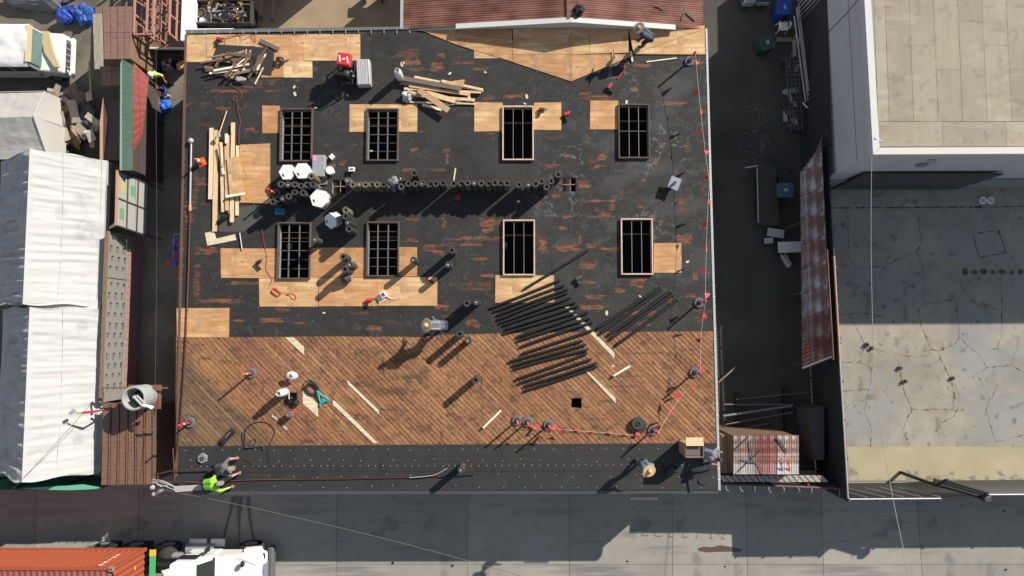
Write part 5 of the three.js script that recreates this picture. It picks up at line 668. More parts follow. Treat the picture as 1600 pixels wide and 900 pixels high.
TB.forEach(([a, b, c, d, k], i) => { const A = roofP(a, b, .08), B = roofP(c, d, .08), r = k ? .075 : .058, m = A.clone().add(B).multiplyScalar(.5); const lb = i === 0 ? 'long black tube reaching off the plywood by the pale skylight, apart from the rest' : k ? ORD[24 - i] + ' tube of the eastern group, counted from the edge warning post' : i < 13 ? ORD[i - 1] + ' tube of the upper bundle, counted from the pale skylight' : ORD[19 - i] + ' tube of the lower bundle, counted from the square deck hole';
  const t = T('black_tube', lb, 'tube', m, i === 0 ? null : k ? 'eastern group of tubes' : i < 13 ? 'upper bundle of tubes' : 'lower bundle of tubes'); const mid = V(0, rr(-.006, .004), rr(-.03, .03)); part(t, 'tube', tube([A.clone().sub(m), mid, B.clone().sub(m)], r, 14, 10), M.pipe); for (const e of [A, B]) part(t, 'end_cap', new THREE.SphereGeometry(r * .98, 10, 6).translate(e.x - m.x, e.y - m.y, e.z - m.z), M.rubber); });
// warning posts with hexagon bases, rope and pennants
const hexBase = new THREE.CylinderGeometry(.21, .24, .07, 8).translate(0, .035, 0), hexTop = new THREE.CylinderGeometry(.09, .12, .05, 8).translate(0, .095, 0), stick = lathe([[0, .1], [.045, .1], [.042, .75], [.05, .76], [.05, .8], [.042, .81], [.038, .98], [.05, .99], [.05, 1.03], [0, 1.04]], 14), cuff = lathe([[.046, .55], [.049, .55], [.048, .64], [.046, .64]], 14);
function post(x, y, m, lb) { const t = T('warning_post', lb, 'post', roofP(x, y, .01)); const b = part(t, 'base', hexBase, mat(.13, .13, .135, .9)); part(b, 'base_collar', hexTop, M.rubber); part(t, 'stick', stick, m); part(t, 'reflective_band', cuff, M.white); return V(t.position.x, RH + 1, t.position.z); }
const rd = mat(.72, .03, .035, .5);
const pTop = [post(1077, 96, rd, 'red warning post on a grey base near the northeastern roof corner'), post(1092, 473, rd, 'red warning post on a grey base halfway along the eastern edge'), post(1085, 582, rd, 'red warning post on a grey base on the board deck near the eastern edge'), post(1020, 672, rd, 'red warning post beside the stacked dark discs'), post(857, 664, rd, 'red warning post on the board deck standing alone by the front membrane'), post(824, 659, rd, 'red warning post, eastern of two with touching bases'), post(808, 657, rd, 'red warning post, western of two with touching bases')];
post(393, 583, M.orange, 'orange warning post on a grey base standing alone on the deck'); post(297, 660, rd, 'red warning post on a grey base beside the rusty pipe'); post(431, 303, rd, 'red warning post at the corner of the loose plywood sheets');
{
  const pen = new THREE.ExtrudeGeometry(new THREE.Shape([new THREE.Vector2(-.11, 0), new THREE.Vector2(.11, 0), new THREE.Vector2(.03, -.28), new THREE.Vector2(-.03, -.28)]), { depth: .004, bevelEnabled: false });
  function line(label, pts, step) {
    const t = T('warning_line', label, 'rope', pts[0].clone()); const c = new THREE.CatmullRomCurve3(pts, false, 'centripetal'); wpart(t, 'rope', new THREE.TubeGeometry(c, 90, .007, 5), mat(.6, .56, .5)); const L = c.getLength(), n = Math.floor(L / step);
    for (let k = 1; k <= n; k++) { const p = c.getPointAt((k - .4 + rr(-.15, .15)) / n), d = c.getTangentAt((k - .4) / n), o = part(t, 'pennant', pen, M.flag); o.position.copy(p).sub(t.position); o.rotation.set((k % 2 ? 1 : -1) * rr(.5, 1.15), Math.atan2(-d.z, d.x) + rr(-.6, .6), 0, 'YXZ'); }
  }
  const sag = (a, b, s, n = 5) => { const r = []; for (let k = 0; k <= n; k++) { const u = k / n; const p = a.clone().lerp(b, u); p.y -= s * 4 * u * (1 - u); r.push(p); } return r; };
  const e1 = W(1108, 285, RH + .95);
  line('rope with red pennants along the eastern roof edge', [...sag(pTop[0], e1, .12), ...sag(e1, pTop[1], .12).slice(1)], .9); line('rope with red pennants from the eastern edge down to the deck post', sag(pTop[1], pTop[2], .3), .8); line('sagging rope with red pennants between deck post and stacked discs', sag(pTop[2], pTop[3], .45), .75); line('slack rope with red pennants lying along the front of the deck', [pTop[3], ...sag(W(994, 680, RH + .12), W(889, 672, RH + .12), .02), pTop[4]], .62); line('short rope with pennants between the last front posts', [pTop[4], W(845, 672, RH + .2), pTop[5]], .5);
}
{ const t = T('rubber_disc_stack', 'two stacked dark octagonal post bases on the deck', 'base', roofP(996, 661)); part(t, 'base', new THREE.CylinderGeometry(.27, .29, .09, 8).translate(.1, .05, .14), M.rubber); const b = part(t, 'base', new THREE.CylinderGeometry(.27, .29, .09, 8).translate(0, .145, 0), mat(.05, .05, .052)); part(b, 'collar', new THREE.TorusGeometry(.08, .03, 8, 16).rotateX(Math.PI / 2).translate(0, .2, 0), M.rubber); }
{ const t = T('octagonal_base', 'grey octagonal post base lying alone on the front membrane', 'base', roofP(317, 716, .02)); part(t, 'base', new THREE.CylinderGeometry(.2, .24, .08, 6).translate(0, .04, 0), mat(.2, .2, .2)); part(t, 'socket', new THREE.TorusGeometry(.06, .025, 8, 16).rotateX(Math.PI / 2).translate(0, .09, 0), M.rubber); }
{ const t = T('traffic_cone', 'orange traffic cone on the western side of the roof', 'cone', roofP(315, 254), null, .5); part(t, 'base', rbox(.36, .04, .36, .02, 0, .02, 0), M.orange); const c = part(t, 'cone', lathe([[.14, .04], [.13, .06], [.035, .62], [.03, .66], [0, .66]], 22), M.orange); part(c, 'white_band', lathe([[.081, .36], [.084, .36], [.062, .49], [.059, .49]], 22), M.white); }
// people's corner: open carton, curved sheet, cut membrane
{ const t = T('tall_carton', 'tall open brown cardboard box at the southeastern roof corner', 'carton', roofP(1074, 697, .02), null, 0); const w = .72, d = .5, h = 1.15, m = mat(.34, .22, .14, .85); for (const [g] of [[box(w, h, .02, 0, h / 2, d / 2)], [box(w, h, .02, 0, h / 2, -d / 2)], [box(.02, h, d, -w / 2, h / 2, 0)], [box(.02, h, d, w / 2, h / 2, 0)]]) part(t, 'side', g, m); part(t, 'floor', box(w, .02, d, 0, .02, 0), m); part(t, 'flap', box(w, .015, .34, 0, h + .03, -d / 2 - .13, 0, -.2), mat(.62, .46, .28)); part(t, 'flap', box(w, .42, .015, .0, h - .16, d / 2 + .06, 0, -.2), mat(.17, .13, .11)); part(t, 'padding', box(w - .08, .04, d - .08, 0, h - .1, 0), mat(.13, .115, .11)); }
{ const g = new THREE.CylinderGeometry(.42, .42, .5, 20, 1, true, -.4, 2.2).rotateZ(Math.PI / 2); solo('curved_sheet', 'curved grey metal sheet bent over by the person at the corner', 'sheet', g.scale(1.4, .7, 1).translate(0, .05, .2), mat(.24, .25, .27, .5), roofP(1103, 697, .1), null, .25); }
for (const [p, h, lb] of [[[[1073, 741], [1086, 734], [1094, 742], [1082, 768], [1078, 770]], .06, 'cut piece of ribbed membrane bent over the front edge'], [[[1090, 742], [1104, 741], [1103, 757], [1093, 756]], .05, 'small square membrane offcut near the front corner'], [[[1053, 735], [1060, 726], [1063, 735], [1056, 738]], .1, 'small triangular membrane offcut beside the black roll']]) solo('membrane_offcut', lb, 'offcut', prism(poly(p, RH + h), RH + h - .03, RH + h), M.bit);
{ const t = T('membrane_roll', 'short black membrane roll lying near the front corner', 'roll', roofP(1046, 736, .16)); part(t, 'roll', cyl(.15, .15, .42, 20).rotateZ(Math.PI / 2).rotateY(.9), M.bit); part(t, 'core', cyl(.06, .06, .44, 14).rotateZ(Math.PI / 2).rotateY(.9), M.roll[2]); }
{ const t = T('drain_grate', 'dark ribbed grate plate hanging below the front roof edge', 'grate', W(1007, 771, RH - .1).setY(RH - .2)); for (let k = 0; k < 13; k++) part(t, 'slat', box(.035, .03, .42, -.55 + k * .09, 0, .08), M.grate); part(t, 'rail', box(1.2, .04, .05, 0, .02, -.13), M.darksteel); }
// loose pipes: grey/rusty one along the western edge, thin one along the front
{ const t = T('edge_pipe', 'long grey and rusty pipe along the western roof edge', 'pipe', roofP(297, 330, .06)); wpart(t, 'grey_length', rod(roofP(300, 222, .07), roofP(298, 326, .07), .045, 10), M.steel); wpart(t, 'rusty_length', tube([roofP(298, 327, .06), roofP(294, 460, .06), roofP(287, 600, .06), roofP(278, 700, .06), roofP(271, 745, .06)], .03, 40, 8), M.rustDark); wpart(t, 'coupling', rod(roofP(298, 320, .07), roofP(298, 330, .07), .06, 10), M.copper); wpart(t, 'elbow', new THREE.SphereGeometry(.12, 14, 10).translate(...roofP(300, 221, .1).toArray()), M.galv); }
{ const t = T('front_conduit', 'thin copper-brown conduit lying along the front membrane', 'conduit', roofP(540, 748, .05)); wpart(t, 'conduit', tube([roofP(280, 757, .06), roofP(385, 750, .05), roofP(540, 748, .05), roofP(690, 744, .05)], .018, 50, 7), M.rustDark); wpart(t, 'conduit', tube([roofP(640, 746, .09), roofP(680, 741, .1), roofP(699, 731, .12)], .018, 20, 6), M.galv); wpart(t, 'tip', rod(roofP(690, 744, .05), roofP(742, 741, .05), .035, 8), M.black); }
// lumber stack west
[[332, 201, 330, 312, .11, .10, 2], [339, 204, 336, 362, .13, .05, 1], [347, 223, 350, 332, .10, .09, 0], [344, 231, 352, 274, .07, .17, 2], [357, 212, 360, 334, .10, .05, 1], [366, 193, 364, 348, .11, .12, 0], [372, 228, 371, 337, .09, .05, 2], [356, 230, 357, 330, .11, .14, 3], [349, 227, 351, 262, .05, .24, 2]].forEach(([a, b, c, d, w, h, m], i) => solo('lumber_plank', ['pale straight plank at the western edge of the lumber stack', 'longest plank of the lumber stack, reaching south past the others', 'mid-brown plank beside the longest one in the lumber stack', 'white narrow plank lying aslant in the lumber stack', 'orange-tinted plank between the aslant and the tall one in the stack', 'tall plank reaching farthest north out of the lumber stack', 'plank of the lumber stack resting against the loose plywood', 'darker brown plank half hidden under the speckled board', 'thin white strip on top of the lumber stack'][i], 'plank', bar(roofP(a, b, h), roofP(c, d, h), w * 1.5, .04), M.lumber[m], V(0, 0, 0), 'planks of the western lumber stack'));
solo('chip_board', 'speckled board lying aslant on top of the lumber stack', 'board', prism(poly([[354, 247], [374, 244], [381, 303], [359, 308]], RH + .25), RH + .21, RH + .235), M.ply[2]); solo('short_board', 'short pale board laid across the lumber stack', 'board', bar(roofP(358, 309, .27), roofP(386, 304, .26), .11, .04), M.fresh);
for (const k of [0, 1, 2]) solo('loose_plywood', ['bottom', 'middle', 'topmost'][k] + ' sheet of the loose plywood stack beside the lumber', 'plywood', prism(poly([[373 + k, 228 - k], [421 + k * .4, 226 - k], [422, 316 + k], [374, 318 - k]], RH + .03 + k * .02), RH + .003 + k * .02, RH + .021 + k * .02), M.ply[[1, 3, 1][k]], V(0, 0, 0), 'loose plywood sheets by the lumber');
solo('corner_board', 'L-shaped plywood offcut below the lumber stack', 'offcut', prism(poly([[320, 364], [334, 361], [338, 373], [367, 366], [369, 375], [324, 384]], RH + .02), RH + .003, RH + .022), M.pale); solo('grey_dirt_sheet', 'grey dusty sheet lying below the lumber stack', 'sheet', prism(poly([[340, 330], [398, 320], [412, 342], [380, 362], [342, 362]], RH + .006), RH + .002, RH + .006), mat(.07, .068, .06));
for (const [a, b, c, d, r, h, lb] of [[375, 364, 379, 391, .03, .05, 'steel rod with dark end above the lower plywood'], [355, 174, 347, 212, .02, .3, 'thin wooden pole leaning on the lumber stack']]) solo('rod', lb, 'rod', rod(roofP(a, b, h > .1 ? .05 : h), roofP(c, d, h), r, 8), r > .025 ? M.steel : M.lumber[0]);
solo('round_puck', 'round grey metal puck on the lumber stack', 'puck', cyl(.1, .1, .08, 18, 0, .04, 0), M.galv, roofP(346, 215, .3)); solo('black_jug', 'dark jug standing in the shade under the lumber stack', 'jug', merge([cyl(.12, .12, .26, 16, 0, .13, 0), cyl(.04, .06, .1, 10, 0, .3, 0)]), M.black, roofP(352, 340)); solo('battens', 'small pale batten standing out north of the lumber stack', 'batten', bar(roofP(357, 211, .22), roofP(357, 226, .2), .12, .04), M.fresh);
// splintered heap in the northwest with its tarred sheets
for (const [p, lb, h] of [[[[337, 69], [412, 74], [428, 72], [428, 110], [339, 106]], 'tarred black board under the splintered heap', .03], [[[332, 90], [340, 71], [398, 72], [400, 88], [345, 110]], 'second tarred board under the splintered heap', .06], [[[398, 73], [427, 76], [424, 117], [396, 114]], 'tarred board standing out east of the splintered heap', .05]]) solo('tarred_board', lb, 'board', prism(poly(p, RH + h), RH + h - .025, RH + h), mat(.03, .028, .027, .85));
for (let k = 0; k < 34; k++) { const a = k < 20 ? rr(-.35, .25) - .1 : rr(-1.35, -.8), x = rr(348, 402) + (k > 20 ? 12 : -8), y = rr(88, 116), l = rr(10, 30), h = .08 + .012 * (k % 14); const m = k % 6 === 5 ? M.fresh : M.oldwood[k % 5], w = k % 6 === 5 ? rr(.04, .09) : rr(.05, .15); const A = roofP(x - Math.cos(a) * l, y - Math.sin(a) * l * .8, h + rr(0, .1)), B = roofP(x + Math.cos(a) * l * .9, y + Math.sin(a) * l * .8, h - .03); solo('splintered_board', k % 6 === 5 ? 'fresh broken wood splinter in the northwestern heap' : 'dark weathered broken board in the northwestern heap', 'board', bar(A, B, w, .028), m, V(0, 0, 0), k % 6 === 5 ? 'fresh splinters in the heap' : 'weathered boards in the heap'); }
[[398, 115, 412, 90, .26, .2], [388, 122, 410, 94, .12, .16], [399, 132, 413, 107, .05, .12], [384, 92, 388, 80, .06, .22], [390, 94, 394, 81, .05, .2]].forEach(([a, b, c, d, w, h], i) => solo('splintered_board', ['broad brown board laid at the eastern side of the heap', 'dark narrow board beside the broad brown one in the heap', 'pale batten pointing down from the heap', 'white split stake standing out of the heap top', 'second split stake at the heap top'][i], 'board', bar(roofP(a, b, h * .4), roofP(c, d, h), w, .03), i > 1 ? M.fresh : M.oldwood[3])); solo('grey_timber', 'long grey timber lying east of the splintered heap', 'timber', bar(roofP(407, 64, .06), roofP(436, 78, .06), .17, .06), wood(.2, .17, .14)); solo('metal_scrap', 'grey metal flashing scrap in the splintered heap', 'scrap', prism(poly([[369, 121], [376, 119], [385, 122], [384, 125], [370, 126]], RH + .2), RH + .17, RH + .18), M.galv);
{ const t = T('hose_reel', 'coil of dark hose lying east of the splintered heap', 'hose', roofP(438, 97, .02)); const pts = []; for (let k = 0; k <= 80; k++) { const a = k / 80 * 6.28 * 3, r = .17 + .02 * Math.sin(k); pts.push(V(Math.cos(a) * r, .03 + k * .0012, Math.sin(a) * r)); } part(t, 'coil', tube(pts, .022, 160, 6), M.rubber); part(t, 'end', rod(V(.18, .05, .0), V(.4, .03, -.08), .02, 6), M.rubber); }
// tools and machines
function tool(x, y, yaw, lb, m = M.red) { const t = T('power_tool', lb, 'tool', roofP(x, y, .018), null, yaw); part(t, 'motor', rbox(.24, .12, .13, .03, 0, .09, 0), m); part(t, 'grip', rbox(.06, .1, .2, .02, -.12, .06, .12), M.black); part(t, 'battery', rbox(.1, .09, .13, .015, -.12, .05, .24), M.black); part(t, 'nose', cyl(.03, .045, .12, 12).rotateZ(-Math.PI / 2).translate(.17, .09, 0), M.darksteel); return t; }
tool(952, 136, .9, 'red and black power tool on the felt south of the cricket'); tool(885, 179, .5, 'red and black power tool beside the plywood by a pale skylight'); tool(344, 62, 0, 'red power tool on the plywood north of the heap'); tool(577, 469, .2, 'red power tool on the plywood beside the white switch box'); tool(405, 410, .6, 'black cordless tool lying on the lower western plywood', M.black); tool(669, 433, 1.1, 'dark red tool at the eastern edge of the lower plywood', mat(.2, .02, .04)); tool(903, 435, .6, 'black and silver tool on the felt above the tube bundle', M.darksteel); tool(846, 172, 0, 'small dark red hand tool on plywood by a pale skylight', mat(.15, .02, .02));
solo('red_bar', 'red steel crowbar on the felt near the cricket tip', 'crowbar', rod(roofP(965, 123, .03), roofP(977, 106, .03), .025, 8), M.red); for (const [a, b, c, d, lb] of [[957, 82, 957, 97, 'short upright pale stud leaning on the sloped plywood'], [985, 82, 988, 97, 'second pale stud by the bending person on the cricket'], [755, 668, 783, 641, 'narrow pale stick on the deck near the paired posts'], [958, 587, 984, 572, 'narrow orange stick on the deck east of the tubes']]) solo('stud', lb, 'stud', bar(roofP(a, b, .12), roofP(c, d, .03), .08, .05), M.fresh);
{ const t = T('work_switch_box', 'white electrical box on a stand upon the lower plywood', 'box', roofP(600, 461, .018), null, .5); part(t, 'case', rbox(.24, .2, .26, .02, 0, .1, 0), M.whiteM); part(t, 'screen', box(.14, .006, .16, 0, .204, 0), mat(.05, .08, .12)); part(t, 'plate', box(.3, .02, .3, -.2, .02, .08), M.fresh); part(t, 'cable', tube([V(.1, .05, .1), V(.2, .03, .3), V(.4, .03, .42)], .014, 16, 5), M.white); }
{ const t = T('generator', 'red topped generator on a black frame near the wrapped bundle', 'generator', roofP(545, 118), null, -.15); part(t, 'frame', merge([rod(V(-.35, .5, -.55), V(-.35, .5, .55), .03), rod(V(.35, .5, -.55), V(.35, .5, .55), .03), rod(V(-.35, .05, .5), V(-.35, .5, .5), .03), rod(V(.35, .05, .5), V(.35, .5, .5), .03), rod(V(-.35, .05, -.5), V(-.35, .5, -.5), .03), rod(V(.35, .05, -.5), V(.35, .5, -.5), .03), rod(V(-.35, .5, .5), V(.35, .5, .5), .03), rod(V(-.35, 1.1, .3), V(-.35, .5, .5), .025), rod(V(.35, 1.1, .3), V(.35, .5, .5), .025), rod(V(-.35, 1.1, .3), V(.35, 1.1, .3), .025)]), M.black); const cv = part(t, 'fuel_tank', rbox(.6, .26, .56, .06, 0, 1.0, -.3), M.red); part(cv, 'tank_mark', merge([box(.06, .006, .3, -.17, 1.133, -.3, .3), box(.06, .006, .3, .17, 1.133, -.28, .3), box(.12, .006, .06, 0, 1.133, -.3, .3)]), M.white); part(t, 'engine', rbox(.46, .84, .3, .05, 0, .47, -.3), M.darksteel); part(t, 'air_filter', cyl(.12, .12, .16, 16, .1, .68, .15), M.steel); part(t, 'panel', box(.5, .9, .06, -.02, .55, .33), M.black); for (const s of [-1, 1]) part(t, 'wheel', cyl(.13, .13, .08, 18).rotateZ(Math.PI / 2).translate(s * .42, .13, .4), M.rubber); part(t, 'fitting', merge([cyl(.04, .04, .14, 10, .3, .7, .05), cyl(.05, .05, .08, 10, .38, .6, .2)]), M.steel); }
{ const t = T('wrapped_bundle', 'silver-grey plastic-wrapped bundle standing beside the generator', 'bundle', roofP(571, 119), null, .05); const g = new RoundedBoxGeometry(.6, .42, 1.15, 10, .06), p = g.attributes.position; for (let i = 0; i < p.count; i++) p.setY(i, p.getY(i) + .02 * (noise(p.getX(i) * 40, p.getZ(i) * 2) - .5)); g.computeVertexNormals(); part(t, 'load', g.translate(0, .3, 0), mat(.42, .42, .44, .35)); part(t, 'skid', box(.58, .08, 1.1, 0, .045, 0), M.oldwood[2]); for (let k = 0; k < 7; k++) part(t, 'wrap_fold', box(.012, .014, 1.08, -.24 + k * .08 + rr(-.02, .02), .512, 0, rr(-.04, .04)), mat(.55, .55, .57, .3)); }
function gasTank(x, y, lb, yaw, lying) { const t = T('gas_cylinder', lb, 'cylinder', roofP(x, y, .003), null, yaw); const b = lathe([[0, .03], [.12, .04], [.16, .12], [.165, .5], [.16, .78], [.13, .88], [.05, .92], [0, .92]], 24), c = lathe([[.1, .9], [.105, .9], [.105, 1.0], [.1, 1.0]], 20); part(t, 'tank', b, mat(.72, .74, .77, .35)); part(t, 'collar', c, mat(.72, .74, .77, .4)); part(t, 'valve', merge([cyl(.025, .025, .1, 10, 0, .95, 0), rod(V(-.05, .97, 0), V(.06, .97, 0), .015, 6)]), M.darksteel); part(t, 'foot_ring', lathe([[.12, 0], [.125, 0], [.125, .06], [.12, .06]], 20), M.whiteM); if (lying) { t.rotation.set(0, yaw, 0); } }
gasTank(626, 123, 'white gas cylinder standing above the scrap lumber pile', .4); gasTank(447, 612, 'white gas cylinder standing on the deck beside the black pump', 1.0);
// scrap lumber pile
[[628, 125, 722, 142, .2, .26, 4], [648, 121, 755, 143, .10, .08, 0], [632, 140, 752, 146, .1, .12, 1], [640, 136, 735, 150, .12, .16, 3], [634, 160, 742, 163, .07, .05, 0], [650, 150, 742, 158, .13, .1, 1], [656, 144, 702, 176, .26, .3, 5], [668, 148, 712, 160, .22, .2, 1], [690, 128, 755, 142, .1, .14, 0], [640, 146, 660, 152, .14, .22, 3], [690, 168, 735, 152, .14, .05, 2], [660, 164, 690, 172, .12, .04, 2]].forEach(([a, b, c, d, w, h, m], i) => solo('scrap_lumber', ['grey weathered plank on top of the scrap lumber pile', 'long pale plank along the north of the scrap lumber pile', 'long plank through the middle of the scrap lumber pile', 'brownish plank beneath the grey one in the scrap pile', 'thin batten along the south of the scrap lumber pile', 'plank in the southern half of the scrap lumber pile', 'broad tan board laid aslant over the scrap lumber pile', 'short board under the aslant tan board', 'plank poking east out of the scrap lumber pile', 'short stub at the western end of the scrap pile', 'pale offcut south of the scrap lumber pile', 'pale splinter below the aslant tan board'][i], 'plank', bar(roofP(a, b, h), roofP(c, d, h), w, .04), m === 4 ? wood(.2, .165, .135) : m === 5 ? wood(.62, .40, .24) : M.lumber[m])); solo('triangle_board', 'triangular plywood offcut on the scrap lumber pile', 'offcut', prism(poly([[690, 129], [726, 124], [724, 136], [688, 135]], RH + .2), RH + .18, RH + .2), M.ply[2]); solo('clear_plastic', 'crumpled clear plastic at the western end of the scrap pile', 'plastic', lump(.24, .7, .5, 4, 41), mat(.45, .47, .5, .25), roofP(637, 151));
// grey square vent sheet
{ const t = T('metal_flashing', 'square grey metal flashing plate with a short pipe', 'flashing', roofP(1051, 289, .0), null, -.38); part(t, 'plate', box(.46, .012, .54, 0, .36, 0), mat(.33, .37, .42, .35, { metalness: .3 })); part(t, 'pipe', lathe([[.05, .36], [.07, .36], [.065, .52], [.055, .52], [.05, .36]], 16), M.galv); part(t, 'stand', box(.16, .35, .2, 0, .18, 0), M.black); }
// deck things by the western side
{ const t = T('black_pump', 'black pump and case on the deck beside the gas cylinder', 'pump', roofP(460, 618)); part(t, 'case', merge([box(.3, .02, .26, 0, .02, 0), box(.3, .18, .02, 0, .1, .13), box(.3, .18, .02, 0, .1, -.13), box(.02, .18, .26, .15, .1, 0), box(.02, .18, .26, -.15, .1, 0)]), M.black); part(t, 'white_rim', box(.03, .02, .28, -.16, .2, 0), M.white); part(t, 'motor', lump(.14, .9, .3, 3, 43).translate(.1, 0, .3), M.black); part(t, 'bag', lump(.17, .6, .3, 3, 44).translate(-.18, 0, .2), M.black); }
{ const t = T('red_bucket', 'red bucket full of grey scrap on the deck', 'bucket', roofP(457, 645)); part(t, 'shell', lathe([[0, .01], [.13, 0], [.165, .34], [.15, .34], [.12, .03]], 22), M.red); const c = part(t, 'contents', lump(.15, .7, .5, 3, 45).translate(-.02, .22, 0), mat(.16, .16, .17)); part(t, 'handle', new THREE.TorusGeometry(.16, .007, 5, 16, Math.PI).rotateX(.9).translate(0, .33, 0), M.steel); }
{ const t = T('white_dish', 'white oval lid propped up on the deck with a black handle', 'lid', roofP(460, 586)); part(t, 'dish', lathe([[0, .05], [.2, .04], [.25, 0], [.255, .01], [.2, .06], [0, .07]], 28).scale(1, 1, .72).rotateX(.3).translate(0, .3, 0), M.white); part(t, 'handle', box(.05, .03, .14, -.02, .385, .0, .5), M.black); part(t, 'prop', box(.1, .3, .06, 0, .15, -.03), M.black); }
{ const t = T('green_hose', 'coil of dark green hose on the deck', 'hose', roofP(488, 607)); const pts = []; for (let k = 0; k <= 120; k++) { const a = k / 120 * 6.28 * 6, r = .24 + .035 * Math.sin(k * .9); pts.push(V(Math.cos(a) * r, .03 + .012 * (k % 20) / 4, Math.sin(a) * r)); } part(t, 'coil', tube(pts, .028, 220, 6), mat(.02, .035, .025, .6)); part(t, 'tail', tube([V(.2, .03, -.2), V(-.1, .03, -.36), V(-.35, .03, -.2), V(-.4, .03, .1)], .016, 24, 5), M.rubber); }
{ const t = T('teal_stool', 'teal plastic folding frame lying beside the hose coil', 'frame', roofP(504, 622)); part(t, 'frame', merge([rod(V(-.2, .12, -.3), V(.3, .1, .05), .035), rod(V(-.2, .12, -.3), V(-.06, .05, .22), .035), rod(V(.3, .1, .05), V(-.06, .05, .22), .045), rod(V(-.06, .05, .22), V(-.1, .04, .32), .05)]), M.teal); part(t, 'panel', prism([V(-.02, 0, .0), V(.28, 0, .05), V(-.02, 0, .22)], .06, .1), mat(.02, .3, .3)); part(t, 'cap', new THREE.SphereGeometry(.035, 10, 8).translate(.36, .1, -.02), M.orange); }
{ const t = T('black_case', 'long black case lying on the deck above the front membrane', 'case', roofP(357, 681, .003), null, .85); part(t, 'case_body', rbox(.78, .14, .26, .05, 0, .07, 0), M.black); part(t, 'silver_edge', box(.3, .01, .03, .06, .146, -.02), M.steel); part(t, 'strap', box(.05, .012, .28, -.2, .147, 0), M.rubber); }
for (const [a, b, c, d, lb] of [[425, 649, 433, 655, 'small grey scraper on the deck west of the red bucket'], [443, 666, 449, 671, 'small pale scraper on the deck south of the red bucket']]) solo('scraper', lb, 'scraper', bar(roofP(a, b, .02), roofP(c, d, .02), .1, .02), M.tarp);
solo('flat_tool', 'black torch wand lying where deck meets the front membrane', 'torch', merge([rod(V(-.35, .04, .05), V(.35, .04, 0), .02), rod(V(-.35, .04, .05), V(-.5, .06, .02), .035), box(.14, .02, .05, -.3, .06, -.05), rod(V(.28, .04, .0), V(.3, .04, .14), .025)]), M.darksteel, roofP(402, 697, .02)); solo('torch_hose', 'thin black hose looping from the deck over the front membrane', 'hose', tube([[412, 645], [398, 660], [380, 676], [382, 694], [396, 697], [400, 686], [390, 690], [384, 700], [386, 668], [400, 660], [420, 661], [430, 672], [424, 690], [418, 706], [422, 722], [412, 731], [396, 726], [382, 716]].map(([x, y], i) => roofP(x, y, .03 + .004 * (i % 3))), .014, 140, 5), M.rubber);
// red cords
const cord = mat(.35, .05, .045, .7); [['red cord running over the northern plywood into the splintered heap', [[352, 62], [375, 56], [378, 63], [392, 58], [400, 66], [398, 56], [354, 60], [353, 72], [364, 84], [363, 96]]], ['red cord looping down the felt toward the lumber stack', [[352, 128], [366, 136], [378, 144], [374, 158], [365, 156], [370, 150], [372, 166], [378, 174], [372, 168], [376, 190], [374, 208], [376, 240], [384, 270], [392, 300], [398, 322]]], ['red cord running beside the lower western skylight to its coil', [[410, 358], [413, 380], [418, 400], [416, 420], [426, 436], [422, 446]]]].forEach(([lb, p]) => solo('extension_cord', lb, 'cord', tube(p.map(([x, y], i) => roofP(x, y, .06 - .02 * (i % 2))), .009, 130, 5), cord));
{ const pts = []; for (let k = 0; k <= 90; k++) { const a = k / 90 * 6.28 * 5, r = .14 + .05 * Math.sin(k * .7); pts.push(V(Math.cos(a) * r * 1.2, .03 + k * .0005, Math.sin(a) * r)); } pts.push(V(.5, .03, .05), V(.8, .03, .12), V(.85, .03, .3), V(.72, .03, .3), V(.55, .03, .12)); const t = T('cord_coil', 'bright red-orange coil of cord on the lower plywood', 'cord', roofP(433, 456, .018)); part(t, 'coil', tube(pts, .012, 240, 5), mat(.7, .09, .05, .6)); part(t, 'plug', box(.08, .05, .05, .5, .03, .1), M.orange); }
// small pale chips
[[506, 489], [460, 136], [461, 147], [580, 236], [493, 169], [628, 101], [758, 113], [703, 115], [823, 151], [820, 162], [630, 99], [948, 489], [1000, 463], [1074, 409], [979, 160], [543, 149], [810, 315]].forEach(([x, y], i) => solo('wood_chip', 'tiny pale wood chip lying on the black felt', 'chip', cyl(.05 + .02 * (i % 3), .06, .015, 7, 0, .008, 0).scale(1.3, 1, .7), M.pale, roofP(x, y), 'pale chips scattered on the felt', i));

{ const t = T('paper_decoration', 'pink and violet paper decoration hanging on the western building wall', 'decoration', W(269, 396, 2.8).setY(2.5)); [[269, 376, .1, [.3, .05, .4]], [271, 386, .13, [.08, .06, .4]], [272, 398, .15, [.35, .04, .3]], [271, 411, .13, [.1, .08, .42]], [264, 408, .14, [.6, .04, .2]]].forEach(([x, y, r, q], i) => wpart(t, i === 4 ? 'rosette' : 'streamer', lump(r, .9, .4, 3, 80 + i).translate(...W(x, y, 2.8).setY(2.5 + .1 * (i % 2)).toArray()), mat(...q, .8))); wpart(t, 'string', rod(W(272, 366, 2.9), W(270, 415, 2.6), .012, 5), M.steel); wpart(t, 'hook', rod(W(272, 366, 2.9), W(272, 366, 2.9).add(V(1.4, .1, 0)), .015, 5), M.steel); }
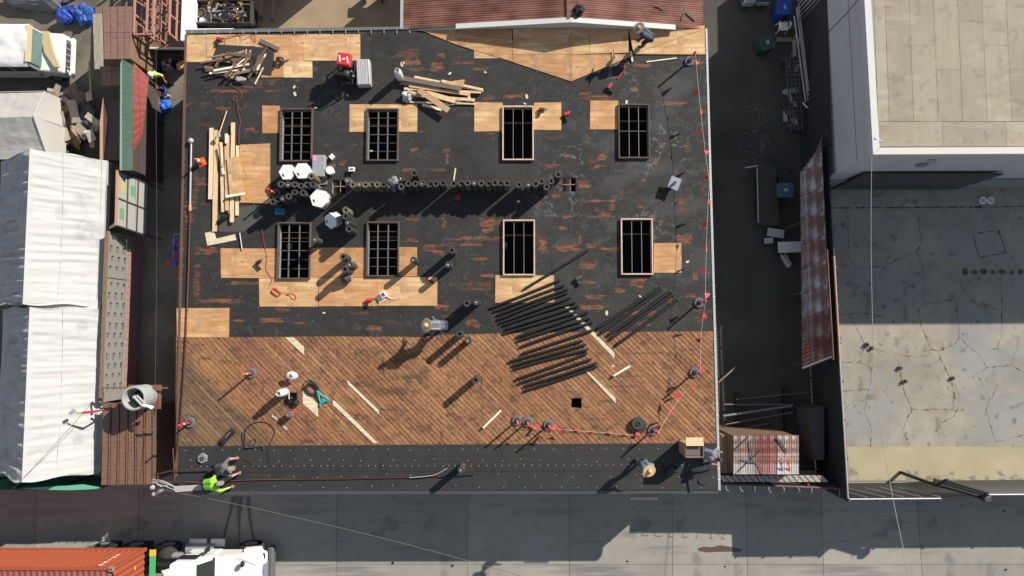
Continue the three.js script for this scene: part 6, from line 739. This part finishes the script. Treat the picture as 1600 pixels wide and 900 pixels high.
// ---------------------------------------------------------------- right driveway: sheds and junk
{
  const H = 3.05, t = T('corrugated_shed', 'shed roofed with white and rust-red corrugated sheets in the driveway', 'shed', V(W(1190, 710, H).x, 0, W(1190, 710, H).z)); const cols = [[.42, .4, .38], [.45, .43, .41], [.36, .34, .33], [.32, .17, .15], [.34, .15, .14], [.4, .22, .2], [.62, .61, .6], [.6, .58, .56], [.5, .48, .47]]; wpart(t, 'wall', prism(inset(poly([[1146, 680], [1248, 680], [1248, 741], [1146, 741]], H), .06), 0, H - .06), M.oldwood[0]);
  cols.forEach((c, i) => { const a = 1146 + i * 11.4, b = a + 11.1; wpart(t, 'roof_sheet', corr(W(a, 680, H), W(b, 680, H), W(b, 741, H), W(a, 741, H), 3, .009), mat(c[0], c[1], c[2], .75, { map: patchTex })); if (i === 6 || i === 7) wpart(t, 'graffiti', merge([box(.2, .004, .04, W(a + 5, 718, H).x, H + .025, W(a + 5, 718, H).z, .5), box(.04, .004, .4, W(a + 7, 728, H).x, H + .026, W(a + 7, 728, H).z, .2), box(.22, .004, .05, W(a + 5, 733, H).x, H + .027, W(a + 5, 733, H).z, -.4)]), i === 6 ? mat(.08, .08, .09) : M.red); });
  wpart(t, 'roof_base', prism(poly([[1146, 680], [1248, 680], [1248, 741], [1146, 741]], H), H - .055, H - .03), M.black); for (const [a, b, c, d] of [[1148, 703, 1170, 682], [1152, 738, 1190, 702], [1213, 684, 1229, 705], [1216, 684, 1232, 708], [1172, 690, 1176, 722]]) wpart(t, 'loose_wire', rod(W(a, b, H + .06), W(c, d, H + .06), .02, 5), M.darksteel);
  wpart(t, 'loose_wire', tube([W(1158, 717, H + .06), W(1172, 722, H + .06), W(1184, 724, H + .06), W(1192, 740, H + .06)], .018, 20, 5), M.darksteel); wpart(t, 'side_planks', prism(poly([[1128, 680], [1145, 680], [1145, 740], [1130, 740]], 2.0), 0, 2.0), M.oldwood[3]);
  const a = T('front_gate', 'slatted gate with pale awning boards between the building and the fence', 'gate', V(W(1220, 760, 2.4).x, 0, W(1220, 760, 2.4).z)); const z0 = W(0, 747, 2.95), n = 17; for (let k = 0; k < n; k++) { const x = 1130 + k * 9.7; wpart(a, 'awning_board', prism(poly([[x - 8, 743], [x, 743], [x + 8.5, 753], [x + .5, 753]], 2.45), 2.41, 2.45), mat(.5 - .015 * (k % 4), .42, .39, .8, { map: grainTex })); } const A = W(1124, 756, 2.4), B = W(1323, 764, 2.4); wpart(a, 'top_rail', rod(A, B, .04, 8), M.rust); wpart(a, 'gate_panel', prism([V(A.x, 0, A.z - .02), V(B.x, 0, B.z - .02), V(B.x, 0, B.z - .06), V(A.x, 0, A.z - .06)], .08, 2.36), M.darksteel); for (const u of [0, .35, .7, 1]) wpart(a, 'gate_post', rod(V(A.x + (B.x - A.x) * u, 0, A.z + (B.z - A.z) * u - .12), V(A.x + (B.x - A.x) * u, 2.4, A.z + (B.z - A.z) * u - .12), .05, 6), M.rust);
  for (let k = 0; k < 9; k++) { const x = A.x + (B.x - A.x) * (k + .5) / 9, z = A.z + (B.z - A.z) * (k + .5) / 9; wpart(a, 'rail_wire', tube([V(x, 2.4, z), V(x + rr(-.1, .1), 2.48, z + .16), V(x + rr(-.15, .15), 2.36, z + .32)], .014, 10, 4), M.galv); }
}
{
  const t = T('lean_to', 'long lean-to of patched white and rusty corrugated sheets along the black fence', 'roof', V(W(1275, 400, 2.5).x, 0, W(1275, 400, 2.5).z)); const n = 9, E = (y) => W(1283 + (y - 215) * .048, y, 2.95), I = (y) => W(1250 + Math.max(0, (y - 240)) * .012 + Math.max(0, (250 - y)) * .8, y + 18, 2.3); const cs = [[.42, .42, .45], [.46, .46, .49], [.4, .4, .43], [.38, .34, .35], [.38, .33, .33], [.42, .42, .44], [.44, .44, .46], [.3, .24, .23], [.3, .16, .13]];
  for (let k = 0; k < n; k++) { const y0 = 214 + k * 38.2, y1 = y0 + 37.6; wpart(t, 'roof_sheet', corr(E(y0), E(y1), I(y1), I(y0), 6, .02), mat(...cs[k], .75, { map: patchTex })); } for (const y of [230, 330, 440, 552]) wpart(t, 'post', rod(V(I(y).x, 0, I(y).z), V(I(y).x, 2.25, I(y).z), .05, 6), M.darksteel); wpart(t, 'edge_rail', rod(W(1292, 390, 3.0), W(1302, 562, 3.0), .04, 8), M.rust); wpart(t, 'end_beam', bar(I(557), E(557), .08, .08), M.galv);
}
function table(x, y, w, d, h, yaw, m, lb) { const t = T('work_table', lb, 'table', W(x, y, h).setY(-.01), null, yaw); part(t, 'top', box(w, .05, d, 0, h, 0), m); for (const [a, b] of [[-1, -1], [1, -1], [1, 1], [-1, 1]]) part(t, 'leg', box(.06, h - .03, .06, a * (w / 2 - .08), (h - .03) / 2, b * (d / 2 - .08)), M.darksteel); }
table(1234, 386, 1.1, .52, .75, .03, mat(.62, .62, .63), 'white low table with four dark slots in the shaded driveway'); table(1212, 364, .8, .4, .5, -.15, M.tarp, 'small grey panel table behind the white table'); table(1201, 376, .42, .26, .5, .05, M.tarp, 'little grey side table beside the white one'); 
{ const t = T('folding_chair', 'grey folding chair tipped over beside the white table', 'chair', W(1226, 408, 0), null, .5); part(t, 'seat', box(.3, .05, .6, 0, .2, 0, 0, 0, .2), M.tarp); part(t, 'rail', rod(V(-.1, .28, -.4), V(-.05, .28, .35), .03, 6), M.whiteM); part(t, 'leg', rod(V(.1, .15, -.3), V(.3, .02, -.5), .02, 6), M.steel); part(t, 'leg', rod(V(.1, .15, .3), V(.3, .02, .2), .02, 6), M.steel); }
{ const t = T('plastic_chair', 'white plastic armchair standing by the blue bin', 'chair', W(1224, 41, .4).setY(-.01)); part(t, 'seat', rbox(.46, .04, .44, .02, 0, .42, 0), M.white); part(t, 'backrest', new THREE.TorusGeometry(.26, .03, 8, 18, Math.PI).rotateX(Math.PI / 2).translate(0, .75, -.02), M.white); for (const [a, b] of [[-1, -1], [1, -1], [1, 1], [-1, 1]]) part(t, 'leg', rod(V(a * .2, .42, b * .18), V(a * .24, 0, b * .22), .02, 6), M.white); for (const s of [-1, 1]) part(t, 'arm', box(.04, .03, .42, s * .25, .62, .02), M.white); }
function wheelie(x, y, m, lb, yaw) { const t = T('wheeled_bin', lb, 'bin', W(x, y, 1).setY(-.01), null, yaw); part(t, 'body', (() => { const g = new THREE.CylinderGeometry(.46, .36, .92, 4).rotateY(Math.PI / 4); return g.translate(0, .5, 0); })(), m); part(t, 'lid', rbox(.7, .07, .74, .03, 0, .99, 0), m); part(t, 'handle', rod(V(-.25, .95, -.4), V(.25, .95, -.4), .025, 8), m); part(t, 'lid_mark', merge([box(.03, .004, .2, -.03, 1.028, 0), box(.03, .004, .2, .05, 1.028, 0)]), M.whiteM); for (const s of [-1, 1]) part(t, 'wheel', cyl(.1, .1, .05, 14).rotateZ(Math.PI / 2).translate(s * .25, .1, -.32), M.rubber); }
wheelie(1226, 11, M.blue, 'blue wheeled bin beside the white plastic chair', 0); wheelie(1199, 66, mat(.02, .05, .04, .6), 'dark green wheeled bin in the shaded driveway', .3); wheelie(1228, 297, mat(.05, .10, .17, .6), 'blue-grey wheeled bin beside the lean-to', 1.57);
{ const t = T('pipe_bundle', 'bundle of pale gutters leaning along the black fence', 'pipes', W(1250, 90, 0)); for (const [a, b, c, d] of [[1241, 25, 1259, 160], [1245, 12, 1263, 158], [1248, 10, 1266, 162]]) wpart(t, 'gutter', rod(W(a, b, 1.6), W(c, d, .9), .04, 8), M.tarp); wpart(t, 'stand', rod(V(W(1250, 30, 1.6).x, 0, W(1250, 30, 1.6).z), W(1250, 30, 1.6), .04, 6), M.darksteel); wpart(t, 'elbow', tube([W(1254, 160, .9), W(1262, 168, .9), W(1266, 160, .9)], .04, 14, 7), M.whiteM); }
{ const t = T('steel_rack', 'steel grid rack lying along the fence in the shade', 'rack', W(1240, 140, 0)); for (let k = 0; k < 4; k++) wpart(t, 'rack_rail', rod(W(1228 + k * 6, 88, .9), W(1236 + k * 6, 205, .9), .03, 6), M.darksteel); for (let k = 0; k < 16; k++) wpart(t, 'rack_bar', rod(W(1228 + k * .5, 90 + k * 7, .93), W(1248 + k * .5, 89 + k * 7, .93), .018, 5), M.grate); for (const [x, y] of [[1230, 92], [1252, 200]]) wpart(t, 'rack_leg', rod(W(x, y, .9), W(x, y, .9).setY(-.01), .03, 6), M.darksteel); }
{ const t = T('dark_trailer', 'low dark flat trailer with a pale side rail in the driveway', 'trailer', W(1205, 300, 0)); wpart(t, 'bed', prism(poly([[1184, 252], [1212, 258], [1218, 352], [1186, 352]], .6), .5, .6), mat(.05, .042, .038)); wpart(t, 'side_rail', rod(W(1183, 262, .65), W(1185, 348, .65), .03, 6), M.galv); wpart(t, 'drawbar', rod(W(1164, 262, .55), W(1184, 259, .55), .04, 6), M.galv); for (const y of [285, 318]) for (const x of [1184, 1216]) wpart(t, 'wheel', cyl(.25, .25, .15, 16).rotateZ(Math.PI / 2).translate(W(x, y, .25).x, .24, W(x, y, .25).z), M.rubber); wpart(t, 'support', prism(poly([[1195, 262], [1205, 262], [1205, 340], [1195, 340]], .5), 0, .49), M.black); }
{ const t = T('small_pickup', 'pale compact pickup parked at the rear of the shaded driveway', 'pickup', W(1172, 4, 0)); part(t, 'cab', rbox(.62, .5, .8, .12, -.25, .55, 0), mat(.3, .3, .31, .4)); part(t, 'bed', box(.6, .1, .7, .4, .45, 0), M.darksteel); for (const s of [-1, 1]) part(t, 'bed_side', box(.6, .25, .04, .4, .6, s * .37), mat(.3, .3, .31, .4)); part(t, 'windscreen', box(.03, .22, .6, -.58, .6, 0, 0, 0, .4), M.glass); for (const [a, b] of [[-1, -1], [1, -1], [1, 1], [-1, 1]]) part(t, 'wheel', cyl(.16, .16, .1, 16).rotateX(Math.PI / 2).translate(a * .4, .16, b * .38), M.rubber); }
[[1132, 632, 1240, 632, .06, 'white steel rod on the dark rack near the corrugated shed'], [1150, 624, 1270, 612, .04, 'thin grey rod above the white one in the driveway'], [1130, 650, 1238, 634, .1, 'bluish ribbed bar lying in the driveway'], [1135, 663, 1240, 644, .05, 'second ribbed bar lying in the driveway'], [1145, 672, 1200, 662, .04, 'short rod lying close to the corrugated shed'], [1123, 597, 1149, 574, .07, 'pale timber lying diagonal in the dark driveway']].forEach(([a, b, c, d, r, lb], i) => solo('steel_bar', lb, 'bar', rod(W(a, b, .3 + r), W(c, d, .3 + r), r * .6, 7), i === 2 ? mat(.16, .2, .21, .5) : i === 5 ? M.oldwood[3] : M.grate));
solo('rod_rack', 'dark low rack holding the steel bars', 'rack', merge([box(.12, .3, 2.2, W(1150, 650, 0).x, .14, W(1150, 648, 0).z), box(.12, .3, 2.2, W(1225, 640, 0).x, .14, W(1225, 640, 0).z)]), M.black);
solo('timber_beam', 'tall grey board standing along the foot of the black fence', 'board', prism(poly([[1262, 640], [1288, 635], [1288, 718], [1272, 720]], 1.6), .0, 1.6), wood(.1, .09, .085));
for (let k = 0; k < 16; k++) { const y = 60 + k * 9.5 + rr(-4, 4), x = 1222 + rr(0, 30), a = rr(-.4, .4) + (k % 3 ? 1.4 : 0), l = rr(6, 18); solo('driveway_scrap', 'grey scrap piece lying at the foot of the black fence', 'scrap', bar(W(x - Math.cos(a) * l, y - Math.sin(a) * l, .1 + .03 * (k % 4)), W(x + Math.cos(a) * l, y + Math.sin(a) * l, .1 + .03 * (k % 4)), rr(.06, .3), rr(.03, .1)), [M.oldwood[3], M.galv, M.tarp, M.darksteel][k % 4], V(0, 0, 0), 'scrap along the fence'); }
{ const gs = []; for (let k = 0; k < 170; k++) { const y = 212 + (rr(-1, 1) + rr(-1, 1) + rr(-1, 1)) * 28, p = W(1185 + (rr(-1, 1) + rr(-1, 1) + rr(-1, 1)) * 11, y, 0); if (noise(p.x * 2, p.z * 2) < .4) continue; gs.push(box(rr(.02, .07), .02, rr(.02, .07), p.x, -.003, p.z, rr(0, 3))); } const o = struct('rubble', merge(gs), mat(.2, .19, .175)); o.userData.kind = 'stuff'; o.userData.label = 'pale grey rubble strewn over the shaded driveway'; o.userData.category = 'rubble'; }
// right yard bits
for (const [x, lb] of [[1535, 'white coil of tubing by the yard building, western of two'], [1547, 'white coil of tubing by the yard building, eastern of two']]) { const t = T('tube_coil', lb, 'coil', W(x, 313, .05).setY(.022)); part(t, 'coil', new THREE.TorusGeometry(.14, .055, 10, 24).rotateX(Math.PI / 2).translate(0, .055, 0), M.whiteM); part(t, 'hub', cyl(.06, .07, .1, 14, 0, .05, 0), mat(.5, .55, .6)); }
// ---------------------------------------------------------------- container lorry in the alley
{
  const yT = 3.95, xR = W(177, 889, yT).x, zN = W(0, 889, yT).z, L = 12.2, w = 2.44, y0 = 1.3, t = T('shipping_container', 'orange-red corrugated shipping container with white lettering on a lorry chassis', 'container', V(xR - L / 2, 0, zN + w / 2)); const cr = mat(.33, .075, .036, .65), xl = -L / 2, xr = L / 2, zn = -w / 2, zs = w / 2;
  const v = (x, y, z) => V(x, y, z); part(t, 'side_panel', corr(v(xl + .1, y0 + .15, zn + .04), v(xr - .15, y0 + .15, zn + .04), v(xr - .15, yT - .12, zn + .04), v(xl + .1, yT - .12, zn + .04), 44, .025, true, 6), cr); part(t, 'side_panel', corr(v(xl + .1, y0 + .15, zs - .04), v(xr - .15, y0 + .15, zs - .04), v(xr - .15, yT - .12, zs - .04), v(xl + .1, yT - .12, zs - .04), 44, .025, true, 6), cr); part(t, 'roof_panel', corr(v(xl, yT - .03, zn + .06), v(xr - .05, yT - .03, zn + .06), v(xr - .05, yT - .03, zs - .06), v(xl, yT - .03, zs - .06), 50, .02, true, 6), mat(.36, .11, .085, .75, { map: grainTex }));
  part(t, 'front_panel', corr(v(xr - .05, y0 + .1, zn + .1), v(xr - .05, y0 + .1, zs - .1), v(xr - .05, yT - .1, zs - .1), v(xr - .05, yT - .1, zn + .1), 8, .022, true, 6), cr);
  for (const [y, z] of [[y0 + .08, zn], [y0 + .08, zs], [yT - .05, zn], [yT - .05, zs]]) part(t, 'rail', box(L, .14, .1, 0, y, z), cr); for (const x of [xl, xr]) for (const z of [zn, zs]) { part(t, 'corner_post', box(.14, yT - y0, .14, x - Math.sign(x) * .06, (y0 + yT) / 2, z), cr); const cc = part(t, 'corner_casting', box(.18, .13, .17, x - Math.sign(x) * .07, yT + .005, z), mat(.3, .22, .15)); part(cc, 'casting_hole', box(.1, .006, .06, x - Math.sign(x) * .07, yT + .073, z), M.black); }
  const cv = document.createElement('canvas'); cv.width = 64; cv.height = 512; const g2 = cv.getContext('2d'); g2.fillStyle = '#b9502f'; g2.fillRect(0, 0, 64, 512); g2.fillStyle = '#f2f2ee'; g2.font = 'bold 78px sans-serif'; g2.textAlign = 'center'; 'DAIUZ'.split('').forEach((ch, i) => g2.fillText(ch, 32, 90 + i * 92)); const ct = new THREE.CanvasTexture(cv); ct.colorSpace = THREE.SRGBColorSpace;
  part(t, 'lettering', new THREE.PlaneGeometry(.22, 1.75).rotateY(Math.PI).translate(xr - .85, (y0 + yT) / 2 + .1, zn + .008), mat(1, 1, 1, .7, { map: ct })); part(t, 'lettering', box(.02, .14, 1.1, xr + .012, 2.75, .25), M.white); part(t, 'yellow_mark', box(.01, .12, .16, xr + .014, 2.3, -.7), M.yellow);
  part(t, 'green_bulkhead', box(.22, .12, w, xr + .3, 1.35, 0), mat(.06, .42, .14, .6)); part(t, 'yellow_corner', box(.24, .13, .3, xr + .3, 1.36, zn + .15), M.yellow);
  const ch = T('lorry_chassis', 'dark lorry chassis with wheels beneath the orange-red container', 'trailer', V(xR - L / 2, 0, zN + w / 2)); for (const s of [-1, 1]) part(ch, 'frame_rail', box(L + 2.6, .3, .12, 1.2, 1.02, s * .45), M.black); for (const x of [xr + .6, xr - .9, xr - 2.3, xl + 2]) for (const s of [-1, 1]) { const wh = part(ch, 'wheel', cyl(.52, .52, .5, 26).rotateX(Math.PI / 2).translate(x, .52, s * .95), M.rubber); part(wh, 'rim', cyl(.3, .3, .52, 20).rotateX(Math.PI / 2).translate(x, .52, s * .95), M.steel); } for (const x of [xr - 1.7, xr - .2]) part(ch, 'mudguard', new THREE.CylinderGeometry(.62, .62, .55, 18, 1, true, -1.2, 2.4).rotateX(Math.PI / 2).rotateZ(Math.PI / 2 * 0).translate(x + .1, .55, -.95), M.rubber); for (let k = 0; k < 5; k++) part(ch, 'cross_member', box(.1, .2, .8, -4 + k * 2.4, 1.0, 0), M.black); part(ch, 'air_tank', cyl(.16, .16, 1.0, 16).rotateZ(Math.PI / 2).translate(xr + 1.0, .75, -.75), M.steel);
}
{
  // conventional cab facing east
  const x0 = W(270, 880, 2).x, zN = W(0, 858, 1.4).z, t = T('lorry_cab', 'white lorry cab with long bonnet at the foot of the alley', 'lorry', V(x0 + 2.2, 0, zN + 1.2)); const wm = mat(.78, .78, .77, .25); wm.clearcoat = 0; const X = px => W(px, 880, 1.9).x - (x0 + 2.2), zn = -1.2, w = 2.4;
  const shape = (pts, d, bev) => new THREE.ExtrudeGeometry(new THREE.Shape(pts.map(p => new THREE.Vector2(...p))), { depth: d - 2 * bev, bevelEnabled: true, bevelSize: bev, bevelThickness: bev, bevelOffset: -bev, bevelSegments: 4 }).translate(0, 0, -d / 2 + bev);
  const bx = X(337), hx = X(407); part(t, 'bonnet', shape([[bx - .2, .8], [hx - .25, .8], [hx, 1.0], [hx - .02, 1.5], [hx - .35, 1.75], [bx, 1.95], [bx - .2, 1.95]], 2.1, .16), wm);
  const cab = part(t, 'cab', shape([[X(284), .9], [bx - .05, .9], [bx - .05, 1.9], [bx - .5, 2.75], [bx - .9, 2.95], [X(284), 3.0]], 2.2, .14), wm); part(cab, 'windscreen', bar(V(bx - .08, 1.98, 0), V(bx - .5, 2.72, 0), 1.85, .05), M.glass); part(cab, 'windscreen_frame', bar(V(bx - .02, 1.94, 0), V(bx - .1, 2.0, 0), 2.0, .05), M.black); part(cab, 'side_window', box(.85, .55, .04, bx - 1.05, 2.25, zn + .09), M.glass); part(cab, 'side_window', box(.85, .55, .04, bx - 1.05, 2.25, -zn - .09), M.glass); part(cab, 'door_handle', box(.18, .05, .04, bx - 1.3, 1.7, zn + .08), M.black); part(cab, 'roof_fairing', shape([[X(284) + .05, 2.98], [bx - 1.1, 2.98], [bx - 1.5, 3.5], [X(284) + .05, 3.6]], 1.9, .12), wm);
  part(t, 'radiator_grille', box(.08, .55, 1.1, hx + .0, 1.25, 0), mat(.35, .4, .5, .2, { metalness: .5 })); part(t, 'bumper', rbox(.3, .45, 2.3, .12, hx + .06, .65, 0), mat(.10, .105, .11, .5)); for (const s of [-1, 1]) { part(t, 'headlight', rbox(.35, .2, .28, .08, hx - .16, 1.38, s * .88), M.glass); const f = part(t, 'front_mudguard', new THREE.CylinderGeometry(.66, .66, .42, 22, 1, false, 0, Math.PI).rotateX(Math.PI / 2).rotateZ(Math.PI / 2 * 0).translate(hx - .95, .72, s * .98), wm); f.visible = true; const wh = part(t, 'wheel', cyl(.52, .52, .32, 26).rotateX(Math.PI / 2).translate(hx - .95, .52, s * 1.03), M.rubber); part(wh, 'rim', cyl(.3, .3, .34, 20).rotateX(Math.PI / 2).translate(hx - .95, .52, s * 1.03), M.steel); part(t, 'mirror', rbox(.12, .4, .2, .04, bx - .35, 2.0, s * 1.35), M.black); const m = part(t, 'bonnet_mirror', new THREE.SphereGeometry(.14, 14, 10).scale(.7, .8, 1).translate(hx - .75, 2.05, s * .75), M.black); part(m, 'mirror_arm', rod(V(hx - .75, 1.7, s * .7), V(hx - .75, 2.0, s * .75), .02, 6), M.black); }
  for (const [a, b] of [[bx - 1.75, bx - .95], [bx - .75, bx - .1]]) part(t, 'step', box(b - a, .06, .36, (a + b) / 2, .7, zn - .08), M.galv); part(t, 'fuel_tank', cyl(.3, .3, 1.3, 20).rotateZ(Math.PI / 2).translate(bx - 1.2, .62, zn + .22), M.steel); part(t, 'vent_strip', box(.9, .02, .1, bx - 1.5, 2.9, zn + .45), M.black); part(t, 'wiper', rod(V(bx - .06, 2.02, -.3), V(bx - .3, 2.5, .2), .015, 5), M.black); part(t, 'exhaust', rod(V(X(278), .8, .9), V(X(278), 3.4, .9), .08, 10), M.steel); part(t, 'chassis', box(3.2, .3, 1.0, bx - .6, .7, 0), M.black);
}
// ---------------------------------------------------------------- poles, corner frame and overhead cables
{
  const t = T('tangled_pipe_stand', 'rusty pipe frame with tangled wires at the southwestern roof corner', 'frame', V(W(242, 765, 3).x, 0, W(242, 765, 3).z)); for (const [a, b, c, d] of [[240, 742, 272, 735], [272, 735, 328, 733], [247, 742, 244, 774], [236, 778, 318, 767], [240, 757, 275, 752], [275, 752, 318, 754], [270, 700, 273, 750]]) wpart(t, 'frame_pipe', rod(W(a, b, RH + .15), W(c, d, RH + .15), .025, 7), M.rustDark); wpart(t, 'plate', prism(poly([[270, 760], [318, 757], [318, 766], [274, 769]], RH + .1), RH + .06, RH + .1), M.tarp); wpart(t, 'post', rod(V(W(240, 772, RH + .15).x, 0, W(240, 772, RH + .15).z), W(240, 772, RH + .15), .08, 8), M.galv); for (let k = 0; k < 7; k++) wpart(t, 'wire', tube([W(238 + rr(-3, 3), 745 + rr(0, 10), RH + .2), W(248 + rr(-4, 8), 755 + rr(-6, 6), RH + .3), W(262 + rr(-6, 16), 762 + rr(-5, 5), RH + .2)], .014, 14, 4), M.galv); wpart(t, 'insulator', lump(.1, 1.2, .2, 2, 50).translate(...W(240, 761, RH + .15).toArray()), M.galv);
  const cable = (lb, pts, r, m = M.galv) => solo('overhead_cable', lb, 'cable', tube(pts.map(q => W(...q)), r, 60, 5), m);
  cable('thin cable crossing the white tent toward the lamp arm', [[-60, 850, 4.6], [0, 786, 4.4], [60, 722, 4.3], [110, 668, 4.2], [146, 627, 4.2]], .01, M.darksteel); cable('grey cable slung along the dark alley beside the breeze-block wall', [[244, 55, 3.6], [244, 200, 3.2], [245, 400, 3.0], [243, 560, 3.3], [241, 745, 3.8]], .008, M.darksteel); cable('striped cable running from the corner frame across the alley', [[248, 764, 3.9], [360, 786, 4.0], [520, 822, 4.1], [660, 857, 4.2], [830, 905, 4.6], [900, 930, 5]], .012, M.grate); cable('cable descending from the parapet corner over the concrete yard', [[1362, 244, 6.15], [1361, 330, 5.8], [1362, 450, 5.4], [1368, 600, 5.4], [1388, 740, 5.8], [1421, 905, 6.6]], .012, M.tarp); cable('cable slanting down the pale building wall', [[1372, -60, 6.9], [1340, 0, 6.3], [1287, 58, 5.2], [1258, 90, 4.2]], .018, M.black);
}

renderer.render(scene, camera);
